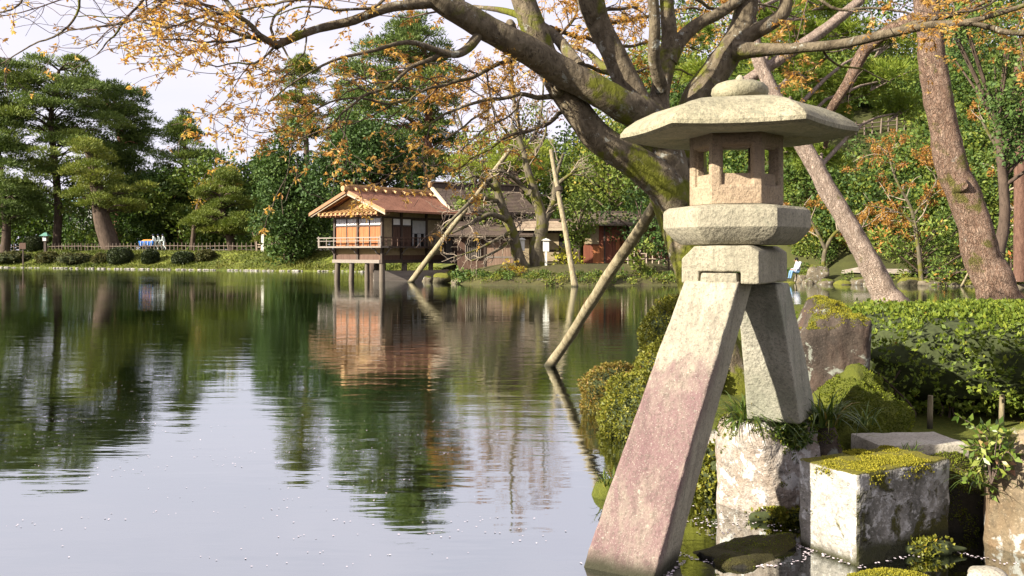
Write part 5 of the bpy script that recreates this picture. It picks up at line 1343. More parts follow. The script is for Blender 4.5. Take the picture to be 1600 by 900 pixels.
# old mossy pruned trees at the water's edge before the houses
bare_tree("old mossy bare tree with forked trunk before the entrance lodge", [([(843, 424), (838, 390), (848, 350), (838, 310), (826, 270), (818, 235), (800, 195)], (13, 10, 6, 3)), ([(848, 350), (865, 315), (868, 280), (880, 240)], (7, 4, 2)), ([(836, 310), (815, 290), (790, 270, -1), (765, 268, -1.5)], (5, 3, 1.5)), ([(868, 290), (895, 270, -1), (920, 262, -1)], (4, 2, 1)), ([(822, 255), (850, 215), (855, 170)], (4, 2, 1))], 50.5, 33, M_BARKG, M_TWIGP,
          [LV(1.7, (0.8, 2.2), 0.5, bias=(0, 0, 0.35), wander=0.4, minr=0.014, rmax=0.05), LV(3.0, (0.35, 1.0), 0.6, bias=(0, 0, 0.2), wander=0.4, minr=0.009), LV(3.2, (0.2, 0.5), 0.6, wander=0.4, minr=0.007)])
bare_tree("old mossy bare tree arching tangled twigs towards the teahouse", [([(820, 426), (808, 395), (800, 360), (787, 330), (778, 300), (775, 270)], (10, 8, 5)), ([(795, 345), (765, 335, -1), (735, 350, -1.5), (705, 365, -2)], (5, 3, 1.5)), ([(782, 315), (745, 310, -1), (715, 335, -2), (690, 360, -2)], (4, 3, 1.5)), ([(800, 362), (780, 372, -1), (745, 390, -1.5), (710, 402, -2)], (4, 2, 1)), ([(800, 375), (770, 395, -1), (735, 408, -1)], (3, 2, 1)), ([(778, 300), (745, 275, -1), (715, 290, -1.5)], (3, 2, 1))], 50.0, 34, M_BARKG, M_TWIGP,
          [LV(2.3, (0.7, 1.8), 0.5, bias=(-0.3, 0, 0.15), wander=0.45, curve=(0, 0, -0.6), minr=0.014, rmax=0.05), LV(3.6, (0.35, 0.95), 0.6, bias=(-0.2, 0, 0.2), wander=0.45, minr=0.009), LV(3.5, (0.2, 0.5), 0.6, wander=0.4, minr=0.007)])

# ------------------------------------------------------------------ wooded hillside, one mass
rng = np.random.default_rng(77)
VV, AA, var, LL = [], [], [], []
def mass(cx, cy, z, r, cnt, v0, L):
    pts, d = blob_points(rng, (cx, cy, z), (r, r, r * 0.75), cnt, 0.3, 0.0, 0.4, int(cx * 7 + cy))
    VV.append(pts); AA.append(unit(d * 0.7 + rng.normal(size=(cnt, 3)) * 0.8)); var.append(np.clip(v0 + rng.random(cnt) * 0.35, 0, 0.999)); LL.append(rng.uniform(*L, cnt))
n = 0
while n < 520:
    x = rng.uniform(-2, 44); y = rng.uniform(49.0, 78)
    if poly_sd(np.array([[x, y]]), POND)[0] < 2.0 or (y < 53.5 and x < 15): continue
    if x < 11.5 and y < 60: continue
    if x < 2 and y < 66: continue
    z = far_z(x, y); r = rng.uniform(0.9, 2.4) if y > 54 else rng.uniform(0.5, 1.0)
    px_, py_ = 800 + x / y * FPX, HOR - (z + r - EYE) / y * FPX
    if y < 64 and 1280 < px_ < 1445 and py_ - 12 < 222 and py_ + 2.2 * r / y * FPX > 190: continue
    mass(x, y, z + r * 0.55 + rng.uniform(0, 1.2), r, int(190 * r ** 1.6), rng.random() ** 1.2 * 0.50, (0.16, 0.32)); n += 1
for k in range(16):
    x = rng.uniform(17.0, 20.5); y = rng.uniform(52.6, 55.0); z = far_z(x, y); r = rng.uniform(0.35, 0.65)
    mass(x, y, z + r * 0.35, r, int(420 * r ** 1.4), rng.random() * 0.6, (0.10, 0.2))
for k in range(34):
    x = rng.uniform(15.5, 23); y = rng.uniform(54.5, 60.5); z = far_z(x, y); r = rng.uniform(0.5, 1.0)
    mass(x, y, z + r * 0.4, r, int(260 * r ** 1.6), rng.random() * 0.62, (0.12, 0.24))
for k in range(150):                                                # taller wood crowning the hill
    x = rng.uniform(2, 52); y = rng.uniform(70, 92); z = far_z(x, y); r = rng.uniform(1.6, 3.2)
    h = rng.uniform(1, 11) * (0.55 + 0.45 * float(sstep(6, 22, x)))
    mass(x, y, z + h, r, int(120 * r ** 1.6), rng.random() ** 1.2 * 0.6, (0.22, 0.42))
for k in range(150):                                                 # dark wood filling behind the lawn pines
    x = rng.uniform(-95, -28); y = rng.uniform(124, 138); z = far_z(x, y); r = rng.uniform(2.2, 3.8)
    mass(x, y, z + rng.uniform(0.3, 8.5), r, int(75 * r ** 1.6), rng.random() * 0.25, (0.35, 0.65))
for k in range(110):
    x = rng.uniform(-56, -25); y = rng.uniform(112, 126); z = far_z(x, y); r = rng.uniform(2.0, 3.4)
    mass(x, y, z + rng.uniform(0.3, 10.5), r, int(85 * r ** 1.6), rng.random() * 0.35, (0.32, 0.6))
for k in range(60):
    x = rng.uniform(-30, 0); y = rng.uniform(98, 112); z = far_z(x, y); r = rng.uniform(2.0, 3.4)
    mass(x, y, z + rng.uniform(0.5, 5.5), r, int(70 * r ** 1.6), rng.random() * 0.4, (0.3, 0.55))
n = 0
while n < 150:                                                      # mossy low growth along the water before the houses and the hill
    x = rng.uniform(-3.6, 33); y = rng.uniform(41, 57); dd_ = poly_sd(np.array([[x, y]]), POND)[0]
    if not 0.05 < dd_ < (1.7 if x < 13 else 0.9): continue
    r = rng.uniform(0.16, 0.42); mass(x, y, far_z(x, y) + r * 0.2, r, int(520 * r ** 1.2), rng.random() * 0.60, (0.06, 0.13)); n += 1
C = np.vstack(VV); A = np.vstack(AA); ll = np.concatenate(LL)
V, F = leaf_quads(C, A, ll, ll * 0.30, rng)
tag(leaf_obj("hillside_wood", M_HILL, None, V, F, np.concatenate(var)), "dense mixed greenery covering the hill behind the huts", kind="stuff")

# individual trees on the near face of the hill
broadleaf("glossy dark evergreen hanging over the picture's upper corner behind the big pine", [(1560, 430), (1570, 330), (1560, 200)], 34, (10, 6), [(20, 1440, 1640), (70, 1465, 1680), (130, 1480, 1680), (190, 1490, 1670), (240, 1520, 1660)], 36, (22, 42), 51, M_EVER, dens=420, L=(0.10, 0.18), z=2.0)
broadleaf("olive shrubby tree overhanging the annex roof", [(735, 420), (740, 380), (745, 340)], 55.5, (3, 1.5), [(285, 715, 790), (310, 700, 800), (340, 720, 800)], 16, (11, 18), 101, M_EVERL, dens=170, L=(0.14, 0.26), shell=0.45)
broadleaf("mid-green bush pressed between the lodge and the red hut", [(905, 425), (905, 390), (905, 350)], 53.0, (3, 1.5), [(290, 880, 940), (320, 870, 945), (350, 875, 935), (375, 885, 925)], 20, (11, 18), 102, M_EVERL, dens=220, L=(0.14, 0.24))
broadleaf("glossy dark shrub covering the red hut's far corner", [(1045, 440), (1045, 420), (1045, 395)], 50.0, (2, 1), [(350, 1020, 1075), (375, 1005, 1085), (405, 1010, 1085)], 16, (10, 16), 103, M_EVER, dens=260, L=(0.14, 0.24), name="shrub", cat="bush")
broadleaf("light green evergreen above the red hut's roof", [(960, 345), (955, 300), (950, 250)], 62, (6, 3), [(190, 880, 980), (225, 850, 1050), (270, 850, 1070), (310, 870, 1070), (340, 890, 1060)], 30, (17, 30), 52, M_EVERL, dens=190, L=(0.15, 0.28))
broadleaf("dark camellia bush leaning over the red hut's roof", [(1010, 415), (1005, 370), (1000, 340)], 53.2, (4, 2), [(300, 960, 1050), (330, 930, 1070), (360, 940, 1075)], 15, (14, 24), 53, M_EVER, dens=220, L=(0.14, 0.24), name="camellia_bush", cat="bush")
broadleaf("small glossy shrub in front of the low pale picket fence", [(1000, 436), (1000, 415), (1000, 395)], 49.4, (2, 1), [(375, 985, 1020), (395, 975, 1040), (420, 985, 1035)], 9, (8, 14), 54, M_EVERL, dens=330, L=(0.13, 0.22), name="shrub", cat="bush")
broadleaf("bright green low bush beside the near-upright pole", [(885, 424), (885, 410), (885, 400)], 51.0, (2, 1), [(388, 868, 905), (400, 858, 918), (415, 866, 912)], 9, (9, 14), 55, M_YPLANT, dens=300, L=(0.12, 0.2), name="shrub", cat="bush")
broadleaf("pieris shrub with red young tips below the big pine trunk", [(1440, 446), (1440, 420), (1440, 390)], 47.5, (3, 1), [(300, 1420, 1500), (340, 1385, 1530), (385, 1368, 1540), (425, 1370, 1540)], 34, (13, 24), 56, M_PIERIS, dens=300, L=(0.15, 0.26), wfac=0.2, name="pieris_shrub", cat="bush")
broadleaf("pieris shrub with red young tips at the picture's edge", [(1580, 446), (1580, 420), (1580, 390)], 46, (3, 1), [(300, 1570, 1640), (340, 1545, 1660), (390, 1530, 1660), (430, 1540, 1660)], 30, (13, 24), 57, M_PIERIS, dens=300, L=(0.15, 0.26), wfac=0.2, name="pieris_shrub", cat="bush")
bare_tree("twisted mossy maple with rust leaves beside the picture's edge", [([(1560, 420), (1568, 370), (1572, 300), (1556, 240), (1552, 190)], (6, 5, 3, 1)), ([(1560, 240), (1580, 205), (1600, 190)], (3, 1)), ([(1558, 230), (1540, 200), (1530, 180)], (3, 1))], 46, 58, M_BARKG, M_TWIGP,
          [LV(1.6, (0.8, 2.2), 0.5, bias=(0, 0, 0.3), minr=0.014), LV(2.4, (0.4, 1.0), 0.6, minr=0.009)], leaves=(M_RUST, 3000, 0.15, 0.035), z=2.2)
bare_tree("young maple with orange leaves in front of the hillside fence", [([(1440, 440), (1435, 390), (1425, 330), (1400, 280), (1385, 230)], (4, 3, 2, 1)), ([(1430, 350), (1400, 330), (1350, 320)], (2, 1)), ([(1425, 340), (1460, 290), (1475, 250)], (2, 1))], 47, 59, M_BARKG, M_TWIGP,
          [LV(2.0, (0.8, 2.4), 0.5, bias=(-0.2, 0, 0.2), minr=0.014), LV(2.6, (0.4, 1.1), 0.6, minr=0.009)], leaves=(M_RUST, 4200, 0.15, 0.035), z=1.2)
bare_tree("spreading low maple with reddish leaves behind the pale leaning pine", [([(1285, 430), (1290, 390), (1310, 360), (1350, 350)], (4, 3, 1)), ([(1290, 390), (1270, 350), (1250, 320)], (3, 1)), ([(1310, 362), (1360, 365), (1420, 380)], (2, 1))], 52, 60, M_BARKG, M_TWIGP,
          [LV(2.0, (0.8, 2.2), 0.5, bias=(0, 0, 0.25), minr=0.014), LV(2.6, (0.4, 1.1), 0.6, minr=0.009)], leaves=(M_RUST, 3600, 0.16, 0.04), z=1.2)
t_ = thing("cedar_tree", "straight red cedar trunk at the picture's edge on the hillside", "tree", (PX(1594, 420, 44)[0], 44, 1.0))
P, R = smooth_path([PX(1594, 440, 44), PX(1595, 300, 44), PX(1593, 180, 44), PX(1592, 60, 44)], [0.33, 0.30, 0.27, 0.2], 12)
MB().tube(P, R, 14, True, 0.12, 3).build("trunk", bark_mat("bark_cedar", (0.085, 0.045, 0.032), (0.15, 0.085, 0.06), scale=9, bump=0.04), t_, (PX(1594, 420, 44)[0], 44, 1.0), True, 60)

# ------------------------------------------------------------------ near pines on the mossy bank
def needle_tufts(rng, centres, dirs, k, L, W):
    N = len(centres)
    C = np.repeat(centres, k, 0); A = unit(np.repeat(dirs, k, 0) * 0.9 + rng.normal(size=(N * k, 3)) * 0.6)
    ll = rng.uniform(L[0], L[1], N * k)
    return C, A, ll
def near_pine(label, tr, Y, radii, limbs_px, pads, seed, bark, mat, k=12, tuf=150, L=(0.13, 0.22), name="pine_tree", z=None):
    rng = np.random.default_rng(seed)
    b = PX(tr[0][0], tr[0][1], Y); g = near_z(b[0], Y) if z is None else z
    base = np.array((b[0], Y, g)); root = thing(name, label, "pine tree", base)
    P = np.array([PX(x, y, Y + (q[0] if q else 0)) for x, y, *q in tr])
    P[0] = base + (P[0] - P[1]) * 0.06
    R = np.array(radii) * Y / FPX
    P, R = smooth_path(P, R, 60)
    R = R * (1 + 0.45 * np.exp(-np.linspace(0, 1, 60) * 22))
    P = P + np.column_stack([vnoise(np.column_stack([np.arange(60) * 0.25, np.zeros(60), np.full(60, j_ * 7.0)]), 1, seed, 2) for j_ in range(3)]) * (0.05 if pads == [] else 0.02)
    q2, r2 = smooth_path(P, R, 150); wob = 1 + 0.05 * vnoise(q2, 6, seed, 3)
    mb = MB(); mb.tube(q2, r2 * wob, 40, True, 0.12, seed)
    for pts, rr in limbs_px:
        q, r = smooth_path([PX(x, y, Y + d) for x, y, d in pts], np.array(rr) * Y / FPX, 24); mb.tube(q, r, 12, True, 0.12, seed + 3)
    if pads == []:                                                 # an old knot on the sunny side
        kq = PX(1503, 290, Y - 0.27); mb.tube(np.array([kq + np.array((0, 0.12, 0)), kq, kq + np.array((-0.01, -0.05, 0)), kq + np.array((-0.01, -0.02, 0))]), [0.15, 0.12, 0.075, 0.03], 14, True, 0.25, 5)
    mb.build("trunk", bark, root, base, True, 70)
    if pads:
        CC, AA, LL, var, paths = [], [], [], [], []
        for i, (x, y, r, dy) in enumerate(pads):
            c = PX(x, y, Y + dy); rm = r * (Y + dy) / FPX
            pts, d = blob_points(rng, c, (rm, rm, rm * 0.55), tuf, 0.45, 0.3, 0.3, seed + i)
            C, A, ll = needle_tufts(rng, pts, unit(d * np.array((1, 1, 0.6)) + np.array((0, 0, 0.2))), k, L, 1)
            CC.append(C); AA.append(A); LL.append(ll); var.append(np.clip(rng.random() * 0.4 + np.repeat(rng.random(len(pts)), k) * 0.6, 0, 1))
            j = np.argmin(np.linalg.norm(P - c, axis=1)); a = P[j]
            q, _ = smooth_path([a, (a + c) / 2 + np.array((0, 0, 0.3)), c], [1, 1, 1], 7); paths.append((q, np.linspace(0.05, 0.015, 7)))
            for _ in range(6):
                e = pts[rng.integers(len(pts))]; q, _ = smooth_path([c + (a - c) * 0.2, (c + e) / 2, e], [1, 1, 1], 5); paths.append((q, np.linspace(0.014, 0.005, 5)))
        V, F = tubes_fast(paths, 5); link_mesh("limbs", raw_mesh("limbs", V, F, bark, True, off=base), root)
        C = np.vstack(CC); A = np.vstack(AA); ll = np.concatenate(LL)
        V, F = leaf_quads(C, A, ll, 0.0095, rng); leaf_obj("crown", mat, root, V, F, np.concatenate(var), base)
    return root
near_pine("big leaning red pine trunk rising out of the bank behind the hedge", [(1570, 496), (1550, 440), (1516, 340), (1485, 240), (1461, 130), (1452, 40), (1446, -60), (1438, -150)], 15.5, (31, 28.5, 25, 22.5, 20.5, 19.5, 19, 17), 
          [([(1455, 20, 0), (1400, 42, 0.4), (1352, 78, 0.8), (1325, 130, 1.0), (1296, 178, 1.4), (1290, 230, 2)], (9, 11, 10, 9, 7, 4))],
          [], 71, M_BARKR, M_PINEY)
near_pine("slimmer pale pine trunk leaning out over the water behind the lantern", [(1394, 478), (1362, 420), (1316, 335), (1270, 255), (1238, 200), (1205, 140), (1185, 90), (1170, 20)], 16.5, (20, 17.5, 15, 13.5, 13, 11, 10, 9),
          [([(1160, 130, 0), (1225, 88, 0.2), (1290, 45, 0.5), (1345, 0, 0.8)], (8, 9, 9, 8)), ([(1225, 88, 0.2), (1260, 70, 1), (1330, 75, 2)], (6, 5, 3))],
          [(1215, 110, 55, 1.5), (1270, 130, 60, 2.5), (1330, 150, 62, 3), (1385, 125, 58, 2.2), (1240, 170, 45, 2), (1290, 185, 50, 3), (1410, 175, 45, 3), (1250, 60, 50, 2), (1320, 60, 55, 3), (1395, 70, 50, 3), (1225, 240, 40, 2.5), (1285, 255, 42, 3.5), (1100, 120, 40, 3.5), (1290, 15, 50, 3), (1200, 30, 45, 2.5), (1130, 190, 40, 4), (1070, 60, 45, 4)], 72, M_BARKP, M_PINEY, k=14, tuf=170)

# ------------------------------------------------------------------ the big maple over the lantern
rng = np.random.default_rng(5)
MY = 9.6
mroot_xy = PX(1150, 625, 9.3)
mbase = np.array((mroot_xy[0], 9.3, near_z(mroot_xy[0], 9.3)))
maple = thing("maple_tree", "massive old spreading tree with mossy limbs and orange young leaves over the lantern", "tree", mbase)
def br(pts, radii):
    P = np.array([PX(x, y, Y) for x, y, Y in pts]); R = np.array(radii, float) * np.array([Y for _, _, Y in pts]) / FPX
    return P, R
limbs_def = [
    ([(1170, 700, 9.2), (1142, 610, 9.3), (1108, 500, 9.5), (1080, 410, 9.6), (1058, 335, 9.7), (1040, 270, 9.7), (1026, 215, 9.7), (1012, 160, 9.8)], (58, 42, 34, 30, 31, 36, 34, 20)),
    ([(1110, 420, 9.8), (1092, 330, 9.9), (1080, 250, 10.0), (1080, 190, 10.1), (1092, 148, 10.1), (1114, 118, 10.1), (1135, 88, 10.1), (1155, 55, 10.1), (1165, 15, 10.1), (1172, -50, 10.1)], (26, 23, 23, 24, 23, 22, 22, 20, 18, 17)),
    ([(1055, 320, 9.6), (1030, 280, 9.5), (988, 250, 9.4), (934, 214, 9.3), (895, 164, 9.3), (866, 120, 9.3), (840, 60, 9.2), (818, 0, 9.2), (800, -70, 9.1)], (30, 32, 28, 26, 24, 22, 22, 21, 18)),
    ([(1035, 215, 9.6), (1005, 182, 9.4), (967, 162, 9.2), (934, 142, 9.1), (873, 109, 9.0), (819, 76, 8.8), (753, 40, 8.6), (690, 3, 8.4), (640, -35, 8.3)], (34, 32, 28, 26, 26, 25, 23, 20, 17)),
    ([(1018, 205, 9.7), (1000, 170, 9.7), (982, 134, 9.7), (957, 80, 9.7), (935, 36, 9.7), (922, -5, 9.6), (910, -70, 9.6)], (34, 27, 24, 21, 21, 23, 20)),
    ([(1032, 205, 9.8), (1030, 155, 9.9), (1040, 100, 10.0), (1046, 60, 10.0), (1042, 10, 10.0), (1035, -50, 10.0)], (24, 17, 17, 14, 12, 10)),
    ([(1034, 140, 9.8), (1022, 92, 9.6), (1023, 40, 9.5), (1018, -30, 9.4)], (12, 10.5, 10, 9)),
    ([(1045, 95, 10.0), (1062, 64, 10.0), (1090, 38, 10.0), (1125, 20, 10.0), (1170, -12, 10.0), (1220, -50, 10.0)], (16, 13, 11, 10, 10, 9)),
    ([(1135, 85, 10.1), (1165, 58, 10.05), (1198, 40, 10.0), (1222, 22, 10.0), (1230, -8, 10.0), (1228, -50, 10.0)], (20, 16, 13, 12, 11, 10)),
    ([(1145, 80, 10.0), (1190, 78, 9.9), (1250, 75, 9.7), (1320, 68, 9.5), (1390, 52, 9.3), (1450, 40, 9.1), (1530, 30, 8.9), (1640, -5, 8.7)], (18, 12, 9, 8.5, 8, 7, 4.5, 4)),
    ([(1480, 38, 9.0), (1540, 40, 8.9), (1580, 52, 8.8), (1650, 62, 8.7)], (5, 4.5, 4.5, 4)),
    ([(1400, 50, 9.3), (1450, 30, 9.3), (1520, 12, 9.3), (1560, -10, 9.2)], (5, 4.5, 3.5, 3)),
    ([(905, 105, 9.0), (860, 50, 9.4), (800, 20, 9.7), (740, 10, 10.0)], (12, 9, 6, 3)),
    ([(690, 2, 8.4), (610, 12, 8.2), (548, 33, 8.1), (490, 47, 8.0), (432, 71, 7.9)], (11, 8, 8, 7, 6.5)),
    ([(432, 71, 7.9), (402, 52, 7.8), (372, 25, 7.7), (345, -8, 7.7), (320, -40, 7.6)], (6, 4.5, 4, 3.5, 3)),
    ([(432, 71, 7.9), (395, 60, 8.0), (345, 42, 8.1), (290, 25, 8.2), (240, 10, 8.3)], (5, 3.5, 2.8, 2, 1.2)),
    ([(432, 71, 7.9), (422, 45, 8.0), (440, 15, 8.1), (480, -15, 8.2)], (3, 2.2, 2, 2)),
    ([(755, 46, 8.6), (728, 78, 8.5), (700, 84, 8.4), (640, 66, 8.2), (580, 80, 8.0), (520, 95, 7.8), (460, 128, 7.7), (420, 160, 7.6)], (8, 7, 5.5, 3.8, 3, 2.2, 1.6, 1)),
    ([(700, 84, 8.4), (650, 100, 8.3), (600, 135, 8.2), (550, 165, 8.2), (505, 200, 8.1), (455, 225, 8.0)], (4.5, 3.4, 2.6, 2.0, 1.5, 1)),
    ([(870, 150, 9.3), (810, 150, 9.0), (750, 160, 8.8), (690, 185, 8.6), (640, 220, 8.5)], (5, 3.4, 2.6, 2, 1)),
    ([(850, 70, 9.2), (790, 95, 9.0), (730, 125, 8.8), (660, 140, 8.6), (600, 190, 8.5)], (6, 4, 3, 2, 1)),
    ([(880, 170, 9.4), (840, 200, 9.3), (790, 215, 9.2), (740, 245, 9.1), (700, 270, 9.0)], (4, 3, 2.2, 1.6, 1)),
    ([(340, -20, 7.6), (275, -5, 7.7), (215, 25, 7.8), (150, 45, 7.9), (90, 55, 8.0)], (3, 2.4, 1.9, 1.4, 0.9)),
    ([(250, -30, 7.6), (205, 20, 7.7), (170, 60, 7.8), (150, 85, 7.9)], (2.6, 1.9, 1.4, 0.8)),
    ([(130, -30, 7.5), (122, 15, 7.6), (90, 50, 7.7), (40, 75, 7.8), (-10, 100, 7.9)], (2.6, 2.0, 1.6, 1.1, 0.8)),
    ([(60, -20, 7.5), (20, 10, 7.5), (-30, 25, 7.5)], (2, 1.5, 1)),
    ([(380, 20, 7.7), (330, 20, 7.6), (260, 40, 7.5), (190, 25, 7.4), (120, 30, 7.4)], (2.6, 2, 1.5, 1.1, 0.8)),
    ([(470, 50, 8.0), (410, 90, 7.9), (350, 105, 7.8), (310, 95, 7.7)], (2.6, 1.8, 1.2, 0.8)),
    ([(980, 110, 9.8), (945, 105, 10.2), (915, 80, 10.5), (880, 70, 10.8)], (10, 7, 5, 3)),
    ([(920, 20, 9.8), (960, 15, 10.3), (1000, 10, 10.8)], (4, 3, 2)),
    ([(560, -40, 8.0), (500, -10, 7.9), (430, 8, 7.8), (360, 15, 7.7), (300, 40, 7.6)], (3, 2.6, 2, 1.5, 0.9)),
    ([(640, -30, 8.1), (590, 5, 8.0), (530, 12, 7.9), (470, 5, 7.8), (410, 30, 7.7)], (3, 2.6, 2, 1.5, 0.9)),
    ([(400, 55, 7.9), (350, 62, 7.8), (300, 66, 7.7), (250, 60, 7.6), (210, 75, 7.5)], (2.4, 2, 1.5, 1.1, 0.8)),
    ([(372, 28, 7.7), (320, 5, 7.7), (270, 8, 7.7), (225, -5, 7.7)], (2.4, 1.9, 1.4, 0.9)),
    ([(440, 75, 7.9), (455, 95, 7.8), (430, 110, 7.7), (395, 105, 7.6)], (1.8, 1.4, 1.1, 0.8)),
    ([(480, 50, 8.0), (470, 90, 7.9), (440, 130, 7.8)], (1.6, 1.2, 0.8)),
    ([(860, 40, 10.6), (920, 62, 11.0), (985, 70, 11.4), (1040, 62, 11.8), (1100, 80, 12.0)], (4, 3.2, 2.6, 2, 1.2)),
    ([(880, -10, 10.6), (950, 30, 11.0), (1010, 25, 11.4), (1080, 12, 11.8), (1130, 25, 12.0)], (4, 3.2, 2.6, 2, 1.2)),
    ([(905, 100, 10.6), (960, 118, 11.0), (1020, 105, 11.4), (1085, 118, 11.6)], (3.4, 2.6, 2, 1.2)),
    ([(845, 90, 10.2), (880, 50, 10.5), (900, 15, 10.8), (890, -20, 11.0)], (3.4, 2.6, 2, 1.2)),
    ([(1060, -20, 10.6), (1110, 10, 10.8), (1180, 8, 11.0), (1250, 25, 11.2)], (3.4, 2.6, 2, 1.2)),
    ([(1240, -20, 9.6), (1310, 12, 9.5), (1380, 12, 9.4), (1450, 30, 9.3), (1500, 40, 9.2)], (3, 2.5, 2, 1.5, 1)),
    ([(1280, 74, 9.7), (1310, 100, 9.9), (1350, 110, 10.1), (1390, 130, 10.3)], (2.2, 1.8, 1.4, 0.9)),
    ([(1560, -20, 8.9), (1540, 10, 8.8), (1500, 18, 8.7), (1470, 15, 8.6)], (2.5, 2, 1.5, 1)),
    ([(760, 170, 8.8), (700, 215, 8.7), (660, 255, 8.6), (610, 270, 8.5)], (1.8, 1.5, 1.1, 0.8)),
    ([(820, 150, 9.0), (790, 185, 8.9), (750, 205, 8.9), (720, 235, 8.8)], (1.8, 1.5, 1.1, 0.8)),
    ([(640, 150, 8.5), (600, 160, 8.4), (550, 150, 8.3), (500, 165, 8.2), (450, 200, 8.1), (400, 205, 8.0)], (2.2, 1.9, 1.6, 1.3, 1, 0.7)),
]
mb = MB(); thick = []; thin = []
for k, (pts, rr) in enumerate(limbs_def):
    P, R = br(pts, rr); R = R * (0.90 if k > 1 and rr[0] > 8 else 1.0); L = np.linalg.norm(np.diff(P, axis=0), axis=1).sum()
    if rr[0] >= 8 and pts[-1][1] < 0 and k != 9:                      # the limbs go on above the picture
        t_ = unit(P[-1] - P[-2]); e_ = [P[-1]]
        for q_ in range(3):
            t_ = unit(t_ + rng.normal(size=3) * 0.22 + np.array((0, 0, 0.12))); e_.append(e_[-1] + t_ * 0.6)
        P = np.vstack([P, e_[1:]]); R = np.concatenate([R, R[-1] * np.array((0.72, 0.45, 0.16))]); L += 1.8
    P, R = smooth_path(P, R, max(16, int(L / 0.07)))
    if rr[0] >= 8:
        mb.tube(P, R, 26 if rr[0] > 20 else 14, True, 0.10, 40 + k); thick.append((k, P, R))
    else:
        wob = np.column_stack([vnoise(np.column_stack([np.arange(len(P)) * 0.35 + k * 9, P[:, 0] * 0, P[:, 0] * 0 + j]), 1, k, 2) for j in range(3)])
        P = P + wob * 0.035; thin.append((k, P, R))
for x, y, Y, r in ((797, 42, 8.75, 8), (872, 142, 9.15, 8)):   # burrs and a cut stub
    P = PX(x, y, Y); mb.tube(np.array([P + np.array((0, 0.15, 0)), P, P + np.array((0.0, -0.07, 0.03))]), np.array([r * 1.6, r * 1.2, r * 0.7]) * Y / FPX, 10, True, 0.3, int(x))
mb.build("trunk", M_BARKM, maple, mbase, True, 75)
twig0 = [(P, R) for k, P, R in thin]
upper = [(P[len(P) // 2:], R[len(P) // 2:]) for k, P, R in thick if k in (2, 3, 4, 5, 7, 8, 9, 12)]
tw_up = grow(upper, rng, 1.6, (0.5, 1.3), 0.12, 0.1, (0, 0, 0.1), 1.0, 0.25, (0, 0, -0.1), 0.004, 7, 0.014)
tw1 = grow(twig0, rng, 5.0, (0.35, 1.0), 0.55, 0.08, (-0.25, 0, 0.02), 0.8, 0.22, (0, 0, -0.12), 0.0028, 7, 0.008)
tw2 = grow(tw1 + tw_up, rng, 4.2, (0.18, 0.48), 0.6, 0.12, (-0.1, 0, 0.0), 0.8, 0.22, (0, 0, -0.15), 0.0020, 5, 0.004)
tw3 = grow(tw2, rng, 3.0, (0.10, 0.24), 0.7, 0.2, (0, 0, 0), 0.8, 0.2, (0, 0, -0.1), 0.0016, 4, 0.003)
V, F = tubes_fast(twig0, 7); V2, F2 = tubes_fast(tw1 + tw2 + tw3 + tw_up, 4)
link_mesh("branches", raw_mesh("branches", V, F, M_BARKM, True, off=mbase), maple)
link_mesh("twigs", raw_mesh("twigs", V2, F2, M_TWIG, True, off=mbase), maple)
# leaf tufts hang at the twig ends
cents = []
def leafy(x_px, y_px):
    """how leafy the photographed crown is there"""
    k = 1.0
    if x_px < 200: k *= 0.15
    elif x_px < 290: k *= 0.6
    if x_px > 1180: k *= 0.7
    if y_px > 110 and x_px < 900: k *= 0.62 if y_px < 240 else 0.35
    return k
for P, R in tw2 + tw3 + tw1:
    for t in (1.0, 0.8, 0.6, 0.4, 0.2):
        i = min(len(P) - 1, int(t * (len(P) - 1) + 0.5)); p = P[i]
        xp = p[0] / p[1] * FPX + 800
        if rng.random() < 0.88 * leafy(xp, HOR - (p[2] - EYE) / p[1] * FPX): cents.append(p)
cents = np.array(cents); K = 7
C = np.repeat(cents, K, 0) + rng.normal(size=(len(cents) * K, 3)) * 0.010
A = unit(rng.normal(size=(len(C), 3)) * np.array((1, 1, 0.55)) + np.array((0, 0, -0.45)))
ll = rng.uniform(0.022, 0.060, len(C))
V, F = leaf_quads(C, A, ll, ll * 0.19, rng, 0.05)
var = np.clip(np.repeat(rng.random(len(cents)), K) * 0.6 + rng.random(len(C)) * 0.4, 0, 1)
leaf_obj("leaves", M_ORANGEL, maple, V, F, var, mbase)
print("maple tufts", len(cents), "twigs", len(tw1), len(tw2), len(tw3))
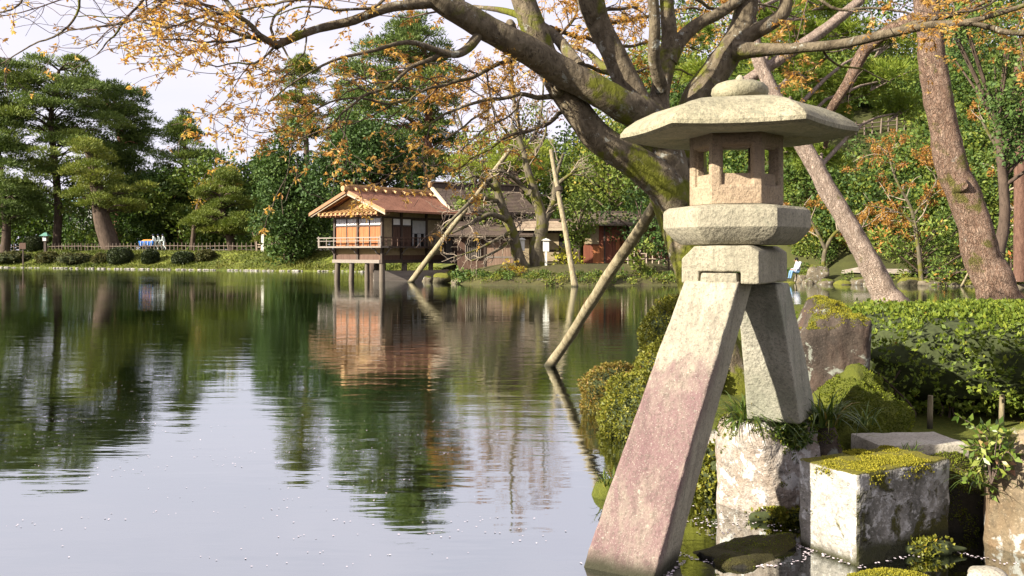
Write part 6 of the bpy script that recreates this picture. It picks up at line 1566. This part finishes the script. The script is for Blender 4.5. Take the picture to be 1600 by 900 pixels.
# ------------------------------------------------------------------ hedge, bushes and small plants
def bush(label, c, r, n, L, W, mat, seed, exp=2.0, k=4, name="bush", cat="bush", zmin=None, shell=0.05, lump=0.12, core=0.86, group=None):
    """clipped bush: twiggy core and rosettes of leaves over a superellipsoid"""
    rng = np.random.default_rng(seed); c = np.asarray(c, float); r = np.asarray(r, float)
    base = np.array((c[0], c[1], c[2] - r[2])) if zmin is None else np.array((c[0], c[1], zmin))
    root = thing(name, label, cat, base, 0, group)
    d = unit(rng.normal(size=(n, 3)) / r); 
    q = d / (np.abs(d) ** exp).sum(1, keepdims=True) ** (1 / exp)
    nrm_ = unit(np.sign(q) * np.abs(q) ** (exp - 1) / r)
    lum = 1 + lump * vnoise(q * r, 2.2 / max(0.3, r.min()), seed, 3)
    dep = np.abs(rng.normal(size=n)) * shell
    P = c + q * r * (lum - dep)[:, None]
    if zmin is not None:
        keep = P[:, 2] > zmin + 0.02; P, nrm_ = P[keep], nrm_[keep]
    N = len(P); C = np.repeat(P, k, 0); M = np.repeat(nrm_, k, 0)
    A = unit(rng.normal(size=(N * k, 3)) * 0.8 + M * 0.75 + np.array((0, 0, 0.25)))
    ll = rng.uniform(0.45, 1.35, N * k) * L
    V, F = leaf_quads(C, A, ll, ll * W, rng, 0.06)
    leaf_obj("leaves", mat, root, V, F, np.clip(np.repeat(rng.random(N), k) * 0.55 + rng.random(N * k) * 0.45, 0, 1), base)
    V0, F0 = ICO[4]; q = V0 / (np.abs(V0) ** exp).sum(1, keepdims=True) ** (1 / exp)
    q = q * r * core * (1 + lump * vnoise(q * r, 2.2 / max(0.3, r.min()), seed, 3))[:, None] + c
    if zmin is not None: q[:, 2] = np.maximum(q[:, 2], zmin - 0.05)
    link_mesh("twigs", raw_mesh("twigs", q, F0, M_TWIGCORE, True, off=base), root)
    return root
hz = near_z(4.5, 8.0)
bush("long clipped azalea hedge on the mossy bank behind the stones", (5.05, 8.75, 0.74), (2.34, 1.52, 0.45), 36000, 0.041, 0.30, M_HEDGE, 3, 3.6, 4, "hedge", "hedge", None, 0.09, 0.17, 0.86)
hedge = bpy.data.objects["hedge"]
rng = np.random.default_rng(12)
hb = np.array(hedge.location)
paths = []
for k in range(46):                                                # bare stems under the leaves
    x = rng.uniform(3.0, 6.6); y = rng.uniform(7.5, 8.6); z0 = near_z(x, y) - 0.03
    p = [np.array((x, y, z0)), np.array((x + rng.normal() * 0.05, y + rng.normal() * 0.05, z0 + 0.15)), np.array((x + rng.normal() * 0.16, y + rng.normal() * 0.12, z0 + 0.45))]
    q, _ = smooth_path(p, [1, 1, 1], 6); paths.append((q, np.linspace(0.012, 0.007, 6)))
V, F = tubes_fast(paths, 6); link_mesh("stems", raw_mesh("stems", V, F, M_BARKD, True, off=hb), hedge)
for (x, y, lab) in ((PX(1453, 650, 7.25)[0], 7.25, "grey stake under the hedge beside the mossy hump"), (PX(1388, 500, 7.3)[0] + 0.95, 7.35, "grey stake under the hedge near the tan boulder")):
    z0 = near_z(x, y); s_ = thing("stake", lab, "stake", (x, y, z0)); MB().tube([(0, 0, -0.1), (0, 0, 0.1), (0.005, 0, 0.27)], [0.022, 0.022, 0.02], 10, True, 0.08, 2).build("pole", M_POLE, s_, None, True, 50)
bush("rounded green azalea at the water's edge behind the front leg", (1.26, 8.70, 0.13), (0.42, 0.46, 0.40), 7500, 0.025, 0.28, M_AZAL, 4, 2.1, 4, "azalea_bush", lump=0.30, shell=0.10)
bush("upright clipped azalea between the front leg and the prop", (2.02, 10.4, 0.72), (0.50, 0.50, 0.52), 6500, 0.028, 0.28, M_AZAL, 5, 2.4, 4, "azalea_bush", lump=0.20, shell=0.09)
bush("reddish low azalea spreading over the water behind the front leg", (1.17, 9.85, 0.12), (0.42, 0.40, 0.40), 5000, 0.026, 0.26, M_AZALR, 6, 2.1, 4, "azalea_bush", lump=0.25)
bush("green azalea tucked behind the lantern's front leg", (1.75, 9.3, 0.42), (0.46, 0.45, 0.42), 5000, 0.028, 0.28, M_AZAL, 7, 2.2, 4, "azalea_bush", lump=0.16)
bush("yellow-green creeping plant over the stones beside the front leg", (1.66, 6.62, 0.22), (0.20, 0.20, 0.20), 900, 0.040, 0.34, M_YPLANT, 8, 2.0, 5, "creeping_plant", "plant", lump=0.3, shell=0.2)
bush("dull brown-green creeping plant at the water behind the front leg", (1.48, 6.55, 0.12), (0.20, 0.22, 0.22), 1500, 0.026, 0.34, M_AZAL, 18, 2.0, 5, "creeping_plant", "plant", lump=0.3, shell=0.2)

def blades(label, c, n, L, W, seed, spread=0.8, name="sedge_clump", mat=None, cat="grass clump"):
    rng = np.random.default_rng(seed); c = np.asarray(c, float); mat = mat or M_SEDGE
    V, F, var = [], [], []
    for i in range(n):
        a = rng.uniform(0, 2 * math.pi); out = np.array((math.cos(a), math.sin(a), 0)); side = np.array((-out[1], out[0], 0)) * W
        ln = L * rng.uniform(0.55, 1.15); lean = rng.uniform(0.35, 1.1) * spread; p = c + out * 0.05 * rng.random() + np.array((rng.normal() * 0.03, rng.normal() * 0.03, 0))
        b0 = len(V)
        for s in range(6):
            t = s / 5; pos = p + out * ln * lean * t ** 1.3 * 0.9 + np.array((0, 0, ln * (0.9 * t - 0.85 * lean * t ** 2.2)))
            w = side * (1 - t ** 2) + 1e-4; V += [pos - w, pos + w]
        for s in range(5): F.append((b0 + 2 * s, b0 + 2 * s + 1, b0 + 2 * s + 3, b0 + 2 * s + 2)); 
        var += [rng.random()] * 5
    o = link_mesh(name, raw_mesh(name, np.array(V), np.array(F), mat, True, var=var, off=c), None, c)
    return tag(o, label, cat)
blades("arching sedge clump hanging beside the foot of the lantern's rear leg", (1.58, 5.98, 0.54), 170, 0.48, 0.008, 1, 1.05)
blades("sedge tuft growing in front of the mossy hump", (2.05, 5.90, 0.58), 110, 0.42, 0.007, 2, 1.0)
blades("small sedge sprig on the mossy hump's shoulder", (2.42, 6.12, 0.55), 26, 0.30, 0.005, 3, 1.1)
blades("thin grass tuft beside the grey slab", (2.48, 5.60, 0.45), 24, 0.16, 0.004, 4, 0.7)
blades("thin grass blades dangling under the small leafy plant", (2.72, 5.22, 0.36), 24, 0.28, 0.005, 5, 1.3)
blades("fresh green tuft at the water's edge behind the front leg's foot", (0.70, 6.35, 0.05), 60, 0.22, 0.007, 6, 0.7)
bush("small dull creeping plants along the foot of the white block", ctr + e2 * 0.12 - e1 * 0.24 + np.array((0, 0, 0.03)), (0.34, 0.06, 0.06), 380, 0.020, 0.30, M_AZAL, 28, 2.0, 4, "creeping_plant", "plant", lump=0.4, shell=0.3, core=0.7)
bush("low ferny growth over the top of the pedestal stone", (1.80, 5.84, 0.55), (0.22, 0.09, 0.10), 700, 0.035, 0.22, M_SEDGE, 29, 2.0, 4, "fern", "plant", lump=0.4, shell=0.3, core=0.7)
bush("dry mossy scrub at the waterline below the pedestal stone", (1.72, 5.76, 0.02), (0.30, 0.07, 0.07), 600, 0.024, 0.34, M_AZAL, 30, 2.0, 4, "creeping_plant", "plant", lump=0.4, shell=0.3, core=0.7)
stone("mossy_stone", "small mossy stone under the fresh green tuft", "rock", (0.70, 6.36, -0.02), (0.13, 0.12, 0.12), M_MOSSY, 71, sub=3)

# small leafy plant with pink tips on the tan boulder
rng = np.random.default_rng(9); pc = np.array((2.74, 5.12, 0.52)); pl = thing("leafy_plant", "small leafy plant with pink-tipped leaves beside the tan boulder", "plant", pc - np.array((0, 0, 0.25)))
paths, C, A = [], [], []
for i in range(26):
    a = rng.uniform(0, 2 * math.pi); e = pc + np.array((math.cos(a) * rng.uniform(0.05, 0.20), math.sin(a) * 0.14 * rng.random(), rng.uniform(-0.22, 0.30)))
    q, _ = smooth_path([pc - np.array((0, 0, 0.12)), (pc + e) / 2 + np.array((0, -0.02, 0.05)), e], [1, 1, 1], 8); paths.append((q, np.linspace(0.004, 0.0015, 8)))
    for s in range(3, 8):
        for _ in range(3): C.append(q[s]); A.append(unit(rng.normal(size=3) * 0.8 + unit(q[s] - q[s - 1]) * 0.5))
C = np.array(C); A = np.array(A); ll = rng.uniform(0.035, 0.07, len(C)); V, F = leaf_quads(C, A, ll, ll * 0.24, rng, 0.08)
o_ = np.array(pl.location); leaf_obj("leaves", M_NAND, pl, V, F, rng.random(len(C)), o_)
V, F = tubes_fast(paths, 5); link_mesh("stems", raw_mesh("stems", V, F, M_TWIG, True, off=o_), pl)

# ------------------------------------------------------------------ far shore details
M_SCRUB = leaf_mat("bank_scrub_leaves", G((0, (0.045, 0.045, 0.016)), (0.5, (0.085, 0.085, 0.024)), (1, (0.14, 0.12, 0.04))), 0.25, 0.6, 0.2)
def clip_bush(label, q, yb, rx, hz_, seed, mat=None, dY=1.6, lump=0.08):
    x, y = shore(q, dY); z = far_z(x, y); ppm = FPX / y; r = rx / ppm
    bush(label, (x, y, z + hz_ / ppm * 0.42), (r, r, hz_ / ppm * 0.58), 1500, 0.16, 0.35, mat or M_CLIP, seed, 2.4, 3, "clipped_bush", lump=lump, zmin=z)
clip_bush("largest dark clipped bush on the lawn bank below the blue cart", 188, 418, 18, 24, 81, dY=1.7)
clip_bush("dark clipped bush on the bank below the three workers", 235, 418, 12, 21, 82, dY=1.7)
clip_bush("wide dark clipped bush on the bank next to the grassy slope", 287, 418, 17, 18, 83, dY=1.7)
clip_bush("small clipped bush at the start of the sunlit slope", 321, 416, 14, 14, 84, M_SCRUB, 2.6, 0.3)
clip_bush("boxy clipped bush beside the garden lamp", 53, 392, 15, 22, 85, dY=5.2)
clip_bush("low spreading shrub on the bank under the garden lamp", 118, 415, 26, 13, 86, M_SCRUB, 1.8, 0.5)
clip_bush("low brownish shrub on the bank at the picture's edge", 20, 415, 30, 13, 87, M_SCRUB, 1.8, 0.5)
clip_bush("low shrub on the bank before the tall spreading pine", 75, 415, 16, 15, 92, M_SCRUB, 1.8, 0.5)
clip_bush("low shrub between the dark clipped bushes", 160, 415, 13, 13, 93, M_SCRUB, 1.8, 0.5)
clip_bush("little dark shrub on the slope beside the zigzag fence", 432, 410, 16, 13, 88, M_EVERL, 3.8)

rng = np.random.default_rng(21)                                     # grass along the banks
pts = []
while len(pts) < 26000:
    x = rng.uniform(-82, 12, 4000); y = rng.uniform(46, 115, 4000); d = poly_sd(np.column_stack([x, y]), POND)
    k = (d > 0.05) & (d < np.where(x < -8, 5.2, 1.8)) & (rng.random(4000) < np.where(x < -8, 0.9, 0.9))
    pts += list(np.column_stack([x[k], y[k]]))
Q = np.array(pts[:26000]); Z = ground_h(Q[:, 0], Q[:, 1]); C = np.column_stack([Q, Z - 0.02])
hh = np.where(C[:, 0] > -8, 0.45, 1.0) * (0.14 + 0.30 * np.clip(vnoise(C, 0.5, 6, 3) + 0.35, 0, 1))
A = unit(rng.normal(size=(len(C), 3)) * 0.45 + np.array((0, 0, 1.0)))
V, F = leaf_quads(C, A, hh * rng.uniform(0.6, 1.3, len(C)), 0.045, rng)
v = np.clip(0.45 + 0.45 * vnoise(C, 0.35, 16, 3) + rng.normal(size=len(C)) * 0.15 + np.where(C[:, 0] > -45, 0.12, -0.2), 0, 1)
tag(leaf_obj("bank_grass", M_GRASS, None, V, F, v), "rough grass covering the far banks", kind="stuff")
broadleaf("dark ferny shrub low on the shore behind the slanting pole", [(725, 440), (725, 432), (725, 426)], 50.2, (1, 0.5), [(418, 715, 745), (428, 698, 772), (438, 700, 775)], 16, (8, 12), 95, M_EVER, dens=300, L=(0.12, 0.22), name="shrub", cat="bush")
broadleaf("yellow-mossed shrub at the foot of the bare mossy trees", [(800, 440), (800, 428), (795, 420)], 49.0, (1, 0.5), [(408, 780, 800), (420, 780, 830), (438, 790, 850)], 14, (8, 12), 96, M_YELLOW, dens=260, L=(0.10, 0.18), name="shrub", cat="bush")
broadleaf("low dark shrub on the shore in front of the red hut", [(960, 442), (960, 436), (960, 430)], 48.6, (1, 0.5), [(424, 920, 1000), (434, 910, 1060), (442, 910, 1060)], 20, (7, 11), 97, M_HILL, dens=300, L=(0.10, 0.2), name="shrub", cat="bush")

# rocks along the far shore
M_FROCK = stone_mat("far_shore_rock", (0.30, 0.25, 0.17), (0.15, 0.12, 0.08), moss=0.45, lichen=0.15, grain=6, bump=0.05)
M_FROCKM = stone_mat("far_mossy_rock", (0.20, 0.17, 0.10), (0.10, 0.09, 0.05), moss=0.72, grain=6, bump=0.05, moss_col=((0.10, 0.11, 0.015), (0.28, 0.27, 0.04)))
def frock(label, q, y, rx, ry, Y, seed, mat=None, group=None):
    c = PX(q, y, Y); ppm = FPX / Y
    stone("shore_rock", label, "rock", c, (rx / ppm, rx / ppm * 0.8, ry / ppm), mat or M_FROCK, seed, group, sub=3, box=2.6, rough=0.2)
frock("rock under the sitting person at the far shore", 1253, 435, 12, 9, 51.0, 1)
frock("large domed rock next to the sitting person", 1278, 430, 17, 17, 50.0, 2)
frock("pale squarish rock on the far slope behind the domed rock", 1309, 412, 15, 14, 54.0, 3)
frock("broad dark rock leaning on the slope beside the pale leaning trunk", 1330, 402, 24, 12, 56.0, 4, M_FROCKM)
frock("mossy hump of rock above the sitting person", 1295, 398, 24, 10, 57.5, 5, M_FROCKM)
frock("small mossy rock on the slope behind the sitting person", 1268, 420, 9, 7, 53.2, 170, M_FROCKM)
frock("dark mossy rock on the slope over the sitting person's far side", 1240, 412, 12, 8, 55.0, 171, M_FROCKM)
ORD = ("first", "second", "third", "fourth", "fifth", "sixth", "seventh", "eighth", "ninth", "tenth", "eleventh", "twelfth", "thirteenth", "fourteenth")
G_ = "rocks edging the far shore"
for k, (q, y, rx, ry, Y) in enumerate(((1232, 444, 12, 5, 51), (1262, 444, 9, 8, 49.6), (1290, 444, 15, 8, 49), (1316, 445, 13, 7, 48.4), (1345, 441, 16, 8, 48.2), (1365, 445, 20, 7, 47.9), (1420, 442, 18, 9, 47.4), (1455, 444, 22, 9, 47.2), (1490, 446, 20, 8, 46.8), (1525, 446, 18, 9, 46.2), (1560, 448, 22, 10, 45.2), (1595, 450, 20, 10, 44.6))):
    frock("%s rock from the sitting person in the row edging the far shore" % ORD[k], q, y, rx, ry, Y, 100 + k, M_FROCK if k % 3 else M_FROCKM, G_)
G2 = "rocks edging the shore before the houses"
for k, (q, y, rx, ry, Y) in enumerate(((668, 438, 10, 7, 54), (690, 436, 14, 10, 51.5), (715, 440, 10, 6, 50.0), (778, 440, 8, 9, 48.2), (795, 441, 9, 6, 48), (816, 443, 10, 6, 47.8), (848, 440, 12, 8, 47.6), (880, 442, 12, 6, 47.6), (925, 441, 14, 7, 47.6), (968, 439, 12, 9, 47.9), (1010, 442, 12, 6, 48.0), (1042, 441, 13, 7, 48.4))):
    frock("%s mossy rock from the boat in the row edging the shore before the houses" % ORD[k], q, y, rx, ry, Y, 130 + k, M_FROCKM if k % 2 else M_FROCK, G2)

# pebbles along the lawn's waterline
V0, F0 = ICO[2]; VV, FF, nb = [], [], 0
for k in range(280):
    x = rng.uniform(-70, -13); 
    q = 800 + x / 95 * FPX
    yq = np.interp(x, [p[0] for p in POND[:9]], [p[1] for p in POND[:9]]) + rng.normal() * 0.12
    r = rng.uniform(0.05, 0.15); VV.append(V0 * np.array((r * 1.3, r, r * 0.6)) + np.array((x, yq, 0.04))); FF.append(F0 + nb); nb += len(V0)
tag(link_mesh("shore_pebbles", raw_mesh("shore_pebbles", np.vstack(VV), np.vstack(FF), plain_mat("pebble_grey", (0.34, 0.31, 0.28), 0.8, 0.4, 2), True)), "pale pebbles along the lawn's waterline", kind="stuff")

# fallen petals drifting on the water
m = NT("petal"); M_PETAL = m.done(m.bsdf((0.58, 0.50, 0.53), 0.7, None, 0.2))
rng = np.random.default_rng(33); PP = []
cl = [(rng.uniform(-6, 0.4), rng.uniform(3.9, 9.5)) for _ in range(150)]
for cx, cy in cl:
    if cx > -0.5 and cy > 6: continue
    n = rng.integers(1, 9); a = rng.normal(size=(n, 2)) * np.array((0.22, 0.035)); PP += [(cx + u, cy + v) for u, v in a]
for _ in range(120): PP.append((rng.uniform(-9, 0.5), rng.uniform(6.0, 15.0)))
for _ in range(40):
    cx, cy = rng.uniform(-7.5, -4), rng.uniform(7.5, 12.5); PP += [(cx + rng.normal() * 0.4, cy + rng.normal() * 0.25) for _ in range(4)]
CH = []
def chain(pts, n, w=0.015):
    P = np.array(pts, float); s = np.concatenate([[0], np.cumsum(np.linalg.norm(np.diff(P, axis=0), axis=1))]); t = np.sort(rng.uniform(0, s[-1], n))
    for u in t: CH.append((np.interp(u, s, P[:, 0]) + rng.normal() * w, np.interp(u, s, P[:, 1]) + rng.normal() * w))
fb_ = B1 + LC
for a, b in (((-1, 1), (1, 1)), ((1, 1), (1, -1))):
    p0 = fb_ + sd * 0.245 * a[0] + fn * 0.165 * a[1]; p1 = fb_ + sd * 0.245 * b[0] + fn * 0.165 * b[1]; chain([p0[:2], p1[:2]], 44, 0.010)
an = np.linspace(math.pi * 1.0, math.pi * 2.0, 14)
chain([(1.33 + math.cos(t) * 0.36, 5.16 + math.sin(t) * 0.25) for t in an], 80, 0.012)
chain([(bc - e1 * 0.02)[:2], (bc + e1 * 0.43 - e2 * 0.03)[:2]], 40, 0.012); chain([(bc - e1 * 0.02)[:2], (bc + e2 * 0.77 - e1 * 0.03)[:2]], 30, 0.012)
chain([(1.02, 5.95), (1.3, 5.72), (1.65, 5.66), (1.72, 5.5)], 60, 0.05); chain([(2.5, 5.2), (2.75, 4.95), (3.1, 4.85)], 50, 0.02); chain([(1.1, 5.6), (1.6, 5.4)], 30, 0.10)
for _ in range(70): PP.append((rng.uniform(0.9, 1.7), rng.uniform(4.9, 6.2)))
n0 = len(PP); PP = np.array(PP + CH); n = len(PP); s = np.where(np.arange(n) < n0, rng.uniform(0.004, 0.0095, n), rng.uniform(0.006, 0.012, n)); a = rng.uniform(0, 2 * math.pi, n)
C = np.column_stack([PP, np.full(n, 0.004)]); U = np.column_stack([np.cos(a), np.sin(a), rng.normal(size=n) * 0.12]); W = np.column_stack([-np.sin(a), np.cos(a), rng.normal(size=n) * 0.12])
V = np.stack([C - U * s[:, None], C - W * s[:, None] * 0.7, C + U * s[:, None], C + W * s[:, None] * 0.7], 1).reshape(-1, 3); V[:, 2] = np.maximum(V[:, 2], 0.003)
tag(link_mesh("petals", raw_mesh("petals", V, np.arange(4 * n).reshape(-1, 4), M_PETAL)), "white fallen petals drifting on the pond", kind="stuff")
